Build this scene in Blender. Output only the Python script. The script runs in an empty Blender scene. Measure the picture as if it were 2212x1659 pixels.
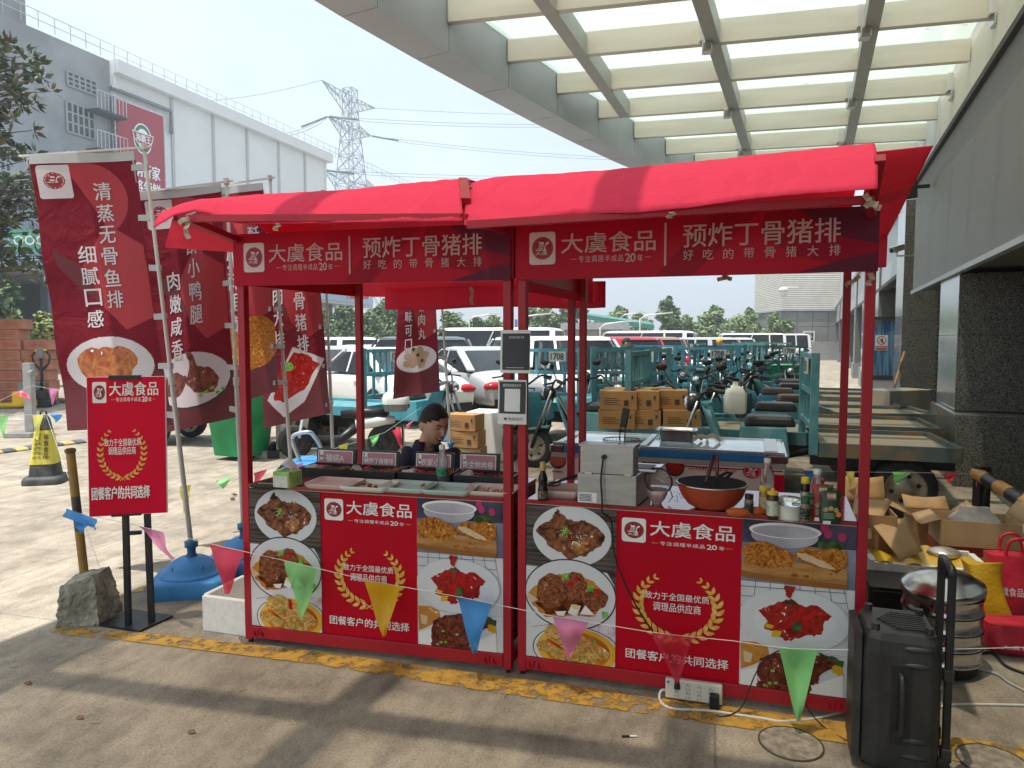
import bpy, math, random
from mathutils import Vector, Matrix
SC = bpy.context.scene
COL = SC.collection
R = random.Random(7)
rad = math.radians
# ---------------------------------------------------------------- camera
F, YH, H = 1534.0, 732.0, 1.62
PITCH = math.atan((829.5 - YH) / F)
CP, SP = math.cos(PITCH), math.sin(PITCH)
cam = bpy.data.cameras.new("camera"); cam.sensor_width = 36; cam.lens = F / 2212 * 36
cam.clip_end = 2000; cam.clip_start = 0.05
camo = bpy.data.objects.new("camera", cam); COL.objects.link(camo)
camo.location = (0, 0, H); camo.rotation_euler = (rad(90) - PITCH, 0, 0)
SC.camera = camo
# ---------------------------------------------------------------- light
SUN_DIR = Vector((0.29, 0.20, -1.40)).normalized()
sun = bpy.data.lights.new("sun", 'SUN'); sun.energy = 4.1; sun.angle = rad(0.6); sun.color = (1, 0.97, 0.915)
suno = bpy.data.objects.new("sun", sun); COL.objects.link(suno)
suno.rotation_euler = SUN_DIR.to_track_quat('-Z', 'Y').to_euler(); suno.location = (-20, -15, 60)
W = bpy.data.worlds.new("World"); SC.world = W; W.use_nodes = True
nt = W.node_tree; nt.nodes.clear()
sky = nt.nodes.new('ShaderNodeTexSky'); sky.sky_type = 'NISHITA'; sky.sun_disc = False
sky.sun_elevation = math.asin(-SUN_DIR.z); sky.sun_rotation = math.atan2(-SUN_DIR.x, -SUN_DIR.y) % (2 * math.pi)
sky.air_density = 1.0; sky.dust_density = 1.2; sky.ozone_density = 1.0
tc = nt.nodes.new('ShaderNodeTexCoord')
mp = nt.nodes.new('ShaderNodeMapping'); mp.inputs['Scale'].default_value = (1.6, 1.6, 3.6); mp.inputs['Location'].default_value = (.3, .1, 0)
nz = nt.nodes.new('ShaderNodeTexNoise'); nz.inputs['Scale'].default_value = 1.7; nz.inputs['Detail'].default_value = 7; nz.inputs['Roughness'].default_value = .55
rp = nt.nodes.new('ShaderNodeValToRGB'); rp.color_ramp.elements[0].position = .42; rp.color_ramp.elements[1].position = .72
rp.color_ramp.elements[0].color = (.68, .68, .68, 1); rp.color_ramp.elements[1].color = (.97, .97, .97, 1)
mx = nt.nodes.new('ShaderNodeMix'); mx.data_type = 'RGBA'
bg = nt.nodes.new('ShaderNodeBackground'); bg.inputs['Strength'].default_value = 0.116
wo = nt.nodes.new('ShaderNodeOutputWorld')
L = nt.links.new
L(tc.outputs['Generated'], mp.inputs[0]); L(mp.outputs[0], nz.inputs['Vector']); L(nz.outputs[0], rp.inputs[0])
L(rp.outputs[0], mx.inputs[0]); L(sky.outputs[0], mx.inputs[6]); mx.inputs[7].default_value = (5.5, 6.25, 6.75, 1)
L(mx.outputs[2], bg.inputs[0]); L(bg.outputs[0], wo.inputs[0])
SC.view_settings.view_transform = 'Standard'; SC.view_settings.look = 'None'
SC.view_settings.exposure = 0.8; SC.view_settings.gamma = 1
SC.render.engine = 'CYCLES'
SC.cycles.max_bounces = 8; SC.cycles.transparent_max_bounces = 12; SC.cycles.use_denoising = True
SC.cycles.caustics_reflective = False; SC.cycles.caustics_refractive = False
# ---------------------------------------------------------------- photo points to world points
def ray(x, y):
    a = (x - 1106) / F; b = (829.5 - y) / F
    return (a, CP + SP * b, -SP + CP * b)
def G(x, y, z=0.0):
    r = ray(x, y); t = (z - H) / r[2]
    return Vector((r[0] * t, r[1] * t, z))
def A(x, y, Y):
    r = ray(x, y); t = Y / r[1]
    return Vector((r[0] * t, Y, H + r[2] * t))
# ---------------------------------------------------------------- materials
MATS = {}
def newmat(name):
    m = bpy.data.materials.new(name); m.use_nodes = True; m.node_tree.nodes.clear()
    n = m.node_tree.nodes; o = n.new('ShaderNodeOutputMaterial'); p = n.new('ShaderNodeBsdfPrincipled')
    m.node_tree.links.new(p.outputs[0], o.inputs[0])
    return m, m.node_tree, p, o
def mat(name, c, r=.5, m=0, var=.1, sc=6, bump=0, c2=None, lo=.38, hi=.62, det=5, alpha=1, coat=0, trans=0, bsc=None, em=None, stretch=None, ior=1.45):
    if name in MATS: return MATS[name]
    M_, t, p, o = newmat(name); n, l = t.nodes, t.links.new
    p.inputs['Roughness'].default_value = r; p.inputs['Metallic'].default_value = m
    p.inputs['Alpha'].default_value = alpha; p.inputs['Coat Weight'].default_value = coat; p.inputs['IOR'].default_value = ior
    p.inputs['Transmission Weight'].default_value = trans
    a = tuple(max(0, v * (1 - var)) for v in c); b = c2 or tuple(min(1, v * (1 + var)) for v in c)
    if var or c2:
        co = n.new('ShaderNodeTexCoord'); src = co.outputs['Object']
        if stretch:
            mm = n.new('ShaderNodeMapping'); mm.inputs['Scale'].default_value = stretch; l(src, mm.inputs[0]); src = mm.outputs[0]
        z = n.new('ShaderNodeTexNoise'); z.inputs['Scale'].default_value = sc; z.inputs['Detail'].default_value = det
        l(src, z.inputs['Vector'])
        q = n.new('ShaderNodeValToRGB'); e = q.color_ramp.elements
        e[0].position = lo; e[0].color = a + (1,); e[1].position = hi; e[1].color = tuple(b) + (1,)
        l(z.outputs[0], q.inputs[0]); l(q.outputs[0], p.inputs['Base Color'])
        if bump:
            z2 = n.new('ShaderNodeTexNoise'); z2.inputs['Scale'].default_value = bsc or sc * 6; z2.inputs['Detail'].default_value = 4
            l(src, z2.inputs['Vector'])
            bm = n.new('ShaderNodeBump'); bm.inputs['Strength'].default_value = bump; bm.inputs['Distance'].default_value = .02
            l(z2.outputs[0], bm.inputs['Height']); l(bm.outputs[0], p.inputs['Normal'])
        rr = n.new('ShaderNodeMapRange'); rr.inputs[3].default_value = max(0, r - .08); rr.inputs[4].default_value = min(1, r + .08)
        l(z.outputs[0], rr.inputs[0]); l(rr.outputs[0], p.inputs['Roughness'])
    else: p.inputs['Base Color'].default_value = tuple(c) + (1,)
    if 'print' in name: p.inputs['Specular IOR Level'].default_value = .12
    if em: p.inputs['Emission Color'].default_value = em + (1,); p.inputs['Emission Strength'].default_value = 1
    MATS[name] = M_
    return M_
def foodmat(name, cols, sc=30, r=.35, warp=3.0):
    """printed food: warped cells coloured through a ramp"""
    if name in MATS: return MATS[name]
    M_, t, p, o = newmat(name); n, l = t.nodes, t.links.new
    co = n.new('ShaderNodeTexCoord'); z = n.new('ShaderNodeTexNoise'); z.inputs['Scale'].default_value = sc * .5; z.inputs['Detail'].default_value = 6
    z.inputs['Distortion'].default_value = warp
    v = n.new('ShaderNodeTexVoronoi'); v.inputs['Scale'].default_value = sc; l(co.outputs['Object'], z.inputs['Vector']); l(co.outputs['Object'], v.inputs['Vector'])
    mu = n.new('ShaderNodeMath'); mu.operation = 'MULTIPLY_ADD'; mu.inputs[1].default_value = .45; l(v.outputs['Distance'], mu.inputs[0])
    sb = n.new('ShaderNodeMath'); sb.operation = 'MULTIPLY_ADD'; sb.inputs[1].default_value = 2.7; sb.inputs[2].default_value = -1.16; l(z.outputs[0], sb.inputs[0])
    l(sb.outputs[0], mu.inputs[2])
    q = n.new('ShaderNodeValToRGB'); e = q.color_ramp.elements
    for i, c in enumerate(cols):
        ps = i / (len(cols) - 1)
        el = e[0] if i == 0 else (e[1] if i == len(cols) - 1 else e.new(ps))
        if i in (0, len(cols) - 1): el.position = ps
        el.color = tuple(c) + (1,)
    l(mu.outputs[0], q.inputs[0]); l(q.outputs[0], p.inputs['Base Color']); p.inputs['Roughness'].default_value = r; p.inputs['Specular IOR Level'].default_value = .2
    MATS[name] = M_
    return M_
RED = mat('red paint', (.40, .008, .022), .4, var=.06, sc=3)
REDP = mat('red print', (.50, .003, .018), .38, var=.04, sc=2)
REDH = mat('header print', (.56, .006, .03), .3, c2=(.44, .006, .028), sc=1.6, lo=.45, hi=.55)
PLUM = mat('plum print', (.13, .018, .042), .3, var=.05)
DKRED = mat('deep red print', (.33, .006, .024), .35, var=.05)
FAB = None
WHITE = mat('white print', (.87, .86, .85), .4, var=.02)
WHITEH = mat('header letter print', (.62, .46, .46), .4, var=.02)
PAPER = mat('white paper', (.78, .78, .78), .6, var=.03)
GOLD = mat('gold print', (.78, .42, .06), .4, c2=(.85, .56, .16), sc=40)
BLACK = mat('black plastic', (.012, .012, .012), .45, var=.2)
RUBBER = mat('tyre rubber', (.02, .02, .02), .75, var=.3, sc=20)
DARK = mat('dark metal', (.02, .02, .022), .4, .2, var=.3)
STEEL = mat('stainless steel', (.50, .50, .50), .22, 1, var=.08, sc=12)
BRUSH = mat('brushed steel sheet', (.37, .375, .375), .33, .9, var=.07, sc=8, stretch=(1, 1, 8))
CHROME = mat('chrome', (.6, .6, .6), .12, 1, var=.05)
ALU = mat('aluminium', (.5, .5, .5), .3, .9, var=.1)
CARD = mat('cardboard', (.42, .25, .115), .8, var=.12, sc=7, bump=.15)
CARDP = mat('pink cardboard', (.40, .17, .10), .8, var=.15, sc=4)
TAPE = mat('brown tape', (.5, .3, .13), .3, var=.1)
FOAM = mat('white foam', (.80, .79, .76), .75, var=.05, sc=50, bump=.2)
TEAL = mat('teal cart paint', (.050, .27, .34), .45, c2=(.10, .36, .42), sc=3, lo=.3, hi=.6)
TEALW = mat('worn teal paint', (.07, .25, .29), .55, c2=(.14, .30, .31), sc=5, lo=.4, hi=.62)
RUST = mat('rusty wood bed', (.16, .09, .05), .8, c2=(.30, .24, .19), sc=5, stretch=(1, 9, 1))
BLUE = mat('blue plastic', (.05, .25, .58), .42, var=.08, sc=5)
GREEN = mat('green bin plastic', (.006, .25, .075), .42, c2=(.02, .33, .12), sc=3)
YEL = mat('yellow paint', (.72, .45, .01), .45, var=.12, sc=6)
STONE = mat('rough concrete', (.25, .23, .19), .9, c2=(.42, .40, .33), sc=9, bump=.9, bsc=26)
CONC = mat('grey concrete', (.30, .30, .29), .85, var=.15, sc=4, bump=.2)
GLASSD = mat('dark car glass', (.018, .022, .026), .06, var=.2, sc=1.5)
CLEAR = mat('clear plastic', (.85, .90, .92), .08, trans=.92, var=0, ior=1.25)
SKIN = mat('skin', (.60, .33, .22), .5, var=.12, sc=18)
HAIR = mat('black hair', (.012, .011, .011), .6, var=.3, sc=60, bump=.5, bsc=220)
NAVY = mat('navy cotton', (.016, .018, .038), .85, var=.15, sc=30, bump=.2)
# ---------------------------------------------------------------- mesh helpers
class MB:
    def __init__(s): s.v = []; s.f = []; s.m = []; s.s = []; s.mats = []
    def mi(s, m):
        if m not in s.mats: s.mats.append(m)
        return s.mats.index(m)
    def add(s, vs, fs, m, smooth=False):
        b = len(s.v); k = s.mi(m); s.v += [tuple(v) for v in vs]
        for f in fs: s.f.append([b + i for i in f]); s.m.append(k); s.s.append(smooth)
        return s
    def box(s, c, d, m, R=None, taper=1.0):
        if isinstance(R, (int, float)): R = Matrix.Rotation(R, 3, 'Z')
        c = Vector(c); vs = []
        for z in (-1, 1):
            k = taper if z > 0 else 1
            for x, y in ((-1, -1), (1, -1), (1, 1), (-1, 1)):
                q = Vector((x * d[0] / 2 * k, y * d[1] / 2 * k, z * d[2] / 2)); vs.append(c + (R @ q if R else q))
        return s.add(vs, [(3, 2, 1, 0), (4, 5, 6, 7), (0, 1, 5, 4), (1, 2, 6, 5), (2, 3, 7, 6), (3, 0, 4, 7)], m)
    def hexa(s, bot, top, m):
        return s.add(list(bot) + list(top), [(3, 2, 1, 0), (4, 5, 6, 7), (0, 1, 5, 4), (1, 2, 6, 5), (2, 3, 7, 6), (3, 0, 4, 7)], m)
    def bar(s, p0, p1, w, h, m, up=(0, 0, 1)):
        p0, p1 = Vector(p0), Vector(p1); d = (p1 - p0).normalized(); u = Vector(up)
        if abs(d.dot(u)) > .98: u = Vector((0, 1, 0))
        x = d.cross(u).normalized() * w / 2; y = x.cross(d).normalized() * h / 2
        return s.hexa([p0 - x - y, p0 + x - y, p0 + x + y, p0 - x + y], [p1 - x - y, p1 + x - y, p1 + x + y, p1 - x + y], m)
    def cyl(s, p0, p1, r0, m, r1=None, n=14, cap=True):
        p0, p1 = Vector(p0), Vector(p1); r1 = r0 if r1 is None else r1
        d = (p1 - p0).normalized(); a = d.orthogonal().normalized(); b = d.cross(a); vs = []
        for p, r in ((p0, r0), (p1, r1)):
            for i in range(n):
                t = 2 * math.pi * i / n; vs.append(p + a * r * math.cos(t) + b * r * math.sin(t))
        s.add(vs, [(i, (i + 1) % n, n + (i + 1) % n, n + i) for i in range(n)], m, True)
        if cap: s.add(vs, [tuple(range(n))[::-1], tuple(range(n, 2 * n))], m)
        return s
    def tube(s, pts, r, m, n=6, closed=False):
        pts = [Vector(p) for p in pts]; vs = []; N = len(pts); prev = None
        for i, p in enumerate(pts):
            d = (pts[(i + 1) % N] - pts[i - 1]) if closed else (pts[min(i + 1, N - 1)] - pts[max(i - 1, 0)])
            d = d.normalized() if d.length > 1e-9 else Vector((0, 0, 1))
            a = d.orthogonal().normalized() if prev is None else (prev - d * prev.dot(d))
            a = a.normalized() if a.length > 1e-6 else d.orthogonal().normalized()
            prev = a; b = d.cross(a); rr = r[i] if isinstance(r, (list, tuple)) else r
            for k in range(n):
                t = 2 * math.pi * k / n; vs.append(p + (a * math.cos(t) + b * math.sin(t)) * rr)
        fs = []
        for i in range(N if closed else N - 1):
            j = (i + 1) % N
            fs += [(i * n + k, i * n + (k + 1) % n, j * n + (k + 1) % n, j * n + k) for k in range(n)]
        if not closed: fs += [tuple(range(n))[::-1], tuple(range((N - 1) * n, N * n))]
        return s.add(vs, fs, m, True)
    def lathe(s, prof, c, m, n=24, R=None, ax=(1, 1), cap=True):
        c = Vector(c); vs = []
        for r, z in prof:
            for i in range(n):
                t = 2 * math.pi * i / n; q = Vector((r * math.cos(t) * ax[0], r * math.sin(t) * ax[1], z)); vs.append(c + (R @ q if R else q))
        fs = []
        for j in range(len(prof) - 1):
            fs += [(j * n + i, j * n + (i + 1) % n, (j + 1) * n + (i + 1) % n, (j + 1) * n + i) for i in range(n)]
        s.add(vs, fs, m, True)
        if cap:
            k = (len(prof) - 1) * n
            s.add(vs, [tuple(range(n))[::-1], tuple(range(k, k + n))], m)
        return s
    def prism(s, poly, fn, m):
        """poly 2d, fn(x,y,k) k=0/1 gives the two faces"""
        n = len(poly); vs = [fn(x, y, 0) for x, y in poly] + [fn(x, y, 1) for x, y in poly]
        return s.add(vs, [tuple(range(n))[::-1], tuple(range(n, 2 * n))] + [(i, (i + 1) % n, n + (i + 1) % n, n + i) for i in range(n)], m)
    def grid(s, fn, nu, nv, m, smooth=True):
        vs = [fn(i / nu, j / nv) for j in range(nv + 1) for i in range(nu + 1)]
        return s.add(vs, [(j * (nu + 1) + i, j * (nu + 1) + i + 1, (j + 1) * (nu + 1) + i + 1, (j + 1) * (nu + 1) + i) for j in range(nv) for i in range(nu)], m, smooth)
    def loft(s, rings, m, cap=True, smooth=True):
        n = len(rings[0]); vs = [p for r in rings for p in r]
        fs = [(j * n + i, j * n + (i + 1) % n, (j + 1) * n + (i + 1) % n, (j + 1) * n + i) for j in range(len(rings) - 1) for i in range(n)]
        s.add(vs, fs, m, smooth)
        if cap: k = (len(rings) - 1) * n; s.add(vs, [tuple(range(n))[::-1], tuple(range(k, k + n))], m, smooth)
        return s
    def ball(s, c, r, m, n=12, R=None):
        r = (r, r, r) if isinstance(r, (int, float)) else r
        pr = [(math.cos(math.pi * (j / (n // 2) - .5)), math.sin(math.pi * (j / (n // 2) - .5))) for j in range(n // 2 + 1)]
        c = Vector(c); vs = []
        for q, z in pr:
            for i in range(n):
                t = 2 * math.pi * i / n; p = Vector((max(q, .01) * math.cos(t) * r[0], max(q, .01) * math.sin(t) * r[1], z * r[2])); vs.append(c + (R @ p if R else p))
        k = n // 2
        return s.add(vs, [(j * n + i, j * n + (i + 1) % n, (j + 1) * n + (i + 1) % n, (j + 1) * n + i) for j in range(k) for i in range(n)] + [tuple(range(n))[::-1], tuple(range(k * n, k * n + n))], m, True)
    def jitter(s, a, seed=1, sc=8):
        from mathutils import noise
        for i, v in enumerate(s.v):
            q = noise.noise_vector(Vector(v) * sc + Vector((seed, 0, 0))); s.v[i] = tuple(Vector(v) + q * a)
        return s
    def build(s, name, parent=None, world=True, bevel=0, sub=0, seg=2, solid=0):
        o = Vector((0, 0, 0))
        if parent is not None and world:
            q = parent
            while q.parent: q = q.parent
            o = q.location
        me = bpy.data.meshes.new(name)
        me.from_pydata([Vector(v) - o for v in s.v] if o.length else s.v, [], s.f)
        for m in s.mats: me.materials.append(m)
        me.polygons.foreach_set('material_index', s.m); me.polygons.foreach_set('use_smooth', s.s)
        me.update()
        ob = bpy.data.objects.new(name, me); COL.objects.link(ob)
        if parent is not None: ob.parent = parent
        if solid: q = ob.modifiers.new('s', 'SOLIDIFY'); q.thickness = solid
        if bevel: q = ob.modifiers.new('b', 'BEVEL'); q.width = bevel; q.segments = seg; q.limit_method = 'ANGLE'; q.angle_limit = rad(40)
        if sub: q = ob.modifiers.new('u', 'SUBSURF'); q.levels = sub; q.render_levels = sub
        return ob
def tag(o, label=None, cat=None, group=None, kind=None):
    if label: o['label'] = label
    if cat: o['category'] = cat
    if group: o['group'] = group
    if kind: o['kind'] = kind
    return o
def thing(name, label, cat, loc=(0, 0, 0), rot=0, group=None):
    o = bpy.data.objects.new(name, None); COL.objects.link(o); o.empty_display_size = .1
    o.location = loc; o.rotation_euler = (0, 0, rot)
    return tag(o, label, cat, group)
def solo(mb, name, label, cat, group=None, **k):
    """a thing that is one mesh; origin at its base"""
    xs = list(zip(*mb.v)); c = Vector(((min(xs[0]) + max(xs[0])) / 2, (min(xs[1]) + max(xs[1])) / 2, min(xs[2])))
    mb.v = [tuple(Vector(v) - c) for v in mb.v]
    o = mb.build(name, None, **k); o.location = c
    return tag(o, label, cat, group)
def struct(mb, name, **k):
    return tag(mb.build(name, None, **k), kind='structure')
def dup(o, loc=None, rot=None, label=None, group=None, parent=None, scale=None, cat=None):
    c = o.copy(); COL.objects.link(c)
    if parent is not None: c.parent = parent
    if loc is not None: c.location = loc
    if rot is not None: c.rotation_euler = (0, 0, rot)
    if scale is not None: c.scale = scale if isinstance(scale, (tuple, list)) else (scale,) * 3
    if label: c['label'] = label
    if group: c['group'] = group
    if cat: c['category'] = cat
    for ch in list(o.children): dup(ch, parent=c)
    return c
def repaint(root, names, m):
    for ch in root.children:
        if ch.name.split('.')[0] in names:
            for sl in ch.material_slots:
                if sl.material and sl.material.name.startswith('car paint'): sl.link = 'OBJECT'; sl.material = m
        repaint(ch, names, m)
TXT = {}
def textmesh(body, bold=0.0, sp=1.0):
    k = (body, bold, sp)
    if k not in TXT:
        c = bpy.data.curves.new('t', 'FONT'); c.body = body; c.size = 1; c.offset = bold; c.space_character = sp; c.resolution_u = 2
        o = bpy.data.objects.new('t', c); COL.objects.link(o)
        dg = bpy.context.evaluated_depsgraph_get(); me = bpy.data.meshes.new_from_object(o.evaluated_get(dg))
        vs = [(v.co.x, v.co.y) for v in me.vertices]; fs = [tuple(p.vertices) for p in me.polygons]
        bpy.data.objects.remove(o); bpy.data.meshes.remove(me); bpy.data.curves.remove(c)
        if not vs: vs, fs = [(0, 0), (1, 0), (1, 1)], []
        x0 = min(v[0] for v in vs); x1 = max(v[0] for v in vs); y0 = min(v[1] for v in vs); y1 = max(v[1] for v in vs)
        TXT[k] = ([((x - x0) / (x1 - x0 + 1e-9), (y - y0) / (y1 - y0 + 1e-9)) for x, y in vs], fs)
    return TXT[k]
class Sheet:
    """flat print: fn(u, v, off) -> point; every layer a little further out"""
    def __init__(s, fn, step=.0007, off=.001): s.fn = fn; s.o = off; s.step = step; s.mb = MB(); s.parts = []
    def cut(s):
        if s.mb.v: s.parts.append(s.mb); s.mb = MB()
        return s
    def up(s): s.o += s.step
    clip = None
    def poly(s, pts, m, rings=1):
        if s.clip: pts = [(min(max(x, s.clip[0]), s.clip[2]), min(max(y, s.clip[1]), s.clip[3])) for x, y in pts]
        s.up(); n = len(pts); cx = sum(p[0] for p in pts) / n; cy = sum(p[1] for p in pts) / n
        if rings <= 1: s.mb.add([s.fn(x, y, s.o) for x, y in pts], [tuple(range(n))], m); return s
        vs = []
        for k in range(rings, 0, -1): vs += [s.fn(cx + (x - cx) * k / rings, cy + (y - cy) * k / rings, s.o) for x, y in pts]
        vs.append(s.fn(cx, cy, s.o)); fs = []
        for k in range(rings - 1): fs += [(k * n + i, k * n + (i + 1) % n, (k + 1) * n + (i + 1) % n, (k + 1) * n + i) for i in range(n)]
        b = (rings - 1) * n; fs += [(b + i, b + (i + 1) % n, rings * n) for i in range(n)]
        s.mb.add(vs, fs, m); return s
    def rect(s, u0, v0, u1, v1, m, r=0, nu=1, nv=1):
        if r:
            pts = []
            for cx, cy, a in ((u1 - r, v1 - r, 0), (u0 + r, v1 - r, 90), (u0 + r, v0 + r, 180), (u1 - r, v0 + r, 270)):
                pts += [(cx + r * math.cos(rad(a + t)), cy + r * math.sin(rad(a + t))) for t in (0, 30, 60, 90)]
            return s.poly(pts, m)
        s.up(); s.mb.grid(lambda a, b: s.fn(u0 + (u1 - u0) * a, v0 + (v1 - v0) * b, s.o), nu, nv, m, False); return s
    def ell(s, cx, cy, rx, ry, m, jit=0, seed=0, n=40, rings=1, rot=0, clip=None):
        q = random.Random(seed); ph = [q.uniform(0, 6.3) for _ in range(8)]; pts = []
        for i in range(n):
            t = 2 * math.pi * i / n
            k = 1 + jit * sum(math.sin((j + 2) * t + ph[j]) / (1 + .35 * j) for j in range(8)) / 2.2
            x, y = rx * k * math.cos(t), ry * k * math.sin(t); c_, s_ = math.cos(rot), math.sin(rot)
            x, y = cx + x * c_ - y * s_, cy + x * s_ + y * c_
            if clip: x = min(max(x, clip[0]), clip[2]); y = min(max(y, clip[1]), clip[3])
            pts.append((x, y))
        return s.poly(pts, m, rings)
    def text(s, body, u0, v0, u1, v1, m, bold=.0, sp=1.0):
        if len(body) > 1: s.cut()
        s.up(); vs, fs = textmesh(body, 0, sp); n = max(1, len(body)); h = abs(v1 - v0); k = max(0, bold) * h * .62
        for i, (dx, dy) in enumerate(((0, 0),) if k == 0 else ((-k, k * .6), (k, k * .6), (-k, -k * .6), (k, -k * .6))):
            s.mb.add([s.fn(u0 + (u1 - u0) * x + dx, v0 + (v1 - v0) * y + dy, s.o + i * s.step * .12) for x, y in vs], fs, m)
        return s
    def line(s, p, q, w, m):
        d = Vector((q[0] - p[0], q[1] - p[1])); k = Vector((-d.y, d.x)).normalized() * w / 2
        return s.poly([(p[0] - k.x, p[1] - k.y), (q[0] - k.x, q[1] - k.y), (q[0] + k.x, q[1] + k.y), (p[0] + k.x, p[1] + k.y)], m)
    def emblem(s, u0, v0, u1, v1, red=None, square=True, white=None):
        red = red or mat('emblem red', (.30, .010, .020), .4, var=.03); white = white or WHITE
        f = lambda x, y: (u0 + (u1 - u0) * (x - 125) / 423, v1 - (v1 - v0) * (y - 80) / 495)
        if square: s.rect(u0, v0, u1, v1, white, r=.11 * abs(u1 - u0))
        cx, cy = f(340, 325); k = (u1 - u0) / 423; ky = (v1 - v0) / 495
        s.ell(cx, cy, 172 * k, 172 * ky, red); s.ell(cx, cy, 150 * k, 150 * ky, white if not square else mat('emblem ring', (.42, .10, .10), .4, var=.02)); s.ell(cx, cy, 145 * k, 145 * ky, red)
        for pl in ([(258, 218), (322, 232), (352, 228), (364, 268), (335, 270), (285, 264), (290, 240)],
                   [(284, 276), (364, 280), (363, 290), (280, 286)], [(280, 298), (360, 302), (358, 312), (276, 308)],
                   [(272, 320), (354, 324), (350, 334), (264, 330)], [(236, 345), (345, 347), (332, 364), (228, 362)],
                   [(445, 236), (420, 228), (396, 246), (384, 275), (368, 330), (344, 374), (420, 374), (394, 345), (388, 312), (402, 276), (424, 268), (442, 258)]):
            s.poly([f(*p) for p in pl], white)
        a, b = f(230, 432), f(418, 378); s.text('大虞', a[0], a[1], b[0], b[1], white, .02); return s
    def wreath(s, cx, cy, rx, ry, m, size=.1, n=12):
        for sg in (-1, 1):
            for i in range(n):
                t = rad(128 + (264 - 128) * i / (n - 1)); x, y = rx * math.cos(t), ry * math.sin(t)
                tx, ty = -math.sin(t) * rx, math.cos(t) * ry; ang = math.atan2(ty, tx) + math.pi
                k = size * (.55 + .45 * min(1, i / 4)); k *= rx
                for side in (-1, 1):
                    a = ang + side * .62; pts = []
                    for px, py in ((0, 0), (.35, .24), (.7, .22), (1.05, 0), (.7, -.16), (.35, -.2)):
                        qx, qy = px * k * 2.3, py * k * 2.3
                        pts.append((cx + sg * (x + qx * math.cos(a) - qy * math.sin(a) - side * 0), cy + y + qx * math.sin(a) + qy * math.cos(a)))
                    s.poly(pts, m); s.o -= s.step
        s.up(); s.line((cx - .16 * rx, cy - ry * .93), (cx + .12 * rx, cy - ry * 1.12), .035 * rx, m); s.line((cx + .16 * rx, cy - ry * .93), (cx - .12 * rx, cy - ry * 1.12), .035 * rx, m)
        return s
    def build(s, name, parent, world=True, **k):
        if name == 'lettering':
            s.cut()
            for q in s.parts: o = q.build(name, parent, world, **k)
            s.parts = []; return o
        if s.parts:
            a = MB()
            for q in s.parts + [s.mb]:
                b = len(a.v); a.v += q.v; a.f += [[b + i for i in f] for f in q.f]; a.m += [a.mi(q.mats[i]) for i in q.m]; a.s += q.s
            s.mb = a; s.parts = []
        o = s.mb.build(name, parent, world, **k); s.mb = MB(); return o
class Raster(Sheet):
    """printed cloth: shapes become the materials of one fine grid"""
    def __init__(s, fn, w, h, base, nx=140, ny=360): super().__init__(fn); s.w, s.h, s.nx, s.ny, s.base, s.sh = w, h, nx, ny, base, []
    def poly(s, pts, m, rings=1): s.sh.append((pts, m)); return s
    def text(s, *a, **k): return s
    def build(s, name, parent, world=True, **k):
        import numpy as np
        X, Y = np.meshgrid((np.arange(s.nx) + .5) / s.nx * s.w, (np.arange(s.ny) + .5) / s.ny * s.h); idx = np.zeros(X.shape, int)
        s.mb.grid(lambda a, b: s.fn(a * s.w, b * s.h, 0), s.nx, s.ny, s.base)
        for pts, m in s.sh:
            ins = np.zeros(X.shape, bool); n = len(pts)
            for i in range(n):
                (x0, y0), (x1, y1) = pts[i], pts[(i + 1) % n]
                if y0 == y1: continue
                c = ((y0 > Y) != (y1 > Y)) & (X < (x1 - x0) * (Y - y0) / (y1 - y0) + x0); ins ^= c
            idx[ins] = s.mb.mi(m)
        s.mb.m = [int(v) for v in idx.ravel()]
        return s.mb.build(name, parent, world, **k)
def frame(o, U, V, N):
    o, U, V, N = Vector(o), Vector(U), Vector(V), Vector(N)
    return lambda u, v, off=0: o + U * u + V * v + N * off
# ================================================================ setting: ground, canopy, buildings
BD = Vector((.3927, .9197, 0)); BN = Vector((-.9197, .3927, 0)); ZU = Vector((0, 0, 1))
Q0 = Vector((.626 * 8.1, 8.1, 0))                       # yard-side corner of the near column
def hit(x, y, o, n):
    r = Vector(ray(x, y)); c0 = Vector((0, 0, H)); t = (Vector(o) - c0).dot(n) / r.dot(n)
    return c0 + r * t
def WB(s, t, z): return Q0 + BD * s + BN * t + ZU * z
def onwall(x, y, t=0):
    p = hit(x, y, Q0 + BN * t, BN) - Q0
    return p.dot(BD), p.z
def wbox(mb, s0, s1, t0, t1, z0, z1, m):
    return mb.hexa([WB(s0, t0, z0), WB(s1, t0, z0), WB(s1, t1, z0), WB(s0, t1, z0)], [WB(s0, t0, z1), WB(s1, t0, z1), WB(s1, t1, z1), WB(s0, t1, z1)], m)
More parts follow.
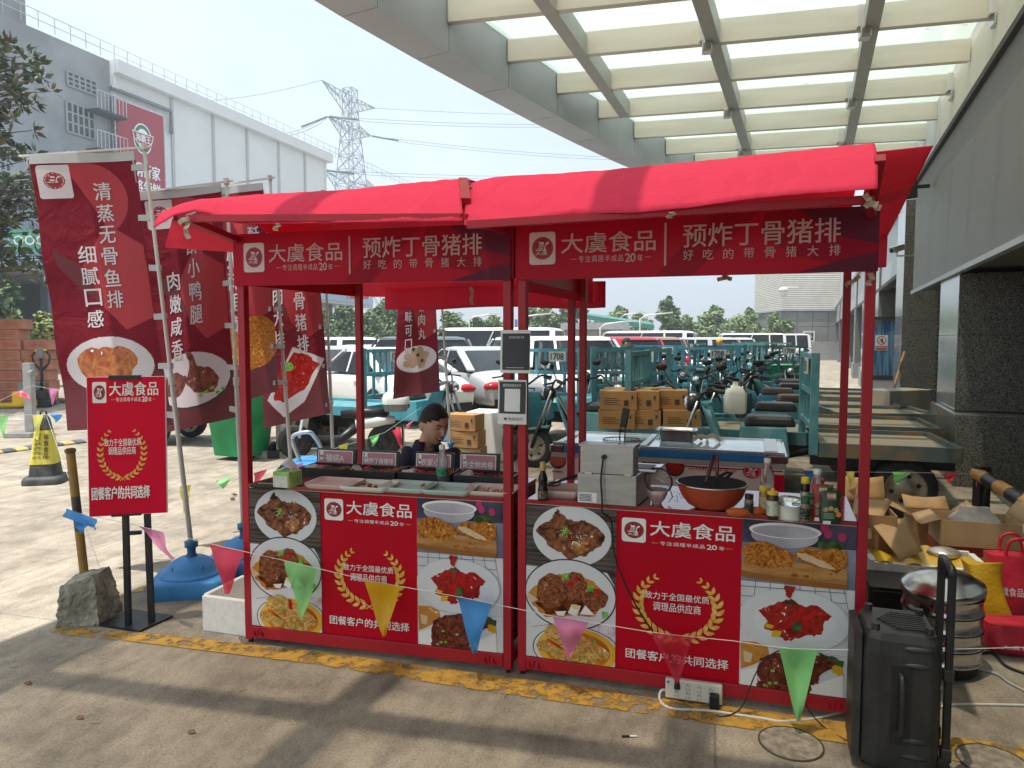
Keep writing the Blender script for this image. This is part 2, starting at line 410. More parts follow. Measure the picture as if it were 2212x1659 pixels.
# ground ---------------------------------------------------------------
def ground_mat():
    M_, t, p, o = newmat('concrete ground'); n, l = t.nodes, t.links.new
    g = n.new('ShaderNodeNewGeometry'); ro = n.new('ShaderNodeVectorRotate'); ro.rotation_type = 'Z_AXIS'; ro.inputs['Angle'].default_value = rad(15.5)
    l(g.outputs['Position'], ro.inputs[0])
    def noise(sc, det=6, rough=.6, st=None):
        z = n.new('ShaderNodeTexNoise'); z.inputs['Scale'].default_value = sc; z.inputs['Detail'].default_value = det; z.inputs['Roughness'].default_value = rough
        src = ro.outputs[0]
        if st: mm = n.new('ShaderNodeMapping'); mm.inputs['Scale'].default_value = st; l(src, mm.inputs[0]); src = mm.outputs[0]
        l(src, z.inputs['Vector']); return z
    def ramp(src, stops):
        q = n.new('ShaderNodeValToRGB'); e = q.color_ramp.elements
        for i, (ps, c) in enumerate(stops):
            el = e[i] if i < 2 else e.new(ps)
            el.position = ps; el.color = (c if isinstance(c, tuple) else (c, c, c)) + (1,)
        l(src, q.inputs[0]); return q
    def mul(a, b):
        x = n.new('ShaderNodeMix'); x.data_type = 'RGBA'; x.blend_type = 'MULTIPLY'; x.inputs[0].default_value = 1; l(a, x.inputs[6]); l(b, x.inputs[7]); return x.outputs[2]
    a = noise(.55, 8, .62); c = ramp(a.outputs[0], [(.30, (.31, .255, .195)), (.66, (.47, .405, .32)), (.5, (.395, .335, .26))]).outputs[0]
    c = mul(c, ramp(noise(2.6, 8, .68).outputs[0], [(.33, .55), (.57, 1.0)]).outputs[0])
    c = mul(c, ramp(noise(9, 6, .7, (1, .35, 1)).outputs[0], [(.32, .66), (.56, 1.0)]).outputs[0])
    c = mul(c, ramp(noise(95, 3, .7).outputs[0], [(.30, .58), (.54, 1.06)]).outputs[0])
    c = mul(c, ramp(noise(1.1, 10, .78).outputs[0], [(.28, .55), (.38, 1.0)]).outputs[0])
    v = n.new('ShaderNodeTexVoronoi'); v.inputs['Scale'].default_value = 4.3; l(ro.outputs[0], v.inputs['Vector'])
    c = mul(c, ramp(v.outputs['Distance'], [(.012, .5), (.035, 1.0)]).outputs[0])
    br = n.new('ShaderNodeTexBrick'); br.offset = 0; br.inputs['Scale'].default_value = 1; br.inputs['Mortar Size'].default_value = .007; br.inputs['Mortar Smooth'].default_value = .5
    br.inputs['Brick Width'].default_value = 4.6; br.inputs['Row Height'].default_value = 3.9
    mm = n.new('ShaderNodeMapping'); mm.inputs['Location'].default_value = (-.05, .75, 0); l(ro.outputs[0], mm.inputs[0]); l(mm.outputs[0], br.inputs['Vector'])
    c = mul(c, ramp(br.outputs['Fac'], [(0, 1.0), (1, .66)]).outputs[0])
    l(c, p.inputs['Base Color']); p.inputs['Roughness'].default_value = .88
    bm = n.new('ShaderNodeBump'); bm.inputs['Strength'].default_value = .35; bm.inputs['Distance'].default_value = .01; l(noise(60, 5, .7).outputs[0], bm.inputs['Height']); l(bm.outputs[0], p.inputs['Normal'])
    return M_
mb = MB(); mb.grid(lambda a, b: (-400 + 800 * a, -120 + 820 * b, 0), 8, 8, ground_mat(), False); struct(mb, 'ground')
def worn(name, col, lo=.44, hi=.56, sc=14):
    M_, t, p, o = newmat(name); n, l = t.nodes, t.links.new
    g = n.new('ShaderNodeNewGeometry'); z = n.new('ShaderNodeTexNoise'); z.inputs['Scale'].default_value = sc; z.inputs['Detail'].default_value = 8; z.inputs['Roughness'].default_value = .72
    z2 = n.new('ShaderNodeTexNoise'); z2.inputs['Scale'].default_value = 1.1; z2.inputs['Detail'].default_value = 3; l(g.outputs['Position'], z2.inputs['Vector'])
    l(g.outputs['Position'], z.inputs['Vector']); ad = n.new('ShaderNodeMath'); ad.operation = 'MULTIPLY_ADD'; ad.inputs[1].default_value = .55; l(z2.outputs[0], ad.inputs[0])
    sb = n.new('ShaderNodeMath'); sb.operation = 'SUBTRACT'; sb.inputs[1].default_value = .25; l(z.outputs[0], sb.inputs[0]); l(sb.outputs[0], ad.inputs[2])
    q = n.new('ShaderNodeValToRGB'); q.color_ramp.elements[0].position = lo; q.color_ramp.elements[1].position = hi; l(ad.outputs[0], q.inputs[0]); l(q.outputs[0], p.inputs['Alpha'])
    c = n.new('ShaderNodeValToRGB'); c.color_ramp.elements[0].color = tuple(v * .55 for v in col) + (1,); c.color_ramp.elements[0].position = .35; c.color_ramp.elements[1].color = col + (1,); c.color_ramp.elements[1].position = .62
    l(z.outputs[0], c.inputs[0]); l(c.outputs[0], p.inputs['Base Color']); p.inputs['Roughness'].default_value = .8
    return M_
YL = worn('worn yellow line', (.56, .31, .05), .42, .55)
mb = MB()
pts = [((120, 1352), (100, 1366)), ((330, 1368), (290, 1386)), ((738, 1413), (700, 1437)), ((1100, 1462), (1060, 1494)), ((1475, 1512), (1440, 1548)), ((1800, 1556), (1790, 1600)), ((2300, 1625), (2300, 1680))]
for i in range(len(pts) - 1):
    (a, b), (c, d) = pts[i], pts[i + 1]
    mb.add([G(*b, .004), G(*d, .004), G(*c, .004), G(*a, .004)], [(0, 1, 2, 3)], YL)
struct(mb, 'road_marking')
mb = MB(); a, b = G(120, 1330), G(560, 1190); k = Vector((.06, -.02, 0))
mb.add([a + ZU * .004, a + k + ZU * .004, b + k + ZU * .004, b + ZU * .004], [(0, 1, 2, 3)], worn('faded yellow line', (.5, .3, .08), .47, .6)); struct(mb, 'faded_road_marking')
mb = MB(); WLN = worn('worn white line', (.6, .58, .54), .44, .58)
for (x, y) in ((0, 905), (230, 925), (1330, 905)):
    a = G(x, y, .004); mb.add([a, a + Vector((2.6, -.8, 0)), a + Vector((2.6, -.62, 0)), a + Vector((0, .18, 0))], [(0, 1, 2, 3)], WLN)
struct(mb, 'parking_marking')
CAST = mat('cast iron', (.31, .265, .21), .8, var=.3, sc=25, bump=.5)
for i, (x, y, lb) in enumerate(((1708, 1607, 'round iron manhole cover beside the loudspeaker'), (2145, 1648, 'round iron manhole cover at bottom right edge by the yellow line'))):
    p = G(x, y); mb = MB(); mb.lathe([(.125, .003), (.125, .006), (.118, .006)], p, mat('dark rim grime', (.07, .06, .05), .9), 28, cap=False); mb.lathe([(.118, .005), (.112, .004), (.02, .004), (.015, .006)], p, CAST, 28); solo(mb, 'manhole_cover', lb, 'manhole cover', 'small manhole covers')
# canopy ---------------------------------------------------------------
CANG = mat('canopy grey panel', (.43, .445, .47), .45, var=.06, sc=1.5); CANB = mat('canopy beam paint', (.72, .68, .58), .5, var=.06, sc=2, stretch=(.4, .4, 3))
def glassmat(name, tr, col, fac):
    M_, t, p, o = newmat(name); n, l = t.nodes, t.links.new
    tp = n.new('ShaderNodeBsdfTransparent'); tp.inputs[0].default_value = tuple(tr) + (1,); tl = n.new('ShaderNodeBsdfTranslucent')
    g = n.new('ShaderNodeNewGeometry'); mm = n.new('ShaderNodeMapping'); mm.inputs['Scale'].default_value = (1.2, 5, 1); l(g.outputs['Position'], mm.inputs[0])
    z = n.new('ShaderNodeTexNoise'); z.inputs['Scale'].default_value = 3.2; z.inputs['Detail'].default_value = 3; l(mm.outputs[0], z.inputs['Vector'])
    q = n.new('ShaderNodeValToRGB'); q.color_ramp.elements[0].position = .27; q.color_ramp.elements[0].color = tuple(v * .25 for v in col) + (1,); q.color_ramp.elements[1].position = .31; q.color_ramp.elements[1].color = col + (1,)
    l(z.outputs[0], q.inputs[0]); l(q.outputs[0], tl.inputs[0])
    m1 = n.new('ShaderNodeMixShader'); m1.inputs[0].default_value = fac; l(tp.outputs[0], m1.inputs[1]); l(tl.outputs[0], m1.inputs[2])
    gl = n.new('ShaderNodeBsdfGlossy'); gl.inputs['Roughness'].default_value = .05; m2 = n.new('ShaderNodeMixShader'); m2.inputs[0].default_value = .05
    l(m1.outputs[0], m2.inputs[1]); l(gl.outputs[0], m2.inputs[2]); l(m2.outputs[0], o.inputs[0]); return M_
CGLASS = glassmat('frosted canopy glass', (.97, .93, .85), (.50, .59, .57), .40)
outer = [(-5.75, -3.8), (-5.4, -2.5), (-5.05, -1.2), (-4.7, .1), (-4.3, 1.4), (-3.88, 2.7), (-3.42, 3.95), (-2.92, 5.2), (-2.36, 6.4), (-1.767, 7.588), (-1.14, 8.72), (-.451, 9.901), (.28, 11.117), (1.05, 12.32), (1.85, 13.5), (2.68, 14.65), (3.55, 15.8), (4.45, 16.9), (5.4, 18)]
outer = [Vector((x, y, 0)) for x, y in outer]; inner = []
for i, p in enumerate(outer):
    d = (outer[min(i + 1, len(outer) - 1)] - outer[max(i - 1, 0)]).normalized(); inner.append(p + Vector((d.y, -d.x, 0)) * .47)
canopy = thing('entrance_canopy', 'large steel and frosted glass canopy projecting from the market hall over the stalls', 'canopy', (0, 6, 4.95))
for i in range(len(outer) - 1):
    g = (outer[i + 1] - outer[i]).normalized() * .006; a, b, c, d = outer[i] + g, outer[i + 1] - g, inner[i + 1] - g, inner[i] + g
    MB().hexa([a + ZU * 4.95, d + ZU * 4.95, c + ZU * 4.95, b + ZU * 4.95], [a + ZU * 5.64, d + ZU * 5.64, c + ZU * 5.64, b + ZU * 5.64], CANG).build('fascia_panel', canopy)
mb = MB()
for i in range(len(outer) - 1):
    k = Vector((.02, -.01, 0)); mb.hexa([outer[i] + k + ZU * 4.96, inner[i] - k + ZU * 4.96, inner[i + 1] - k + ZU * 4.96, outer[i + 1] + k + ZU * 4.96], [outer[i] + k + ZU * 5.6, inner[i] - k + ZU * 5.6, inner[i + 1] - k + ZU * 5.6, outer[i + 1] + k + ZU * 5.6], DARK)
mb.build('fascia_core', canopy)
CD = Vector((.974, -.227, 0))
def wallhit(p, t=-.28):                       # along CD until the hall
    k = ((Q0 + BN * t) - p).dot(BN) / CD.dot(BN); return p + CD * k
LB = []
for (x0, y0), (x1, y1) in (((1184, 20), (1347, 248)), ((1512, 0), (1612, 320)), ((1895, 0), (1836, 300))):
    a, b = G(x0, y0, 5.27), G(x1, y1, 5.27); LB.append((a, (b - a).normalized()))
def lbx(i, p):                                # where the cross line through p meets long beam i
    a, d = LB[i]; n = Vector((-CD.y, CD.x, 0)); k = (p - a).dot(n) / d.dot(n); return a + d * k
for i in range(len(inner) - 1):
    p = inner[i]; q = wallhit(p)
    MB().bar(p + ZU * 5.41, q + ZU * 5.41, .10, .28, CANB).build('cross_beam', canopy)
for i in range(3):
    a, d = LB[i]; k0, k1 = lbx(i, inner[0]), lbx(i, inner[16]); k0.z = k1.z = 0
    hi_ = [j for j in range(17) if (lbx(i, inner[j]) - inner[j]).dot(CD) > .2]
    k1 = lbx(i, inner[hi_[-1]]); k1.z = 0
    MB().bar(k0 + ZU * 5.385, k1 + ZU * 5.385, .16, .25, mat('long beam paint', (.46, .46, .42), .5, var=.05)).build('long_beam', canopy)
for i in range(len(inner) - 2):
    def cuts(j):
        p = inner[j]; r = [p]
        for k in range(3):
            c = lbx(k, p); c.z = 0
            r.append(c if (c - p).dot(CD) > .1 else p)
        return r + [wallhit(p)]
    a, b = cuts(i), cuts(i + 1)
    for k in range(4):
        if (a[k + 1] - a[k]).length < .2 and (b[k + 1] - b[k]).length < .2: continue
        q = [a[k], a[k + 1], b[k + 1], b[k]]; MB().hexa([v + ZU * 5.565 for v in q], [v + ZU * 5.577 for v in q], CGLASS).build('glass_panel', canopy)
LAMPW = mat('lamp housing', (.66, .66, .64), .4, var=.04)
for i, (x, y) in enumerate(((1522, 83), (1862, 52), (1567, 230), (1834, 208), (1597, 318), (1815, 303), (2149, 23), (2055, 190), (1999, 297))):
    p = G(x, y, 5.33); t = thing('floodlight', ['small grey floodlight hanging from the near canopy beam at the second long beam', 'small grey floodlight hanging from the near canopy beam at the third long beam', 'small grey floodlight on the middle canopy beam at the second long beam', 'small grey floodlight on the middle canopy beam at the third long beam', 'floodlight of the second long beam just above the red awning', 'floodlight of the third long beam just above the red awning', 'floodlight at the wall end of the nearest lit canopy beam, top right corner', 'floodlight at the wall end of the middle canopy beam', 'floodlight at the wall end of the far canopy beam above the red awning'][i], 'floodlight', p, -.23, 'floodlights under the canopy')
    MB().box((0, 0, .08), (.13, .12, .26), LAMPW).build('housing', t, False, bevel=.008)
    MB().box((.03, -.02, -.12), (.12, .14, .12), ALU).build('lamp_head', t, False, bevel=.01)
    MB().box((.03, -.02, -.183), (.10, .12, .008), PAPER).build('lens', t, False)
# market hall on the right ----------------------------------------------
def ribmat(name, col, axis, sc, depth=.3, var=.05):
    M_ = mat(name, col, .5, var=var, sc=1.2); t = M_.node_tree; n, l = t.nodes, t.links.new
    p = [x for x in n if x.type == 'BSDF_PRINCIPLED'][0]; g = n.new('ShaderNodeNewGeometry')
    dt = n.new('ShaderNodeVectorMath'); dt.operation = 'DOT_PRODUCT'; dt.inputs[1].default_value = axis; l(g.outputs['Position'], dt.inputs[0])
    mu = n.new('ShaderNodeMath'); mu.operation = 'MULTIPLY'; mu.inputs[1].default_value = sc; l(dt.outputs['Value'], mu.inputs[0])
    sn = n.new('ShaderNodeMath'); sn.operation = 'SINE'; l(mu.outputs[0], sn.inputs[0])
    b = n.new('ShaderNodeBump'); b.inputs['Strength'].default_value = depth; b.inputs['Distance'].default_value = .03; l(sn.outputs[0], b.inputs['Height']); l(b.outputs[0], p.inputs['Normal'])
    return M_
BAND = ribmat('ribbed grey cladding', (.19, .19, .175), (0, 0, 1), 330, .3)
CREAM = mat('cream wall', (.70, .67, .58), .6, var=.04); PANEL = mat('light grey panel', (.52, .53, .53), .4, var=.05, sc=1)
def granite(name, a, b):
    m = mat(name, a, .3, c2=b, sc=75, lo=.40, hi=.6, det=3); return m
GRAN = granite('speckled dark granite', (.05, .05, .048), (.24, .23, .20)); GRANL = granite('polished grey granite', (.17, .19, .19), (.30, .32, .32))
METAL = mat('steel clad panel', (.46, .50, .50), .18, .55, var=.12, sc=2)
DGREY = mat('dark grey frame', (.045, .047, .05), .4, var=.1); SOFF = mat('dark soffit', (.08, .08, .075), .7, var=.1)
WGL = mat('hall window glass', (.04, .055, .06), .05, var=.3, sc=.8)
hall = thing('market_hall', 'long grey market hall with granite columns and a ribbed metal band on the right', 'building', Q0.copy())
mb = MB(); wbox(mb, -14, 4.1, -.9, .02, 2.42, 4.13, BAND); mb.build('cladding_band', hall)
mb = MB(); wbox(mb, -14, 4.12, -.02, .05, 2.36, 2.415, CANG); wbox(mb, -14, 4.14, -.3, .07, 4.135, 4.2, SOFF); mb.build('band_trim', hall)
mb = MB(); wbox(mb, -14, 60, -1.6, -.3, 4.205, 6.2, CREAM); mb.build('upper_wall', hall)
mb = MB(); wbox(mb, -14, 60, -1.65, -1.45, 0, 4.2, DGREY); mb.build('wall', hall)
for k, s in enumerate((-5.8, 0, 5.75, 11.5, 17.3, 23, 34, 45)):
    w = 1.35
    mb = MB(); top = 2.36 if k < 2 else 4.2
    for z0, z1 in ((.62, .97), (.975, 1.95), (1.955, top)) if k != 1 else ((.80, 1.66), (1.665, top)):
        wbox(mb, s, s + .03, -1.3, 0, z0, z1, GRAN)
        wbox(mb, s + .031, s + w, -1.3, -.002, z0, z1, METAL if z0 > .9 or k == 1 else GRANL)
    wbox(mb, s - (.42 if k == 1 else .05), s + w + .03, -1.3, .06, 0, .62 if k != 1 else .79, GRAN if k == 1 else GRANL)
    mb.build('column', hall, bevel=.004)
mb = MB()
for z in [.15 + .105 * i for i in range(21)]:
    mb.hexa([WB(1.4, -.75, z), WB(5.7, -.75, z), WB(5.7, -.55, z - .05), WB(1.4, -.55, z - .05)], [WB(1.4, -.75, z + .02), WB(5.7, -.75, z + .02), WB(5.7, -.55, z - .03), WB(1.4, -.55, z - .03)], DARK)
mb.build('louvre', hall)
mb = MB(); wbox(mb, 1.36, 5.74, -1.44, -.9, 0, 2.4, BLACK); mb.build('louvre_recess', hall)
mb = MB(); wbox(mb, -14, -.02, -1.3, -1.2, 0, 2.4, WGL); gl = mb.build('entrance_glazing', hall)
mb = MB()
for s in (-.1, -.75, -1.55, -2.4, -3.3): wbox(mb, s - .05, s + .05, -1.2, -1.12, 0, 2.4, DGREY)
wbox(mb, -5, -.05, -1.199, -1.1, 2.02, 2.14, DGREY); wbox(mb, -5, -.05, -1.199, -1.1, .4, .5, DGREY); mb.build('door_frame', gl)
mb = MB(); s, z = onwall(2196, 830, -1.0)
mb.tube([WB(s, -1.12, z - .36), WB(s, -1.0, z - .36), WB(s, -1.0, z + .36), WB(s, -1.12, z + .36)], .016, DGREY); mb.build('door_handle', gl)
# beyond the second column: panels, strip window, blue vestibule
mb = MB(); wbox(mb, 7.2, 60, -.9, -.05, 2.95, 4.2, PANEL); mb.build('panel_band', hall)
mb = MB(); wbox(mb, 7.2, 60, -.2, .06, 4.205, 4.33, CANG); wbox(mb, 7.2, 60, -.2, .0, 2.86, 2.945, SOFF); mb.build('ledge', hall)
mb = MB()
CORR = ribmat('pale corrugated wall', (.62, .65, .67), tuple(BD), 22, .5)
wbox(mb, 4.16, 60, -.6, -.28, 4.34, 7.5, CORR); mb.build('corrugated_upper_wall', hall)
PANES = [mat('pane ' + str(i), c, .15, var=.2, sc=2) for i, c in enumerate(((.10, .22, .38), (.22, .30, .36), (.33, .30, .33), (.28, .36, .28), (.06, .14, .28)))]
for i in range(34):
    s0 = 7.25 + i * .62
    if abs((s0 - 11.5) % 5.8) < 1.4 and s0 > 11: continue
    mb = MB(); wbox(mb, s0, s0 + .52, -1.0, -.93, 1.98, 2.85, PANES[i % 5]); wbox(mb, s0 + .525, s0 + .615, -1.0, -.88, .9, 2.85, DGREY); wbox(mb, s0, s0 + .52, -1.0, -.94, .9, 1.9, PANES[4 if i < 7 else (i + 1) % 3])
    mb.build('window', hall)
mb = MB(); wbox(mb, 7.2, 30, -1.0, -.7, 0, .88, GRANL); wbox(mb, 7.2, 30, -1.0, -.86, 1.9, 1.975, DGREY); mb.build('window_sill', hall)
VEST = mat('blue vestibule glass', (.05, .13, .27), .06, c2=(.16, .29, .42), sc=3, stretch=(7, 7, .4), lo=.4, hi=.55)
mb = MB(); wbox(mb, 8.6, 8.63, -.95, .42, .80, 2.02, VEST); wbox(mb, 8.64, 10.6, .38, .42, .80, 2.02, VEST); v = mb.build('vestibule_glass', hall)
mb = MB(); wbox(mb, 8.55, 8.67, -.95, .47, 2.03, 2.12, DGREY); wbox(mb, 8.56, 8.66, .425, .48, 0, 2.02, DGREY); wbox(mb, 8.56, 8.66, -.98, -.955, 0, 2.02, DGREY); wbox(mb, 8.55, 8.67, -.95, .47, .70, .795, DGREY); wbox(mb, 8.56, 8.66, -.95, .42, 0, .695, CANG); mb.build('vestibule_frame', hall)
# end wing across the yard
EW = WB(57, 0, 0)
mb = MB(); a = Vector((22.7, 60, 0)); u = Vector((1, -.02, 0)).normalized(); v_ = Vector((.05, 1, 0))
def wing(z0, z1, o, m, mbx, x0=0, x1=6.5): mbx.hexa([a + u * x0 - v_ * o + ZU * z0, a + u * x1 - v_ * o + ZU * z0, a + u * x1 + v_ * 8 + ZU * z0, a + u * x0 + v_ * 8 + ZU * z0], [a + u * x0 - v_ * o + ZU * z1, a + u * x1 - v_ * o + ZU * z1, a + u * x1 + v_ * 8 + ZU * z1, a + u * x0 + v_ * 8 + ZU * z1], m)
WG = thing('end_wing_building', 'pale ribbed wing of the hall closing the yard behind the carts', 'building', a.copy())
wing(4.15, 9, 0, ribmat('pale ribbed cladding', (.55, .53, .47), (0, 0, 1), 40, .4), mb); mb.build('upper_cladding', WG)
mb = MB(); TILE = mat('grey tile cladding', (.26, .26, .255), .5, var=.1, sc=.8)
for i in range(5):
    for j in range(3): wing(.02 + 1.32 * j, 1.32 * (j + 1), -.02, TILE, mb, 1.3 * i + .02, 1.3 * i + 1.28) if not (j == 0 and 1.5 < i < 4) else None
mb.build('tiled_wall', WG)
mb = MB(); wing(3.97, 4.14, .12, CANG, mb, -.1, 6.6); mb.build('ledge', WG)
mb = MB(); wing(0, 1.3, -.3, BLACK, mb, 2.6, 5.2); mb.build('doorway', WG)
p = A(1747, 729, 59.85); t = thing('wall_sign', 'small white square sign with a dark pictogram on the grey tiled end wing', 'sign', p)
MB().box((0, 0, 0), (1.0, .05, 1.1), PAPER).build('board', t, False)
mb = MB(); mb.box((0, -.03, .08), (.72, .01, .66), mat('slate print', (.06, .10, .14), .5, var=.1)); mb.bar((-.25, -.042, -.08), (.28, -.042, .06), .06, .01, PAPER, (0, 1, 0)); mb.bar((-.1, -.042, .1), (-.05, -.042, .36), .05, .01, PAPER, (0, 1, 0)); mb.bar((.1, -.042, .14), (.12, -.042, .36), .05, .01, PAPER, (0, 1, 0)); mb.build('pictogram', t, False)
# prohibition sign on the vestibule glass
o = WB(8.598, 0, 0); sv = -BN
s0 = hit(1891, 724, o, BD) - o; s1 = hit(1917, 757, o, BD) - o
fr = frame(o - BD * .004, sv, ZU, -BD); u0, u1, z1, z0 = s0.dot(sv), s1.dot(sv), s0.z, s1.z
t = thing('prohibition_poster', 'white no entry poster with red circle and red strip on the blue vestibule glass', 'poster', fr((u0 + u1) / 2, z0))
w, h = u1 - u0, z1 - z0; RP = mat('poster red', (.55, .05, .05), .5, var=.03)
sh = Sheet(fr, .002); sh.rect(u0, z0, u1, z1, PAPER); sh.build('sheet', t)
sh = Sheet(fr, .002, .004); cx, cy = u0 + w * .5, z0 + h * .66; sh.ell(cx, cy, w * .38, h * .28, RP); sh.ell(cx, cy, w * .31, h * .23, PAPER)
sh.ell(cx + .05 * w, cy + .12 * h, .05 * w, .035 * h, BLACK); sh.rect(cx - .02 * w, cy - .15 * h, cx + .12 * w, cy + .08 * h, BLACK); sh.line((cx - .22 * w, cy - .1 * h), (cx - .05 * w, cy + .02 * h), .05 * w, BLACK)
sh.line((cx - .24 * w, cy + .17 * h), (cx + .24 * w, cy - .17 * h), .06 * w, RP); sh.build('no_entry_symbol', t)
sh = Sheet(fr, .002, .004); sh.rect(u0 + .04 * w, z0 + .04 * h, u1 - .04 * w, z0 + .30 * h, RP); sh.text('禁止闲人高处入作业', u0 + .08 * w, z0 + .14 * h, u1 - .08 * w, z0 + .26 * h, PAPER, .02); sh.build('lettering', t)
# cctv cameras
def cctv(p, d, lb):
    t = thing('security_camera', lb, 'security camera', p)
    d = Vector(d).normalized(); s = d.cross(ZU)
    MB().bar(d * -.16, d * .16, .09, .09, LAMPW).build('camera_body', t, False, bevel=.012)
    MB().bar(d * -.17 + ZU * .055, d * .2 + ZU * .055, .11, .012, LAMPW).build('sun_shield', t, False)
    MB().cyl(d * .161, d * .17, .036, BLACK).build('lens', t, False)
    MB().tube([(0, 0, -.05), (0, 0, -.12), -BN * .35 + ZU * -.12], .018, LAMPW).build('bracket', t, False)
cctv(A(1938, 538, 12.6), (-.9, -.5, -.25), 'white bullet security camera on a bracket beside the ribbed band')
p = A(1692, 634, 58); mb = MB(); mb.lathe([(.05, .5), (.3, .45), (.36, .2), (.3, .18), (.3, 0), (.2, -.22), (.05, -.3)], p, PAPER, 16); mb.bar(p + ZU * .5, p + ZU * .5 + Vector((1.2, 0, 0)), .1, .1, PAPER); solo(mb, 'dome_camera', 'white dome security camera on the corner of the end wing', 'security camera')
p = hit(2000, 402, Q0 + BN * .1, BN); mb = MB(); mb.bar(p - BN * .05, p + BN * .22, .05, .05, DARK); mb.bar(p + BN * .22 + ZU * .13, p + BN * .2 - ZU * .16, .2, .12, DARK, up=BD); solo(mb, 'wall_lamp', 'black wall lamp at the upper edge of the ribbed band', 'lamp', bevel=.01)
# cold store on the left --------------------------------------------------
LQ = A(245, 142, 47.8); LQ.z = 0; HR = A(245, 142, 47.8).z
_e = A(713, 340, 71.9); LDv = (_e - LQ); LDv.z = 0; LDv.normalize(); LN = Vector((LDv.y, -LDv.x, 0))
def LB_(s, t, z): return LQ + LDv * s + LN * t + ZU * z
def onleft(x, y, t=0):
    p = hit(x, y, LQ + LN * t, LN) - LQ; return p.dot(LDv), p.z
def lbox(mb, s0, s1, t0, t1, z0, z1, m): return mb.hexa([LB_(s0, t1, z0), LB_(s1, t1, z0), LB_(s1, t0, z0), LB_(s0, t0, z0)], [LB_(s0, t1, z1), LB_(s1, t1, z1), LB_(s1, t0, z1), LB_(s0, t0, z1)], m)
cold = thing('cold_store', 'tall cold store, grey rendered part and long white metal part, at upper left', 'building', LQ.copy())
SEND = onleft(703, 345)[0]; GREYW = mat('grey render', (.27, .28, .29), .85, c2=(.36, .37, .38), sc=.35, lo=.4, hi=.7); WHW = mat('white sheet cladding', (.72, .72, .70), .5, var=.03, sc=.4)
mb = MB(); lbox(mb, -40, -.3, -12, 0, 0, HR + .2, GREYW); mb.build('grey_wall', cold)
mb = MB(); lbox(mb, -.29, SEND, -14, -.05, 0, HR - .5, WHW)
for k in (.0, .2, .37, .53, .70, .86, 1.0): lbox(mb, SEND * k - .12, SEND * k + .12, -.049, .05, 0, HR - .5, mat('panel joint', (.45, .46, .46), .5, var=.02) if 0 < k < 1 else WHW)
mb.build('white_wall', cold)
mb = MB(); lbox(mb, -.1, SEND + .6, -14, .5, HR - .49, HR + .35, WHW); mb.build('parapet', cold)
s, z = onleft(60, 68); lbox(MB(), 0, 1, 0, 1, 0, 1, WHW)
mb = MB(); lbox(mb, -40, s, -9, -.1, HR + .21, HR + 3.2, GREYW); mb.build('roof_room', cold)
mb = MB()
for k in range(-26, 52): mb.cyl(LB_(k * 1.05, .1, HR + .3), LB_(k * 1.05, .1, HR + 1.25), .025, ALU, n=5)
for dz in (.75, 1.25): mb.bar(LB_(-27, .1, HR + dz), LB_(53, .1, HR + dz), .04, .04, ALU)
mb.build('roof_railing', cold)
WINF = mat('window frame grey', (.30, .31, .32), .5, var=.05)
for (x0, y0, x1, y1) in ((143, 153, 207, 207), (141, 218, 203, 302), (-40, 108, 24, 140), (-40, 200, 22, 250), (141, 325, 203, 400), (-40, 320, 22, 390)):
    s0, z1 = onleft(x0, y0); s1, z0 = onleft(x1, y1)
    n = 4; mb = MB(); lbox(mb, s0, s1, -.4, -.0, z0 - 2 if False else z0, z1, WINF); w = mb.v and mb
    f = MB(); lbox(f, s0, s1, .005, .06, z0, z1, WGL); wn = f.build('window', cold)
    f = MB()
    for k in range(6): q = s0 + (s1 - s0) * k / 5; lbox(f, q - .06, q + .06, .061, .11, z0, z1, WINF)
    for k in range(4): q = z0 + (z1 - z0) * k / 3; lbox(f, s0, s1, .061, .10, q - .05, q + .05, WINF)
    f.build('window_frame', wn)
mb = MB()
for y in (232, 318):
    s0, z = onleft(212, y, 1.0); lbox(mb, s0, .0, .0, 1.0, z - .15, z, DGREY)
    for k in range(9): q = s0 - s0 * k / 8; mb.cyl(LB_(q, .97, z), LB_(q, .97, z + 1.1), .03, ALU, n=5)
    mb.bar(LB_(s0, .97, z + 1.1), LB_(0, .97, z + 1.1), .06, .06, ALU)
mb.build('balcony', cold)
mb = MB(); a0 = onleft(236, 190)[1]; mb.tube([LB_(-.4, .2, a0), LB_(4.6, .2, a0), LB_(4.6, .2, a0 - 1.6)], .14, mat('duct grey', (.22, .24, .25), .5, var=.1), 8); mb.build('duct', cold)
for x, y in ((88, 113), (86, 200)):
    s, z = onleft(x, y); mb = MB(); mb.cyl(LB_(s, 0, z), LB_(s, .12, z), .32, GREYW, n=16); mb.build('vent', cold)
# billboard
t0 = .35; s0, zt = onleft(250, 213, t0); s1, _ = onleft(352, 243, t0); zb = zt - 9.5
bb = thing('billboard', 'tall dark red hot pot billboard with white characters on the cold store', 'billboard', LB_((s0 + s1) / 2, t0, zb))
fr = frame(LB_(0, t0, 0), LDv, ZU, LN); BR = mat('billboard red', (.36, .035, .055), .5, var=.04, sc=1)
mb = MB(); lbox(mb, s0 - .12, s1 + .12, .05, t0 - .02, zb - .1, zt + .12, ALU); mb.build('frame', bb)
sh = Sheet(fr, .02, 0); sh.rect(s0, zb, s1, zt, BR); sh.build('board', bb)
sh = Sheet(fr, .012, .03); w = s1 - s0; hgt = w * 1.0; cx = s0 + w * .52
GRN = mat('sign green', (.02, .20, .09), .5, var=.05); cy = zt - w * .52
sh.ell(cx, cy, w * .2, w * .26, WHITE); sh.ell(cx, cy, w * .18, w * .235, GRN); sh.ell(cx, cy, w * .13, w * .17, WHITE)
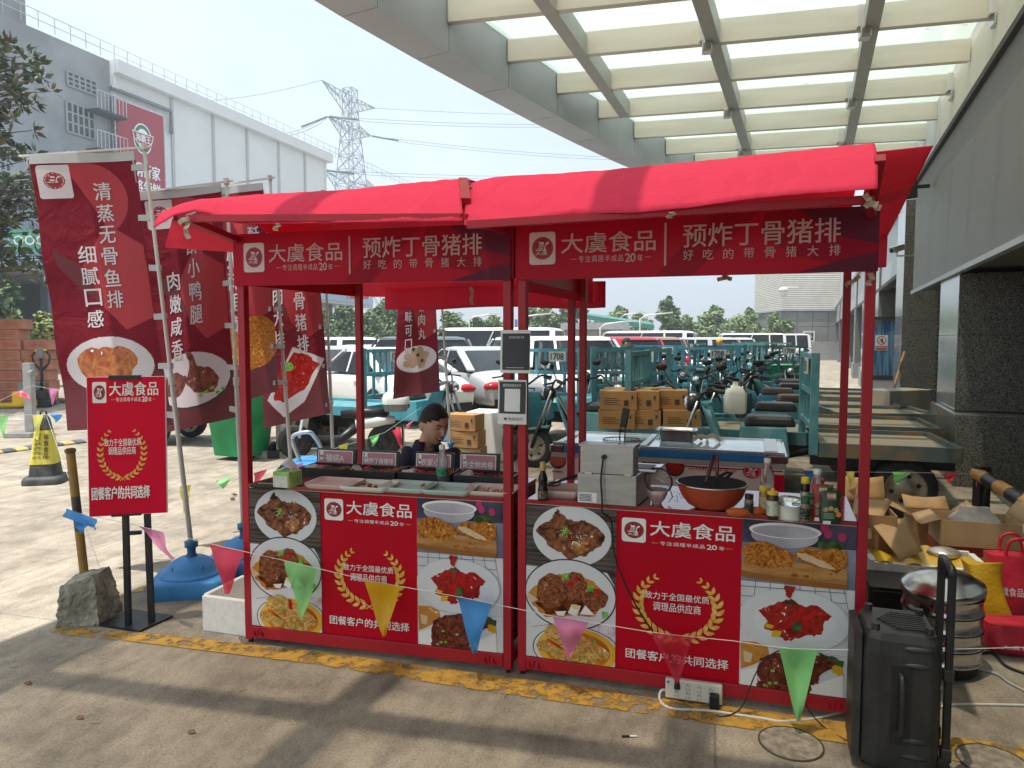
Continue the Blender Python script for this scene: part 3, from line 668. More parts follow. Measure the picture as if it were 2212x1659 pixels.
sh.poly([(cx - .23 * w, cy + .10 * w), (cx + .23 * w, cy + .10 * w), (cx + .2 * w, cy - .02 * w), (cx + .12 * w, cy - .1 * w), (cx - .12 * w, cy - .1 * w), (cx - .2 * w, cy - .02 * w)], WHITE)
sh.poly([(cx - .21 * w, cy + .085 * w), (cx + .21 * w, cy + .085 * w), (cx + .18 * w, cy - .02 * w), (cx + .11 * w, cy - .085 * w), (cx - .11 * w, cy - .085 * w), (cx - .18 * w, cy - .02 * w)], BR)
sh.text('海霸王', cx - .16 * w, cy - .06 * w, cx + .16 * w, cy + .07 * w, WHITE, .03); sh.build('emblem', bb)
sh = Sheet(fr, .012, .03); sh.text('火锅行家', s0 + .12 * w, zt - w * 1.17, s1 - .12 * w, zt - w * .93, WHITE, .03); sh.text('料将领鲜', s0 + .12 * w, zt - w * 1.47, s1 - .12 * w, zt - w * 1.23, WHITE, .03); sh.build('lettering', bb)
sh = Sheet(fr, .012, .03)
FM1 = foodmat('billboard food', [(.5, .35, .2), (.6, .2, .08), (.75, .7, .6)], 5)
for i in range(2):
    for j in range(2): sh.rect(s0 + w * (.14 + .38 * i), zt - w * (1.95 + .34 * j), s0 + w * (.46 + .38 * i), zt - w * (1.66 + .34 * j), FM1)
sh.build('food_picture', bb)
# ================================================================ the two red food stalls
def fabmat(name, c, tl=.3):
    M_, t, p, o = newmat(name); n, l = t.nodes, t.links.new
    p.inputs['Base Color'].default_value = c + (1,); p.inputs['Roughness'].default_value = .85; p.inputs['Specular IOR Level'].default_value = .15
    tr = n.new('ShaderNodeBsdfTranslucent'); tr.inputs[0].default_value = c + (1,); m = n.new('ShaderNodeMixShader'); m.inputs[0].default_value = tl
    z = n.new('ShaderNodeTexNoise'); z.inputs['Scale'].default_value = 260; co = n.new('ShaderNodeTexCoord'); l(co.outputs['Object'], z.inputs['Vector'])
    z2 = n.new('ShaderNodeTexNoise'); z2.inputs['Scale'].default_value = 5; z2.inputs['Detail'].default_value = 3; z2.inputs['Distortion'].default_value = 1.2; l(co.outputs['Object'], z2.inputs['Vector'])
    ad = n.new('ShaderNodeMath'); ad.operation = 'MULTIPLY_ADD'; ad.inputs[1].default_value = 14; l(z2.outputs[0], ad.inputs[0]); l(z.outputs[0], ad.inputs[2])
    b = n.new('ShaderNodeBump'); b.inputs['Strength'].default_value = .35; b.inputs['Distance'].default_value = .004; l(ad.outputs[0], b.inputs['Height']); l(b.outputs[0], p.inputs['Normal'])
    l(p.outputs[0], m.inputs[1]); l(tr.outputs[0], m.inputs[2]); l(m.outputs[0], o.inputs[0]); return M_
AWN = fabmat('red awning cloth', (.95, .065, .145), .22)
STRAP = mat('cream strap', (.55, .45, .36), .8, var=.1)
WDIR = Vector((.352, .936, 0)).normalized(); DEP = 1.13
class Stall: pass
def mkframe(pl, pr):
    s = Stall(); s.P = Vector((pl.x, pl.y, 0)); e = Vector((pr.x, pr.y, 0)); s.L = (e - s.P).length; s.U = (e - s.P).normalized(); s.N = Vector((s.U.y, -s.U.x, 0)); s.W = WDIR
    s.at = lambda u, d, z: s.P + s.U * u + s.W * d + ZU * z
    s.fr = frame(s.P - s.N * .006, s.U, ZU, s.N)
    def uv(x, y):
        p = hit(x, y, s.P - s.N * .004, s.N) - s.P; return p.dot(s.U), p.z
    s.uv = uv; return s
S1 = mkframe(G(530, 1388), G(1104, 1457)); S2 = mkframe(G(1118, 1457), G(1862, 1563))
KS = S2.L / S1.L
def r2(bx, by, sc, st): return lambda x, y: st.uv((bx + x / sc) / 1.8517, (by + y / sc) / 1.8517)
qd = S2.uv; q3 = r2(2048, 1792, 2.1602, S2); q4 = r2(3072, 1792, 2.1602, S2); q7 = r2(2732, 2304, 1.6193, S2)
_q1 = r2(1024, 1792, 2.1602, S1); q1 = lambda x, y: (_q1(x, y)[0] * KS, _q1(x, y)[1])
GLAZE = foodmat('glazed chop print', [(.03, .004, .003), (.10, .009, .006), (.26, .03, .010), (.07, .006, .005), (.20, .03, .010), (.40, .14, .06)], 26)
PATTY = foodmat('patty print', [(.08, .02, .01), (.30, .08, .025), (.16, .03, .012), (.42, .14, .05)], 48)
ROLL = foodmat('fried roll print', [(.38, .15, .02), (.66, .36, .07), (.52, .25, .04), (.78, .54, .18)], 40)
CRUMB = foodmat('breaded cutlet print', [(.24, .05, .006), (.58, .19, .015), (.38, .09, .008), (.70, .30, .04)], 55)
CHICK = foodmat('red chicken print', [(.22, .006, .006), (.50, .02, .012), (.34, .010, .008), (.60, .06, .03), (.52, .03, .02)], 34)
BRAISE = foodmat('braised leg print', [(.05, .008, .006), (.16, .02, .012), (.09, .012, .008), (.28, .06, .03)], 36)
MEATW = foodmat('white meat print', [(.66, .48, .28), (.78, .64, .45), (.72, .55, .36)], 40)
WOODP = mat('dark plank print', (.045, .035, .032), .4, c2=(.14, .115, .10), sc=5, stretch=(.6, .6, 14), lo=.4, hi=.6)
BOARDP = mat('board print', (.42, .19, .06), .4, c2=(.52, .27, .10), sc=6, stretch=(1, 1, 6))
NIGHT = mat('dusk print', (.025, .02, .035), .4, c2=(.10, .09, .15), sc=5)
BROTH = mat('broth print', (.50, .04, .005), .4, c2=(.72, .34, .03), sc=7)
PLATE = mat('plate print', (.76, .77, .79), .4, c2=(.69, .70, .73), sc=3)
CLOTHP = mat('cloth print', (.66, .66, .68), .4, c2=(.75, .75, .77), sc=3)
LINE = mat('thin dark line print', (.05, .05, .05), .4, var=.05); GREENP = mat('scallion print', (.10, .36, .04), .4, c2=(.3, .55, .12), sc=40)
PINKP = mat('petal print', (.58, .36, .46), .4, c2=(.78, .70, .76), sc=14); SAUCE = mat('dark sauce print', (.05, .012, .006), .35, c2=(.2, .05, .01), sc=20)
YELP = mat('yellow pepper print', (.75, .42, .02), .4, var=.1); REDPEP = mat('red pepper print', (.5, .015, .015), .35, var=.15, sc=30); DKG = mat('dark green print', (.03, .06, .02), .4, c2=(.1, .14, .05), sc=30)
BOWLP = mat('bowl print', (.42, .40, .47), .4, c2=(.56, .54, .6), sc=4)
def capsule(q, x0, y0, x1, y1, r, n=9, j=0, seed=0):
    rr = random.Random(seed); a = math.atan2(y1 - y0, x1 - x0); pts = []
    for k in range(n): t = a + math.pi / 2 + math.pi * k / (n - 1); pts.append((x0 + r * math.cos(t) * (1 + rr.uniform(-j, j)), y0 + r * math.sin(t) * (1 + rr.uniform(-j, j))))
    for f in (.25, .5, .75): x, y = x0 + (x1 - x0) * f, y0 + (y1 - y0) * f; pts.append((x + r * math.cos(a - math.pi / 2) * (1 + rr.uniform(-j, j)), y + r * math.sin(a - math.pi / 2)))
    for k in range(n): t = a - math.pi / 2 + math.pi * k / (n - 1); pts.append((x1 + r * math.cos(t) * (1 + rr.uniform(-j, j)), y1 + r * math.sin(t)))
    for f in (.75, .5, .25): x, y = x0 + (x1 - x0) * f, y0 + (y1 - y0) * f; pts.append((x + r * math.cos(a + math.pi / 2), y + r * math.sin(a + math.pi / 2) * (1 + rr.uniform(-j, j))))
    return [q(*p) for p in pts]
def rough(pts, a, seed, m=4):
    rr = random.Random(seed); out = []
    for i, p in enumerate(pts):
        n = pts[(i + 1) % len(pts)]
        for k in range(m): f = k / m; out.append((p[0] + (n[0] - p[0]) * f + rr.uniform(-a, a), p[1] + (n[1] - p[1]) * f + rr.uniform(-a, a)))
    return out
U0, U1, U2, U3 = .042, qd(1330, 1300)[0], qd(1600, 1300)[0], S2.L - .042
ZT, ZB = .838, .100
def pic_glazed(s):
    zb = q3(0, 1000)[1]; s.rect(U0, zb, U1, ZT, WOODP)
    c, e = q3(515, 760), q3(868, 1010); s.ell(c[0], c[1], abs(e[0] - c[0]) * .97, (c[1] - q3(515, 1020)[1]), PLATE, n=48, clip=(U0, ZB, U1, ZT))
    T = [(395, 522), (430, 570), (470, 605), (550, 640), (600, 612), (650, 645), (740, 680), (800, 760), (790, 820), (700, 890), (640, 925), (560, 950), (490, 965), (420, 900), (340, 870), (280, 790), (205, 715), (240, 670), (340, 620), (372, 555)]
    s.poly([q3(*p) for p in rough(T, 9, 3)], GLAZE)
    s.poly([q3(*p) for p in rough([(520, 800), (640, 790), (690, 860), (600, 920), (510, 860)], 10, 5)], foodmat('browned glaze print', [(.18, .03, .01), (.5, .2, .05), (.3, .07, .02), (.62, .34, .12)], 40))
    for k in range(22): rr = random.Random(k); a = rr.uniform(0, 6.3); x, y, r_ = 458 + rr.gauss(0, 22), 735 + rr.gauss(0, 20), rr.uniform(18, 42); s.line(q3(x, y), q3(x + r_ * math.cos(a), y + r_ * math.sin(a)), .0035, GREENP if k % 3 else mat('pale scallion print', (.45, .66, .25), .4, var=.1)); s.o -= s.step * .8
    rr = random.Random(4)
    for k in range(26): x, y = 590 + rr.gauss(0, 30), 770 + rr.gauss(0, 22); p = q3(x, y); s.ell(p[0], p[1], .0022, .0016, WHITE, n=6); s.o -= s.step
def pic_patty(s):
    za = q3(0, 990)[1]; zb = q3(0, 1480)[1]; s.rect(U0, zb, U1, q3(0, 1000)[1], PLATE)
    s.poly([q3(760, 1020), q3(905, 1040), q3(905, 1270), q3(880, 1180), q3(830, 1090)], WOODP)
    c = q3(500, 1265); s.ell(c[0], c[1], q3(905, 1265)[0] - c[0], c[1] - q3(500, 1570)[1], LINE, n=56, clip=(U0, zb, U1, c[1] + .2)); s.ell(c[0], c[1], q3(893, 1265)[0] - c[0], c[1] - q3(500, 1558)[1], PLATE, n=56, clip=(U0, zb, U1, c[1] + .2))
    s.poly([q3(*p) for p in rough([(140, 1250), (240, 1160), (420, 1090), (560, 1080), (700, 1150), (820, 1290), (720, 1450), (480, 1450), (300, 1465), (180, 1360)], 10, 8)], mat('sauce yellow print', (.62, .36, .06), .4, c2=(.5, .1, .01), sc=9))
    s.poly([q3(*p) for p in rough([(200, 1330), (350, 1300), (620, 1290), (760, 1400), (480, 1430), (300, 1440)], 8, 9)], SAUCE)
    for (x, y, rx, ry, sd) in ((720, 1305, 110, 92, 3), (545, 1200, 104, 132, 2), (345, 1232, 132, 150, 1)):
        s.poly([q3(x + rx * (1 + .05 * math.sin(5 * t + sd)) * math.cos(t), y + ry * (1 + .04 * math.sin(7 * t + sd)) * math.sin(t)) for t in [i * .157 for i in range(40)]], PATTY)
    for (x, y, k) in ((510, 1170, 40), (745, 1240, 30), (560, 1120, 24)): s.poly([q3(x - k, y + 12), q3(x, y - 30), q3(x + k * .8, y - 8), q3(x + k * .3, y + 34)], REDPEP)
    for (x, y) in ((680, 1208), (803, 1437), (470, 1105)): s.poly([q3(x - 25, y - 26), q3(x + 26, y - 22), q3(x + 22, y + 26), q3(x - 22, y + 30)], GREENP)
    s.poly([q3(485, 1420), q3(520, 1345), q3(598, 1360), q3(560, 1452)], WHITE); p = q3(553, 1368); s.ell(p[0], p[1], .018, .012, mat('yolk print', (.78, .6, .2), .4, var=.05))
    s.poly([q3(590, 1430), q3(635, 1352), q3(718, 1440)], WHITE); s.poly([q3(375, 1405), q3(475, 1402), q3(450, 1445), q3(400, 1440)], WHITE); s.poly([q3(138, 1230), q3(230, 1300), q3(180, 1330), q3(140, 1290)], MEATW)
def pic_roll(s):
    zt = q3(0, 1478)[1]; s.rect(U0, ZB, U1, zt - .001, CLOTHP)
    s.line(q1(110, 1245), q1(120, 1300), .002, LINE); s.line(q1(5, 1300), q1(190, 1270), .002, LINE)
    s.poly([q1(*p) for p in rough([(440, 1270), (613, 1290), (613, 1400), (560, 1370), (470, 1330)], 14, 5)], PINKP)
    c = q1(310, 1480); R_ = q1(618, 1480)[0] - c[0]
    for k, m in ((1.0, LINE), (.975, PLATE), (.90, mat('amber print', (.75, .42, .05), .4, var=.1)), (.74, BROTH)): s.ell(c[0], c[1] + (.004 if k < .95 else 0), R_ * k, R_ * .56 * k, m, n=56, clip=(U0, ZB, U1, zt - .002))
    for i, t in enumerate(((200, 1310, 470, 1500, 46), (75, 1440, 320, 1580, 40), (140, 1330, 400, 1540, 52), (430, 1440, 500, 1500, 34))): s.poly(capsule(q1, *t, j=.12, seed=i), ROLL)
    s.poly([q1(285, 1300), q1(310, 1310), q1(325, 1390), q1(290, 1390)], REDPEP)
    for (x, y) in ((235, 1385), (185, 1475), (350, 1530), (430, 1400)): s.poly([q1(x - 14, y - 8), q1(x + 10, y - 14), q1(x + 16, y + 8), q1(x - 8, y + 14)], GREENP)
def pic_cutlet(s):
    zb = q4(300, 1190)[1]; s.rect(U2, zb, U3, ZT, NIGHT); s.rect(U2, zb, U3, q4(300, 850)[1], mat('violet cloth print', (.16, .16, .24), .4, c2=(.30, .30, .38), sc=6))
    c = q4(140, 760); s.ell(c[0], c[1], .135, .052, BOWLP, clip=(U2, zb, U3, ZT)); c = q4(145, 715); s.ell(c[0], c[1], .145, .034, WHITE, clip=(U2, zb, U3, ZT)); s.ell(c[0], c[1] - .004, .132, .026, BOWLP, clip=(U2, zb, U3, ZT))
    for (x, y) in ((490, 690), (520, 740), (640, 770)): p = q4(x, y); s.ell(p[0], p[1], .017, .02, mat('magenta print', (.45, .05, .14), .4, var=.1), clip=(U2, zb, U3, ZT))
    p = q4(540, 845); s.ell(p[0], p[1], .05, .025, DKG, jit=.1, seed=4)
    s.poly([q4(*p) for p in [(-236, 975), (200, 980), (683, 1050), (683, 1225), (420, 1200), (-236, 1075)]], BOARDP); s.poly([q4(*p) for p in [(-236, 1100), (-100, 1130), (420, 1200), (683, 1225), (683, 1180), (420, 1150), (-100, 1080), (-236, 1050)]], mat('board edge print', (.30, .12, .035), .4, var=.08))
    s.poly([q4(*p) for p in rough([(-228, 860), (-150, 812), (-60, 800), (20, 822), (110, 850), (180, 900), (235, 960), (200, 1020), (100, 1035), (-60, 1030), (-200, 1000)], 9, 3)], CRUMB)
    s.poly([q4(*p) for p in rough([(205, 905), (300, 860), (450, 870), (600, 875), (683, 890), (683, 1020), (600, 1080), (500, 1050), (350, 1000), (240, 950)], 9, 5)], CRUMB)
    s.poly([q4(*p) for p in rough([(235, 900), (330, 905), (440, 960), (560, 1020), (580, 1048), (480, 1030), (340, 980), (260, 935)], 6, 6)], MEATW)
    for k in range(14): rr = random.Random(k); p = q4(330 + rr.gauss(0, 90), 1095 + rr.gauss(0, 12)); s.ell(p[0], p[1], .007, .005, CRUMB, jit=.2, seed=k, n=9); s.o -= s.step
def pic_chicken(s):
    zt = q4(300, 1190)[1]; zb = q7(700, 480)[1]; s.rect(U2, zb, U3, zt - .001, CLOTHP)
    for k in range(8): s.line(q7(375 + k * 95, 20 + k * 8), q7(340 + k * 110, 260 + k * 20), .0022, LINE)
    for k in range(5): a, b = q7(372, 60 + 62 * k), q7(1058, 110 + 66 * k); s.line(a, (min(b[0], U3), b[1]), .0022, LINE)
    c = q7(715, 285); s.ell(c[0], c[1], .222, .135, PLATE, n=56, clip=(U2, zb, U3, zt)); s.ell(c[0], c[1] - .004, .165, .092, mat('plate well print', (.71, .72, .75), .4, var=.02), n=48)
    T = [(490, 215), (560, 190), (630, 158), (700, 148), (780, 190), (860, 188), (960, 250), (900, 305), (905, 360), (850, 385), (760, 385), (700, 420), (640, 400), (590, 350), (520, 340), (545, 290)]
    s.poly([q7(*p) for p in rough(T, 8, 3)], CHICK)
    for t in (((690, 300), (760, 180), (800, 200), (720, 330)), ((760, 270), (850, 215), (870, 240), (800, 290)), ((650, 300), (720, 285), (700, 330), (645, 345)), ((780, 270), (820, 300), (815, 345), (775, 310))): s.poly([q7(*p) for p in t], REDPEP)
    for t in (((540, 300), (590, 315), (575, 335), (530, 325)), ((580, 345), (640, 350), (625, 388), (570, 385))): s.poly([q7(*p) for p in t], YELP)
    for (x, y, a, b) in ((735, 322, .02, .024), (690, 168, .024, .008)): p = q7(x, y); s.ell(p[0], p[1], a, b, DKG, jit=.12, seed=2)
    s.poly([q7(*p) for p in rough([(652, 55), (730, 60), (705, 110), (690, 140), (668, 125), (660, 90)], 5, 6)], CHICK)
def pic_leg(s):
    zt = q7(700, 480)[1]; s.rect(U2, ZB, U3, zt - .001, PLATE)
    s.poly([q7(*p) for p in [(372, 420), (470, 425), (550, 460), (560, 510), (520, 545), (440, 580), (372, 600)]], foodmat('golden bread print', [(.5, .18, .03), (.72, .42, .12), (.62, .28, .06)], 20)); s.poly([q7(*p) for p in [(390, 480), (450, 500), (440, 560), (395, 550)]], MEATW)
    s.poly([q7(*p) for p in rough([(880, 500), (960, 520), (1035, 545), (1035, 660), (960, 600), (880, 560)], 8, 4)], DKG); s.poly([q7(*p) for p in rough([(960, 560), (1035, 590), (1035, 670), (970, 620)], 6, 6)], YELP)
    s.poly([q7(*p) for p in [(372, 610), (500, 585), (700, 610), (860, 700), (1035, 640), (1035, 835), (372, 745)]], WHITE)
    s.poly([q7(*p) for p in rough([(500, 530), (600, 500), (760, 490), (880, 520), (1000, 560), (960, 600), (880, 640), (870, 690), (830, 710), (820, 780), (760, 800), (640, 795), (530, 770), (480, 740), (475, 660)], 9, 3)], BRAISE)
    for (x, y) in ((530, 705), (560, 690), (600, 690), (580, 610), (700, 640)): p = q7(x, y); s.ell(p[0], p[1], .009, .006, GREENP, n=10, jit=.1, seed=x)
    p = q7(560, 770); s.ell(p[0], p[1], .02, .012, MEATW, jit=.1)
class Scaled(Sheet):
    pass
def tag_text(sh, x0, y0, x1, y1, body, m, bold, q=None):
    a, b = (q or qd)(x0, y0), (q or qd)(x1, y1); sh.text(body, a[0], b[1], b[0], a[1], m, bold)
def tagline(sh, m, x0, y0, x1, y1, q=None):
    q = q or qd; a, b = q(x0, y0), q(x1, y1); w = b[0] - a[0]; h = a[1] - b[1]
    sh.text('专注调理半成品', a[0], b[1] + h * .1, a[0] + w * .70, a[1] - h * .1, m, .005, 1.15); sh.text('20', a[0] + w * .73, b[1], a[0] + w * .885, a[1], m, .03, .9); sh.text('年', a[0] + w * .915, b[1], b[0], a[1] - h * .15, m, .005)
    mid = (a[1] + b[1]) / 2; sh.rect(a[0] - w * .13, mid - .001, a[0] - w * .025, mid + .001, GOLD); sh.rect(b[0] + w * .025, mid - .001, b[0] + w * .13, mid + .001, GOLD)
def awning(st, root, low, up, nm='awning', dy=.38, rear=None):
    """cloth draped from front hem over the crease and back to the rear hem; rows of real points"""
    import bisect
    def row(pts):
        def f(t):
            xs = [p[0] for p in pts]; x = xs[0] + (xs[-1] - xs[0]) * t; i = min(max(bisect.bisect_right(xs, x) - 1, 0), len(pts) - 2)
            k = (x - xs[i]) / (xs[i + 1] - xs[i]); k = k * k * (3 - 2 * k) if False else k
            return Vector(A(x, pts[i][1] + (pts[i + 1][1] - pts[i][1]) * k, pts[i][2] + (pts[i + 1][2] - pts[i][2]) * k))
        return f
    fl, fu = row(low), row(up)
    from mathutils import noise
    def f(a, b):
        L0, U_ = fl(a), fu(a)
        if b < .3:
            k = b / .3; p = L0.lerp(U_, k); p += st.N * (.028 * math.sin(math.pi * k)) + ZU * .012 * math.sin(math.pi * k)
            p += st.N * .010 * noise.noise(Vector((a * 9, k * 1.5, st.L))) + st.N * .012 * noise.noise(Vector((a * 24 + k * 6, k * 4, 2 + st.L))) + st.N * .005 * noise.noise(Vector((a * 70, k * 14, 5)))
            return p
        k = (b - .3) / .7; ridge = U_ + st.W * .55 + ZU * .05; hem = U_ + st.W * 1.75; hem.z = rear
        if k < .35: return U_.lerp(ridge, k / .35)
        q = (k - .35) / .65; return ridge.lerp(hem, q) - ZU * .05 * math.sin(math.pi * q)
    mb = MB(); mb.grid(f, 90, 34, AWN); return mb.build(nm, root, solid=.003)
def quadcloth(pts, m, nm, root, n=8, sag=.03):
    a, b, c, d = [Vector(p) for p in pts]; mb = MB()
    mb.grid(lambda u, v: (a.lerp(b, u)).lerp(d.lerp(c, u), v) - ZU * sag * 4 * u * (1 - u) * v * (1 - v) * 2, n, n, m); return mb.build(nm, root, solid=.003)
def strap(p, d, l, root, w=.022):
    mb = MB(); d = Vector(d).normalized(); s = d.cross(Vector((0, 1, .01))).normalized() * w / 2; pts = [Vector(p) + d * l * k + Vector((.01 * math.sin(6 * k), .012 * math.sin(9 * k), 0)) for k in (0, .25, .5, .75, 1)]
    mb.add([q - s for q in pts] + [q + s for q in pts], [(i, i + 1, 6 + i, 5 + i) for i in range(4)], STRAP); return mb.build('tie_strap', root, solid=.002)
def make_stall(s, label, sides):
    root = thing('food_stall', label, 'stall', s.P.copy(), 0, 'red food stalls under the canopy')
    bx = lambda mb, u0, u1, d0, d1, z0, z1, m: mb.hexa([s.at(u0, d0, z0), s.at(u1, d0, z0), s.at(u1, d1, z0), s.at(u0, d1, z0)], [s.at(u0, d0, z1), s.at(u1, d0, z1), s.at(u1, d1, z1), s.at(u0, d1, z1)], m)
    L_ = s.L
    for u in (0, L_ - .04):
        for d in (0, DEP - .04): mb = MB(); bx(mb, u, u + .04, d, d + .04, .02, 2.15, RED); bx(mb, u + .01, u + .03, d + .01, d + .03, 0, .02, BLACK); mb.build('post', root, bevel=.003)
    mb = MB(); bx(mb, .041, L_ - .041, -.004, .036, .035, .097, RED); mb.build('base_rail', root, bevel=.003)
    mb = MB()
    for u in (.06, L_ - .06 - .07):
        for k in range(3): mb.tube([s.at(u + .022 * k, -.006, .05), s.at(u + .022 * k, -.006, .075), s.at(u + .011 + .022 * k, -.006, .080 if k % 2 else .045)], .0022, DKRED, 5)
    mb.build('rail_bracket', root)
    for u in (.0, L_ - .04): mb = MB(); bx(mb, u + .006, u + .034, .041, DEP - .041, .04, .08, RED); bx(mb, u + .006, u + .034, .041, DEP - .041, 2.11, 2.148, RED); mb.build('side_rail', root)
    mb = MB(); bx(mb, .041, L_ - .041, DEP - .036, DEP - .004, 2.11, 2.148, RED); bx(mb, .041, L_ - .041, DEP - .036, DEP - .004, .04, .08, RED); mb.build('rear_rail', root)
    mb = MB(); bx(mb, .042, L_ - .042, .0, .51, .842, .862, mat('glossy red counter', (.30, .008, .018), .12, var=.06, sc=3, coat=.4)); mb.build('counter_top', root, bevel=.002)
    for u in (.042, L_ - .06): mb = MB(); bx(mb, u, u + .016, .045, .5, .098, .84, WOODP); mb.build('side_panel', root)
    mb = MB(); bx(mb, .042, L_ - .042, .007, .02, .098, .841, REDP); panel = mb.build('front_panel', root)
    k = L_ / S2.L; base = frame(s.P - s.N * .005, s.U, ZU, s.N); fr = lambda u, v, o: base(u * k, v, o)
    for f, nm in ((pic_glazed, 'glazed chop'), (pic_patty, 'patties'), (pic_roll, 'fried rolls'), (pic_cutlet, 'cutlets on a board'), (pic_chicken, 'red chicken'), (pic_leg, 'braised leg')):
        sh = Sheet(fr, .0005, .0012); sh.clip = (U0, ZB, U1, ZT) if f in (pic_glazed, pic_patty, pic_roll) else (U2, ZB, U3, ZT); f(sh); tag(sh.build('food_picture', panel), 'printed photo of ' + nm)
    sh = Sheet(fr, .0006, .001); a, b = qd(1343.5, 1117), qd(1395, 1176.5); sh.emblem(a[0], b[1] + .008, b[0], a[1]); sh.build('emblem', panel)
    sh = Sheet(fr, .0006, .001); tag_text(sh, 1405, 1124, 1587, 1171, '大虞食品', WHITE, .022); tagline(sh, WHITE, 1426, 1168, 1565, 1190)
    tag_text(sh, 1393.5, 1275, 1532, 1305, '致力于全国最优质', WHITE, .006); tag_text(sh, 1411, 1298, 1513.5, 1328, '调理品供应商', WHITE, .006); tag_text(sh, 1352, 1398, 1573, 1447, '团餐客户的共同选择', WHITE, .022); sh.build('lettering', panel)
    c = qd(1463, 1312); sh = Sheet(fr, .0003, .001); sh.wreath(c[0], c[1] + .005, .172, .150, GOLD, .115); sh.build('wreath', panel)
    mb = MB(); bx(mb, .0425, L_ - .0425, .003, .006, .8385, .8415, mat('cream edge trim', (.6, .45, .42), .4, var=.1)); mb.build('edge_trim', root)
    # header
    mb = MB(); bx(mb, -.004, L_ + .004, -.016, -.002, 1.892, 2.155, REDH); hd = mb.build('header_panel', root, bevel=.002)
    bh = frame(s.P - s.W * .016, s.U, ZU, s.N); fh = lambda u, v, o: bh(u * k, v, o); Lh = S2.L
    sh = Sheet(fh, .0003, .0012)
    sh.poly([(Lh * .57, 2.154), (Lh * .70, 2.154), (Lh * .52, 1.893), (Lh * .42, 1.893)], DKRED); sh.poly([(Lh * .72, 2.154), (Lh + .003, 2.154), (Lh + .003, 1.893), (Lh * .80, 1.96), (Lh * .70, 2.06)], DKRED)
    sh.poly([(Lh * .80, 2.154), (Lh + .003, 2.154), (Lh + .003, 2.0), (Lh * .90, 2.04)], PLUM); sh.poly([(Lh * .80, 1.893), (Lh + .003, 1.893), (Lh + .003, 1.97), (Lh * .93, 1.95)], PLUM)
    sh.build('header_print', hd)
    qh = lambda x, y: (lambda p: ((p - s2P).dot(S2.U), p.z))(hit(x, y, s2P, S2.N)); s2P = S2.P - S2.W * .016
    sh = Sheet(fh, .0003, .0028); a, b = qh(1144, 503), qh(1200, 571); sh.emblem(a[0], b[1], b[0], a[1], white=mat('emblem white', (.68, .60, .60), .4, var=.02)); sh.build('emblem', hd)
    sh = Sheet(fh, .0003, .0028); tag_text(sh, 1213, 505, 1416, 541, '大虞食品', WHITEH, .012, qh); tagline(sh, WHITEH, 1250, 551, 1389, 565, qh); a, b = qh(1436, 482), qh(1439, 574); sh.rect(a[0], b[1], b[0], a[1], WHITEH)
    tag_text(sh, 1476, 485, 1815, 523, '预炸丁骨猪排', WHITEH, .012, qh); a, b = qh(1476, 540), qh(1812, 552)
    for i, ch in enumerate('好吃的带骨猪大排'): x0 = a[0] + (b[0] - a[0]) * (i / 7.45); sh.text(ch, x0, b[1], x0 + (b[0] - a[0]) * .068, a[1], WHITEH, -.004)
    sh.build('lettering', hd)
    for u, on in ((-.012, sides[0]), (L_ + .002, sides[1])):
        if on: mb = MB(); bx(mb, u, u + .01, .0, DEP, 1.90, 2.152, REDH); mb.build('side_header', root)
    return root
stall1 = make_stall(S1, 'left red food stall with bento boxes and trays on its counter', (True, True))
stall2 = make_stall(S2, 'right red food stall with the wok, steel fryer and sauce bottles on its counter', (True, False))
low1 = [(332, 492, 3.28), (352, 478, 3.28), (378, 464, 3.29), (420, 454, 3.30), (455, 461, 3.29), (493, 479, 3.26), (533, 483, 3.23), (640, 482, 3.15), (738, 480, 3.08), (870, 478, 3.0), (1000, 477, 2.93)]
up1 = [(370, 451, 3.55), (400, 441, 3.60), (440, 431, 3.62), (480, 426, 3.62), (560, 419, 3.58), (640, 415, 3.53), (738, 409, 3.47), (870, 396, 3.39), (1003, 384, 3.30)]
low2 = [(1003, 485, 2.93), (1040, 487, 2.92), (1078, 488, 2.9), (1151, 475, 2.86), (1238, 461, 2.82), (1310, 459, 2.78), (1368, 459, 2.75), (1475, 449, 2.70), (1625, 428, 2.63), (1742, 418, 2.59), (1896, 407, 2.53)]
up2 = [(1018, 396, 3.30), (1038, 387, 3.30), (1061, 381, 3.29), (1180, 374, 3.24), (1300, 367, 3.19), (1475, 350, 3.11), (1625, 334, 3.05), (1752, 322, 2.99), (1889, 308, 2.93)]
awning(S1, stall1, low1, up1, rear=1.93); awning(S2, stall2, low2, up2, rear=2.12)
mb = MB(); a, b = S1.at(.0, DEP + .35, 0), S1.at(S1.L + .1, DEP + .35, 0)
mb.grid(lambda u, v: a.lerp(b, u) + ZU * (2.0 - v * (.17 + .01 * math.sin(9 * u))) + S1.W * .012 * math.sin(14 * u), 24, 3, AWN); mb.build('rear_valance', stall1, solid=.003)
mb = MB(); a, b = S1.at(S1.L + .02, .02, 0), S1.at(S1.L + .02, DEP + .33, 0); mb.grid(lambda u, v: a.lerp(b, u) + ZU * (2.12 - v * .27), 12, 3, AWN); mb.build('end_valance', stall1, solid=.003)
quadcloth([A(372, 472, 3.38), S1.at(.0, .0, 2.15), S1.at(0, DEP, 2.14), A(357, 534, 4.5)], AWN, 'side_wing', stall1, sag=.02)
quadcloth([A(1886, 328, 2.80), A(2016, 314, 2.62), A(1915, 513, 4.6), S2.at(S2.L, DEP, 2.15)], AWN, 'side_wing', stall2, n=12, sag=.05)
quadcloth([A(1886, 478, 4.35), A(1917, 513, 4.35), A(1914, 577, 4.35), A(1880, 580, 4.35)], AWN, 'side_flap', stall2)
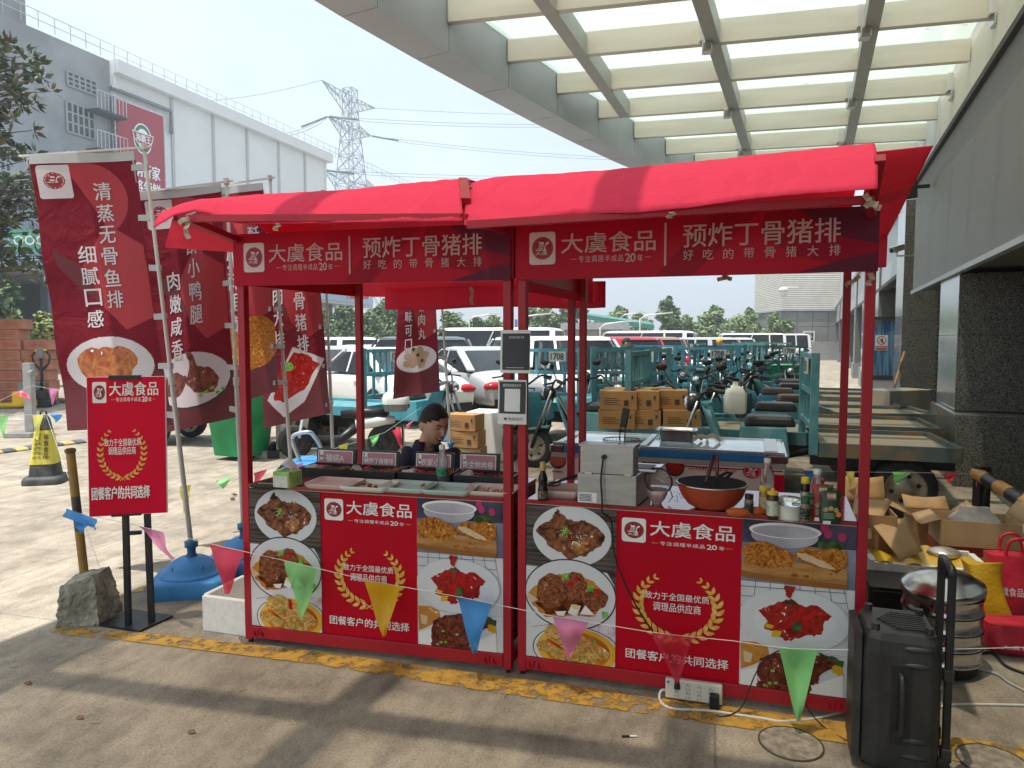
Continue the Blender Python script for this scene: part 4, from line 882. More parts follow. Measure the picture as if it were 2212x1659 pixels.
mb = MB(); mb.bar(S2.at(S2.L - .03, .02, 2.13), A(1902, 340, 2.66), .035, .03, RED); mb.bar(S2.at(S2.L - .02, .02, 2.12), A(1876, 432, 2.6), .035, .03, RED); mb.bar(A(1876, 432, 2.6), A(1010, 486, 2.92), .03, .03, RED); mb.build('awning_arm', stall2)
mb = MB(); mb.bar(S1.at(.02, .02, 2.12), A(402, 472, 3.31), .035, .03, RED); mb.bar(S1.at(S1.L - .02, .02, 2.12), A(998, 470, 2.96), .035, .03, RED); mb.bar(A(402, 472, 3.31), A(998, 470, 2.96), .03, .03, RED); mb.bar(A(1000, 395, 3.25), A(1006, 440, 3.05), .04, .05, RED); mb.build('awning_arm', stall1)
for p, d, l, r_ in ((A(397, 473, 3.26), (.25, 0, -1), .09, stall1), (A(405, 468, 3.26), (-.6, 0, -.5), .05, stall1), (A(598, 483, 3.16), (-.1, 0, -1), .03, stall1), (A(1008, 388, 3.22), (.05, 0, -1), .09, stall1), (A(1011, 405, 3.2), (.3, 0, -.6), .04, stall1), (A(1868, 420, 2.56), (.5, 0, -.9), .05, stall2), (A(1878, 438, 2.55), (.8, 0, -.3), .05, stall2), (A(1450, 459, 2.68), (.1, 0, -1), .02, stall2), (A(1857, 595, 3.9), (-.6, 0, -.5), .09, stall2), (A(1880, 590, 2.86), (.1, 0, -1), .05, stall2), (A(1560, 597, 3.9), (.8, 0, -.2), .06, stall2), (A(1570, 598, 3.9), (-.8, 0, -.3), .05, stall2), (A(1016, 620, 4.7), (.15, 0, -1), .12, stall1), (A(503, 1066, 3.7), (.1, 0, -1), .04, stall1)): strap(p, d, l, r_)
mb = MB()
mb.add(*[(lambda pts, m: (pts, [(0, 1, 2, 3)]))([S1.fr(S1.L - .035, 1.905, .013), S1.fr(S1.L + .004, 1.905, .013), S1.fr(S1.L + .004, 2.10, .013), S1.fr(S1.L - .035, 2.10, .013)], 0)][0], mat('clear tape', (.35, .22, .24), .1, var=.3, sc=40, bump=.8)); mb.build('tape_patch', stall1)
# payment posters taped to the right post of the left stall (codes left out)
GREYP = mat('slate poster print', (.075, .08, .095), .5, var=.05)
for nm, lb, (x0, y0, x1, y1) in (('payment_poster', 'upper payment poster with dark panel taped high on the middle red posts', (1081, 713, 1146, 806)), ('payment_poster', 'lower payment poster with dark panel and white foot taped on the middle red posts', (1076, 820, 1138, 917))):
    o = S1.P - S1.W * .03; a = hit(x0, y0, o, S1.N) - o; b = hit(x1, y1, o, S1.N) - o; u0, z1, u1, z0 = a.dot(S1.U), a.z, b.dot(S1.U), b.z
    b0 = frame(o, S1.U, ZU, S1.N); fr = lambda u, v, off: b0(u, v, off + .008 * math.sin((u - u0) / (u1 - u0) * 2.6) + .004 * math.sin((v - z0) * 30))
    t = thing(nm, lb, 'poster', b0((u0 + u1) / 2, z0), 0, 'payment posters on the middle posts'); w, h = u1 - u0, z1 - z0
    sh = Sheet(fr, .0012, 0); sh.rect(u0, z0, u1, z1, PAPER, nu=10, nv=10); sh.build('sheet', t)
    sh = Sheet(fr, .0012, .001)
    if y0 < 800:
        sh.rect(u0 + .07 * w, z0 + .07 * h, u1 - .02 * w, z1 - .08 * h, GREYP, nu=8, nv=8); sh.text('扫码支付', u0 + .3 * w, z1 - .2 * h, u0 + .8 * w, z1 - .14 * h, PAPER); sh.rect(u0 + .2 * w, z0 + .12 * h, u1 - .2 * w, z0 + .13 * h, PAPER)
    else:
        sh.rect(u0 + .05 * w, z0 + .24 * h, u1 - .03 * w, z1 - .04 * h, GREYP, nu=8, nv=8); sh.rect(u0 + .24 * w, z0 + .29 * h, u1 - .22 * w, z1 - .2 * h, PAPER, nu=4, nv=4)
        sh.text('推荐使用微信支付', u0 + .18 * w, z1 - .16 * h, u1 - .18 * w, z1 - .09 * h, PAPER, .01); sh.text('微信支付', u0 + .38 * w, z0 + .09 * h, u1 - .12 * w, z0 + .16 * h, GREYP); sh.ell(u0 + .28 * w, z0 + .125 * h, .05 * w, .03 * h, GREYP)
    sh.build('poster_print', t)
# ================================================================ goods on the counters, the vendor, the near props
ZC = .862
def lathe_thing(name, label, cat, p, parts, group=None, n=20, rot=0, tilt=None):
    t = thing(name, label, cat, p, rot, group)
    for nm, prof, m in parts:
        mb = MB(); mb.lathe(prof, (0, 0, 0), m, n, R=tilt); mb.build(nm, t, False)
    return t
def c2(x, y): return ((1024 + x / 2.1602) / 1.8517, (1792 + y / 2.1602) / 1.8517)
def c3(x, y): return ((2150 + x / 2.1067) / 1.8517, (1650 + y / 2.1067) / 1.8517)
def c4(x, y): return ((3072 + x / 2.1602) / 1.8517, (1792 + y / 2.1602) / 1.8517)
def c5(x, y): return ((1024 + x / 2.1602) / 1.8517, (1024 + y / 2.1602) / 1.8517)
def c6(x, y): return ((2048 + x / 2.1602) / 1.8517, (1024 + y / 2.1602) / 1.8517)
def c7(x, y): return ((2732 + x / 1.6193) / 1.8517, (2304 + y / 1.6193) / 1.8517)
R1, R2 = math.atan2(S1.U.y, S1.U.x), math.atan2(S2.U.y, S2.U.x)
def rrect(w, d, r, n=5):
    pts = []
    for cx, cy, a in ((w / 2 - r, d / 2 - r, 0), (-w / 2 + r, d / 2 - r, 90), (-w / 2 + r, -d / 2 + r, 180), (w / 2 - r, -d / 2 + r, 270)):
        pts += [(cx + r * math.cos(rad(a + 90 * k / (n - 1))), cy + r * math.sin(rad(a + 90 * k / (n - 1)))) for k in range(n)]
    return pts
def traymb(w, d, h, m, r=.03, flare=1.0):
    mb = MB(); rings = []
    for k, z in ((.86, 0), (.95, h * .35), (1, h), (.985, h + .002), (.95, h * .9), (.86, h * .3), (.80, h * .2)):
        rings.append([Vector((x * k, y * k, z)) for x, y in rrect(w, d, r)])
    return mb.loft(rings, m)
FRIED = foodmat('fried crumbs', [(.25, .09, .02), (.5, .22, .06), (.35, .13, .03)], 60)
def lump(p, r, m, seed, n=10): mb = MB(); mb.ball(p, r, m, n); mb.jitter(max(r) * .5 if isinstance(r, tuple) else r * .5, seed, 1.2 / (max(r) if isinstance(r, tuple) else r)); return mb
TRC = (('pink', (.62, .42, .40)), ('white', (.66, .66, .60)), ('mint', (.42, .58, .53)), ('pale green', (.40, .56, .52)), ('cream', (.66, .56, .50)))
TL_ = ('pink sampling tray beside the tissue box', 'white sampling tray with a few fried pieces between the pink and mint trays', 'mint tray with one brown fried piece in its middle', 'empty pale green tray in front of the water bottle', 'cream tray with orange crumbs next to the middle posts')
for i, (x, y) in enumerate(((577, 362), (887, 383), (1225, 392), (1595, 414), (1965, 424))):
    p = G(*c2(x, y), ZC) + S1.W * .105; t = thing('serving_tray', TL_[i], 'tray', p, R1 + (.0, .02, -.02, .0, .02)[i], 'sampling trays on the left stall counter')
    traymb(.262, .205, .024, mat('tray ' + TRC[i][0], TRC[i][1], .3, var=.03, coat=.2)).build('dish', t, False)
    n = (0, 3, 1, 1, 0)[i]; q = random.Random(i)
    for k in range(n): lump((q.uniform(-.07, .07), q.uniform(-.04, .05), .014), (.013, .011, .010) if n > 1 or i == 2 else (.005, .005, .004), FRIED, k + i).build('fried_piece', t, False)
    if i == 4:
        mb = MB()
        for k in range(40): mb.box((q.gauss(0, .05), q.gauss(0, .03), .0075), (.008, .006, .003), FRIED, q.uniform(0, 3))
        tag(mb.build('crumb', t, False), kind='stuff')
    if i in (0, 1, 2): MB().box((.02, -.04, .008), (.03, .006, .003), mat('grey plastic', (.2, .22, .22), .4), .4).build('spoon', t, False)
BL = ('first black and red bento box, behind the tissue box', 'bento box in front of the second card, behind the white and mint trays', 'bento box partly behind the water bottle', 'bento box at the right end beside the middle posts')
RICE = mat('rice', (.62, .57, .48), .7, c2=(.72, .69, .62), sc=120, bump=.8, bsc=200); VEG = mat('dark greens', (.02, .035, .012), .5, c2=(.06, .09, .03), sc=70, bump=.9); LACQ = mat('red lacquer', (.42, .025, .03), .25, var=.05); MEATB = mat('brown meat', (.22, .08, .03), .4, c2=(.38, .17, .07), sc=60, bump=.9)
for i, (x, y) in enumerate(((575, 262), (950, 284), (1415, 304), (1940, 334))):
    p = G(*c2(x, y), ZC) + S1.W * .095; t = thing('bento_box', BL[i], 'bento box', p, R1 - .02, 'bento boxes on the left stall counter'); w, d, h = .315, .18, .052
    mb = MB(); mb.box((0, -d / 2 + .005, h / 2), (w, .01, h), BLACK); mb.box((0, d / 2 - .005, h / 2), (w, .01, h), BLACK); mb.box((-w / 2 + .005, 0, h / 2), (.01, d - .021, h), BLACK); mb.box((w / 2 - .005, 0, h / 2), (.01, d - .021, h), BLACK); mb.box((0, 0, .004), (w - .021, d - .021, .008), BLACK); mb.build('box', t, False)
    mb = MB(); mb.box((0, 0, .022), (w - .024, d - .024, .02), LACQ)
    for k in (-.045, .05): mb.box((k, .0, .036), (.006, d - .03, .016), LACQ)
    mb.box((.0, .01, .0362), (w - .03, .006, .016), LACQ); mb.build('insert', t, False)
    lump((-.10, -.025, .037), (.046, .036, .026), RICE, i, 14).build('rice', t, False); lump((.005, -.045, .036), (.038, .028, .018), VEG, i + 3, 14).build('vegetables', t, False)
    lump((.10, -.035, .036), (.034, .03, .017), MEATB, i + 5, 14).build('meat', t, False); lump((.10, .055, .036), (.034, .025, .016), FRIED, i + 9, 12).build('side_dish', t, False); lump((-.09, .06, .034), (.04, .025, .012), LACQ, i, 10).build('sauce', t, False)
MAUVE = mat('mauve card print', (.50, .235, .26), .35, var=.05)
for i, (x0, y0, x1, y1, body) in enumerate(((528, 8, 832, 190, '福袋A'), (912, 18, 1205, 188, '预炸丁骨猪排'), (1378, 28, 1680, 205, '农家小酥'), (1760, 34, 2070, 215, '黄金鲜肉卷'))):
    bc = G(*c2(((575, 262), (950, 284), (1415, 304), (1940, 334))[i][0], (262, 284, 304, 334)[i]), ZC); o = bc + S1.W * .205; o.z = ZC
    a = hit(*c2(x0, y0), o, S1.N) - o; b = hit(*c2(x1, y1), o, S1.N) - o; u0, u1, z1 = a.dot(S1.U), b.dot(S1.U), a.z
    lean = (S1.W * .10 + ZU).normalized(); hgt = max(.12, z1 - .012)
    t = thing('menu_card', ('mauve table card reading lucky bag A, leftmost in the row', 'mauve table card for T bone chop, second in the row', 'mauve table card partly hidden by the water bottle', 'mauve table card for golden meat rolls, nearest the middle posts')[i], 'sign', o + S1.U * (u0 + u1) / 2, 0, 'menu cards behind the bento boxes')
    fr = frame(o, S1.U, lean, S1.N); mb = MB(); P_ = lambda u, v, k: fr(u, v, -.012 * (1 - k)); mb.prism([(u0 - .008, 0), (u1 + .02, 0), (u1 + .02, hgt + .008), (u0 - .008, hgt + .008)], P_, BLACK); mb.build('frame', t)
    w = u1 - u0; sh = Sheet(fr, .0008, .0005); sh.rect(u0, .004, u1, hgt, PAPER); sh.rect(u0 + .005, .01, u1 - .005, hgt - .005, MAUVE); sh.build('card', t)
    sh = Sheet(fr, .0008, .003); wd = .09 * w; sh.rect(u0 + .07 * w, hgt - .055, u0 + .16 * w, hgt - .004, PAPER, r=.006); sh.ell(u0 + .115 * w, hgt - .035, .035 * w, .035 * w, mat('emblem grey', (.2, .1, .12), .4)); sh.build('emblem', t)
    sh = Sheet(fr, .0008, .003); n = len(body); tw = w * min(.86, .17 * n + .02); cx = (u0 + u1) / 2
    sh.text('大虞食品', u0 + .20 * w, hgt - .047, u0 + .50 * w, hgt - .024, mat('pale gold print', (.62, .40, .34), .4, var=.02)); sh.text(body, cx - tw / 2, .055, cx + tw / 2, .055 + min(.062, tw / n * 1.1), PAPER, .025); sh.build('lettering', t)
p = G(*c2(180, 330), ZC); t = thing('black_tray', 'flat black tray under the tissue box at the left end of the counter', 'tray', p, R1); traymb(.22, .16, .014, BLACK, .01).build('dish', t, False)
mb = MB(); mb.bar((-.09, -.03, .018), (.02, -.02, .018), .008, .004, mat('bamboo', (.45, .3, .12), .6)); mb.build('chopsticks', t, False)
p = G(*c2(275, 330), ZC + .012); t = thing('tissue_box', 'green and white tissue packet with a tissue pulled out', 'tissue packet', p, R1 - .1)
MB().box((0, 0, .042), (.10, .11, .082), mat('green film', (.16, .45, .07), .35, c2=(.45, .62, .22), sc=12)).build('packet', t, False, bevel=.008)
MB().box((0, -.0565, .034), (.088, .003, .058), mat('white film', (.66, .66, .60), .4, c2=(.5, .52, .42), sc=60)).build('front_print', t, False)
mb = MB(); mb.grid(lambda a, b: Vector(((a - .5) * .09 - .01, (b - .5) * .05 + .012 * math.sin(a * 9), .083 + .055 * math.sin(math.pi * a) * (.6 + .5 * b))), 10, 8, PAPER); mb.build('tissue', t, False, solid=.001)
def water_bottle(p, label, lab=(.02, .15, .07), k=1.0, tint=None, group='clear water bottles'):
    m = tint or CLEAR
    t = lathe_thing('water_bottle', label, 'bottle', p, (('bottle', [(.001, 0), (.028 * k, .002), (.030 * k, .015), (.029 * k, .03), (.030 * k, .09), (.0305 * k, .12), (.027 * k, .145), (.020 * k, .165), (.0135 * k, .18), (.0135 * k, .19)], m), ('label', [(.0306 * k, .048), (.0306 * k, .088)], mat('bottle label ' + str(lab), lab, .4, c2=tuple(min(1, v * 2.2) for v in lab), sc=40)), ('cap', [(.015 * k, .186), (.0158 * k, .188), (.0158 * k, .205), (.012 * k, .208), (.001, .208)], PAPER)), group)
    mb = MB(); mb.lathe([(.001, .004), (.026 * k, .004), (.0265 * k, .06)], (0, 0, 0), mat('water', (.75, .85, .86), .02, trans=.95, var=0, ior=1.33), 16); mb.build('water', t, False)
    return t
water_bottle(G(*c2(1610, 315), ZC), 'clear water bottle with green label standing in front of the third card')
# left stall right end: white tub behind posts
p = G(1150, 1052, ZC); t = thing('soy_bottle', 'dark soy sauce bottle with tan cap at the left end of the right stall', 'bottle', G(*c3(45, 738), ZC)); SOY = mat('dark sauce glass', (.012, .006, .005), .08, var=.1)
for nm, pf, m in (('bottle', [(.001, 0), (.024, .001), (.0245, .05), (.021, .06), (.0205, .085), (.023, .10), (.018, .12), (.011, .135), (.011, .15)], SOY), ('label', [(.0247, .012), (.0247, .046)], mat('dark label', (.03, .03, .035), .4, c2=(.2, .16, .1), sc=90)), ('cap', [(.0135, .142), (.0145, .145), (.0145, .178), (.010, .181), (.001, .181)], mat('tan cap', (.50, .32, .10), .4))): MB().lathe(pf, (0, 0, 0), m, 20).build(nm, t, False)
t = thing('beige_tray', 'beige tray holding clips and a black ladle beside the fryer', 'tray', G(*c3(215, 690), ZC), R2); traymb(.19, .20, .035, mat('beige enamel', (.58, .46, .40), .35, var=.05), .02).build('dish', t, False)
mb = MB(); mb.tube([(-.09, -.02, .035), (.0, .02, .07), (.10, .04, .10)], [.004, .008, .011], BLACK); mb.build('ladle_handle', t, False)
mb = MB(); mb.tube([(-.05 + .03 * math.cos(a), .02 + .05 * math.sin(a), .045) for a in [k * .52 for k in range(12)]], .004, mat('navy strap', (.015, .02, .08), .5), 6, True); mb.build('navy_band', t, False)
# fryer
f0 = G(*c3(335, 768), ZC); f1 = G(*c3(832, 802), ZC); fw = (f1 - f0).length; t = thing('deep_fryer', 'stainless steel deep fryer with black cable and raised basket on the right stall', 'fryer', f0)
fU = (f1 - f0).normalized(); fV = Vector((-fU.y, fU.x, 0)) * .95 + fU * .12
def fb(mb, u0, u1, d0, d1, z0, z1, m): o = f0; q = lambda u, d, z: o + fU * u + fV * d + ZU * z; return mb.hexa([q(u0, d0, z0), q(u1, d0, z0), q(u1, d1, z0), q(u0, d1, z0)], [q(u0, d0, z1), q(u1, d0, z1), q(u1, d1, z1), q(u0, d1, z1)], m)
mb = MB(); fb(mb, 0, fw, 0, .30, .004, .142, BRUSH); mb.build('base_tank', t, bevel=.003)
mb = MB(); fb(mb, .013, fw - .014, .0, .09, .144, .272, BRUSH); mb.build('control_box', t, bevel=.003)
mb = MB(); fb(mb, .006, fw - .008, -.004, .094, .270, .280, BRUSH); mb.build('box_lid', t)
mb = MB(); fb(mb, .02, fw + .06, .115, .31, .144, .152, STEEL); fb(mb, .05, fw + .03, .14, .28, .1525, .154, BLACK); mb.build('oil_pan', t, bevel=.002)
mb = MB()
for u, z in ((.022, .25), (.022, .165), (fw - .024, .25), (fw - .024, .165), (.14, .222), (.165, .222)): p = f0 + fU * u + ZU * z; mb.cyl(p, p - fV * .004, .004, STEEL, n=8)
mb.build('screw', t)
mb = MB(); fb(mb, .004, .09, -.0015, -.0003, .010, .055, PAPER); s_ = mb.build('rating_label', t)
sh = Sheet(frame(f0 - fV * .0018, fU, ZU, -fV), .0003, .0006)
for k in range(5): sh.rect(.010, .016 + .007 * k, .07 - .006 * (k % 2), .019 + .007 * k, GREYP)
sh.build('rating_print', s_)
mb = MB()
for u in (.035, fw - .055): fb(mb, u, u + .035, -.006, -.0005, .138, .15, STEEL)
mb.build('latch', t, bevel=.002)
p = f0 + fU * .125 + ZU * .224; q = lambda u, d, z: f0 + fU * u + fV * d + ZU * z
MB().cyl(p, p - fV * .02, .011, BLACK).build('cable_gland', t)
bk = thing('frying_basket', 'wire frying basket with upright black handle resting on the fryer', 'basket', q(.16, .18, .16)); mb = MB()
for z, r in ((.16, .05), (.20, .062), (.245, .07), (.285, .078)): mb.tube([q(.16 + r * math.cos(a) * 1.15, .17 + r * math.sin(a), z) for a in [k * .26 for k in range(24)]], .0018 if z < .28 else .003, STEEL, 5, True)
for k in range(30): a = k * .2094; mb.tube([q(.16 + .045 * math.cos(a) * 1.15, .17 + .045 * math.sin(a), .158), q(.16 + .078 * math.cos(a) * 1.15, .17 + .078 * math.sin(a), .285)], .0012, STEEL, 4)
mb.build('wire_mesh', bk)
mb = MB()
for du in (-.012, .012): mb.tube([q(.175 + du, .11, .27), q(.178 + du, .10, .30), q(.184 + du * .9, .09, .36)], .0028, DARK, 5)
mb.build('handle_wire', bk)
mb = MB(); a, b = q(.184, .09, .35), q(.20, .085, .44); mb.bar(a, b, .034, .014, BLACK, up=fV); mb.build('handle', bk, bevel=.005)
# fryer cable falls over the counter to the power strip
cab = MB(); ps = S2.at(.755, -.03, .16)
pts = [p - fV * .02, p - fV * .035 - ZU * .03, q(.12, -.04, .12), q(.125, -.035, .03), q(.13, -.05, -.02)]
for (x, y) in ((1320, 1125), (1326, 1190), (1345, 1250), (1375, 1310), (1410, 1365), (1440, 1405), (1458, 1440), (1463, 1468)): pts.append(hit(x, y, S2.P + S2.N * .035, S2.N))
from mathutils import geometry
def smooth(pts, n=6):
    out = []
    for i in range(len(pts) - 1):
        p0, p1, p2, p3 = Vector(pts[max(i - 1, 0)]), Vector(pts[i]), Vector(pts[i + 1]), Vector(pts[min(i + 2, len(pts) - 1)])
        for k in range(n):
            t_ = k / n; out.append(.5 * ((2 * p1) + (p2 - p0) * t_ + (2 * p0 - 5 * p1 + 4 * p2 - p3) * t_ * t_ + (3 * p1 - p0 - 3 * p2 + p3) * t_ ** 3))
    return out + [Vector(pts[-1])]
cab.tube(smooth(pts), .0042, BLACK, 8); ct = pts[-1]; solo(cab, 'power_cable', 'black fryer cable hanging across the front panel down to the white power strip', 'cable')
# bowl, strainer, wok
t = thing('bowl', 'pinkish patterned bowl under a wire strainer between fryer and wok', 'bowl', G(*c3(1005, 765), ZC)); MB().lathe([(.022, 0), (.023, .008), (.035, .02), (.047, .045), (.051, .066), (.049, .066), (.044, .045), (.030, .02), (.001, .012)], (0, 0, 0), mat('bowl glaze', (.50, .33, .32), .3, c2=(.6, .48, .46), sc=30), 28).build('body', t, False)
o = G(*c3(1005, 765), ZC); t = thing('strainer', 'round wire mesh strainer leaning on the bowl', 'strainer', o + ZU * .066); nrm = Vector((.1, -.8, .6)).normalized(); a_ = nrm.orthogonal().normalized(); b_ = nrm.cross(a_); ce = o + Vector((.008, .01, .105)); r = .064
mb = MB(); mb.tube([ce + a_ * r * math.cos(k * .2) + b_ * r * math.sin(k * .2) for k in range(31)], .004, DARK, 6, True); mb.build('rim', t)
mb = MB(); mb.grid(lambda u, v: ce + a_ * r * v * math.cos(u * 6.2832) + b_ * r * v * math.sin(u * 6.2832) - nrm * .03 * (1 - v * v), 28, 5, mat('fine mesh', (.25, .22, .22), .4, .5, alpha=.35, var=.2, sc=90)); mb.build('mesh', t)
mb = MB(); mb.tube([ce - b_ * r, o + Vector((.06, .03, .08)), o + Vector((.072, .0, .03)), o + Vector((.05, -.02, .01))], .003, STEEL, 6); mb.build('handle', t)
w0 = G(*c3(1465, 805), ZC); t = thing('wok', 'big orange red wok with black inside and steel rim on the right stall', 'wok', w0); ORG = mat('orange enamel', (.36, .048, .014), .3, var=.06, coat=.3)
MB().lathe([(.001, 0), (.07, .003), (.105, .022), (.132, .055), (.146, .088), (.152, .110)], (0, 0, 0), ORG, 44).build('outer_shell', t, False)
MB().lathe([(.152, .110), (.156, .111), (.156, .117), (.151, .118)], (0, 0, 0), STEEL, 44, cap=False).build('rim', t, False)
MB().lathe([(.151, .1175), (.141, .086), (.126, .055), (.10, .026), (.07, .01), (.001, .008)], (0, 0, 0), mat('matte black coating print', (.010, .010, .010), .85, var=.1), 44).build('inner_coating', t, False)
mb = MB(); mb.tube([(.10, .11, .115), (.135, .15, .13), (.115, .165, .13), (.07, .135, .115)], .008, BLACK); mb.build('handle', t, False)
BRH = mat('brown handle', (.075, .03, .025), .4, var=.2)
t = thing('spatula', 'brown handled spatula leaning in the wok', 'spatula', w0 + Vector((-.02, 0, .03))); mb = MB(); a, b = w0 + Vector((-.045, -.01, .06)), w0 + Vector((.022, .05, .232)); mb.tube([a, a.lerp(b, .5), b], [.007, .009, .009], BRH, 8); mb.build('handle', t); mb = MB(); mb.bar(a + Vector((-.0, -.0, -.035)), a, .05, .006, BLACK); mb.build('blade', t)
t = thing('ladle', 'second utensil with reddish handle standing in the wok', 'ladle', w0 + Vector((.03, 0, .03))); mb = MB(); a, b = w0 + Vector((.03, .02, .13)), w0 + Vector((.034, .045, .228)); mb.tube([a, b], [.008, .009], mat('reddish handle', (.16, .055, .045), .4), 8); mb.build('handle', t); mb = MB(); mb.tube([w0 + Vector((.032, 0, .02)), w0 + Vector((.03, .02, .13))], .004, DARK); mb.build('shaft', t)
# sauces
for i, (x, y, l_) in enumerate(((1700, 850, .1), (1830, 838, .11))):
    t = thing('carrot', ('carrot lying behind the spice jar, left one', 'carrot lying between the spice jar and yellow capped bottle')[i], 'carrot', G(*c3(x, y - 10), ZC + .018), R2 + .2, 'carrots on the right stall'); mb = MB(); mb.tube([(-l_ / 2, 0, 0), (-l_ / 4, 0, 0), (l_ / 4, .004, 0), (l_ / 2, .006, -.006)], [.012, .019, .016, .006], mat('carrot orange', (.55, .11, .02), .5, var=.12, sc=30), 12); mb.build('root', t, False); MB().ball((-l_ / 2, 0, .002), .008, mat('stem green', (.1, .16, .04), .6), 8).build('stem', t, False)
def jar(x, y, label, k, body, lab, cap, hb=.06, hc=.022, rb=.019, cc=c3, name='spice_jar'):
    return lathe_thing(name, label, 'bottle', G(*cc(x, y), ZC), (('jar', [(.001, 0), (rb, .001), (rb, hb * .9), (rb * .85, hb), (rb * .8, hb + .003)], body), ('label', [(rb + .0004, hb * .18), (rb + .0004, hb * .78)], lab), ('cap', [(rb * .9, hb + .001), (rb * .95, hb + .003), (rb * .95, hb + hc), (rb * .8, hb + hc + .002), (.001, hb + hc + .002)], cap)), 'seasoning bottles on the right stall')
YCAP = mat('yellow cap', (.72, .50, .02), .35); GCAP = mat('dark green cap', (.01, .10, .045), .35); PEPP = mat('pepper', (.16, .11, .08), .5, c2=(.3, .22, .17), sc=120); LBK = mat('black label', (.02, .02, .02), .4, c2=(.25, .25, .22), sc=110, lo=.56, hi=.62); LWH = mat('white label', (.62, .63, .55), .4, c2=(.3, .4, .12), sc=70, lo=.5, hi=.62); LGR = mat('orange label', (.55, .30, .06), .4, c2=(.62, .6, .4), sc=60)
jar(1780, 868, 'small spice jar with black label and dark lid, left of the yellow capped bottles', 1, PEPP, LBK, BLACK, .072, .02, .019)
jar(1903, 850, 'yellow capped sauce bottle with orange label and green badge', 1, mat('amber sauce', (.40, .24, .05), .15), LGR, YCAP, .098, .018, .02)
t = jar(1978, 900, 'slim bottle with white label, brown foot and pointed yellow cap', 1, mat('brown sauce', (.06, .025, .015), .15), LWH, YCAP, .105, .012, .024); MB().lathe([(.010, .117), (.006, .132), (.001, .134)], (0, 0, 0), YCAP, 14).build('nozzle', t, False)
jar(318, 640, 'short pepper grinder with green cap beside the white tub', 1, PEPP, LBK, GCAP, .078, .026, .0195, c4); jar(368, 618, 'second green capped grinder half hidden behind the first', 1, PEPP, LBK, GCAP, .088, .02, .018, c4); jar(315, 610, 'tall slim bottle with yellow cap and silver neck behind the pepper grinder', 1, SOY, mat('silver label', (.5, .5, .46), .3, .5), YCAP, .15, .025, .0185, c4, 'sauce_bottle')
water_bottle(G(*c3(1930, 760), ZC), 'pink tinted water bottle behind the yellow capped bottles', (.55, .30, .30)); water_bottle(G(*c4(415, 600), ZC), 'clear water bottle behind the red sauce pouch', (.5, .5, .5))
t = lathe_thing('food_tub', 'round white plastic tub with clear lid beside the pepper grinder', 'tub', G(*c4(182, 612), ZC), (('tub', [(.001, 0), (.048, .001), (.05, .012), (.047, .014), (.05, .05), (.051, .062)], mat('white plastic', (.62, .60, .55), .35, var=.03)), ('lid', [(.052, .0625), (.052, .07), (.046, .09), (.001, .094)], CLEAR)), None, 28)
mb = MB(); mb.box((.02, -.045, .072), (.05, .02, .01), mat('white plastic', (.6, .6, .6))); mb.build('clasp', t, False, bevel=.003)
def pouch(x, y, label, col, capc, h, w, body, cc=c4):
    p = G(*cc(x, y), ZC); t = thing('sauce_pouch', label, 'sauce pouch', p, R2 + .05, 'sauce pouches on the right stall'); rings = []
    for z, kx, ky in ((0, .82, .6), (.006, .95, 1), (h * .12, 1, .95), (h * .45, .95, .62), (h * .58, .80, .5), (h * .72, .92, .34), (h * .86, .93, .15), (h * .9, .6, .07)):
        rings.append([Vector((w / 2 * kx * math.copysign(abs(math.cos(a)) ** .7, math.cos(a)), .022 * ky * math.sin(a), z)) for a in [k * .2618 for k in range(24)]])
    MB().loft(rings, mat(label[:12] + ' film', col, .3, var=.15, sc=14)).build('pouch', t, False); MB().lathe([(.007, h * .9), (.007, h * .95), (.009, h * .952), (.009, h * 1.05), (.001, h * 1.05)], (0, 0, 0), capc, 12).build('cap', t, False)
    sh = Sheet(lambda u, v, o: Vector((u, -.0235 * (1 if v < h * .2 else max(.34, 1.05 - v / h * .95)) - o, v)), .0008, .002)
    sh.rect(-.018, h * .66, .020, h * .86, mat('tan label print', (.32, .15, .05), .4)); sh.text(body, -.014, h * .72, .016, h * .82, PAPER, .02); sh.build('label_print', t, False)
    sh = Sheet(lambda u, v, o: Vector((u, -.0245 * (1.02 if v < h * .2 else max(.5, 1.08 - v / h * .9)) - o, v)), .0008, .002); q = random.Random(int(x))
    for k in range(3): sh.ell(-.022 + .02 * k, h * .40 + .006 * (k % 2), .010, .010, mat('dish print', (.35, .16, .06), .4, c2=(.5, .4, .2), sc=90))
    for k in range(5): sh.rect(-.03, h * (.30 - .028 * k), .012 - .006 * (k % 2), h * (.312 - .028 * k), mat('pale green print', (.3, .42, .3), .4))
    sh.ell(.026, h * .3, .010, .011, mat('orange print', (.6, .2, .04), .4)); sh.rect(-.033, h * .035, -.004, h * .12, PAPER); sh.build('print', t, False)
pouch(535, 652, 'dark green sauce pouch with a green cap at the right end of the counter', (.012, .055, .028), GCAP, .152, .084, '日式酱'); pouch(462, 628, 'red sauce pouch standing behind the dark green pouch', (.33, .02, .02), mat('brown cap', (.16, .07, .03), .4), .172, .085, '鲜辣酱')
mb = MB(); q = random.Random(3)
for k in range(14): p = G(*c3(1180 + q.gauss(0, 22), 715 + q.gauss(0, 30)), ZC); mb.box(p + ZU * .001, (.004, .004, .002), BLACK)
o = solo(mb, 'spilled_pepper', 'scattered dark crumbs on the counter between bowl and wok', 'crumbs'); o['kind'] = 'stuff'
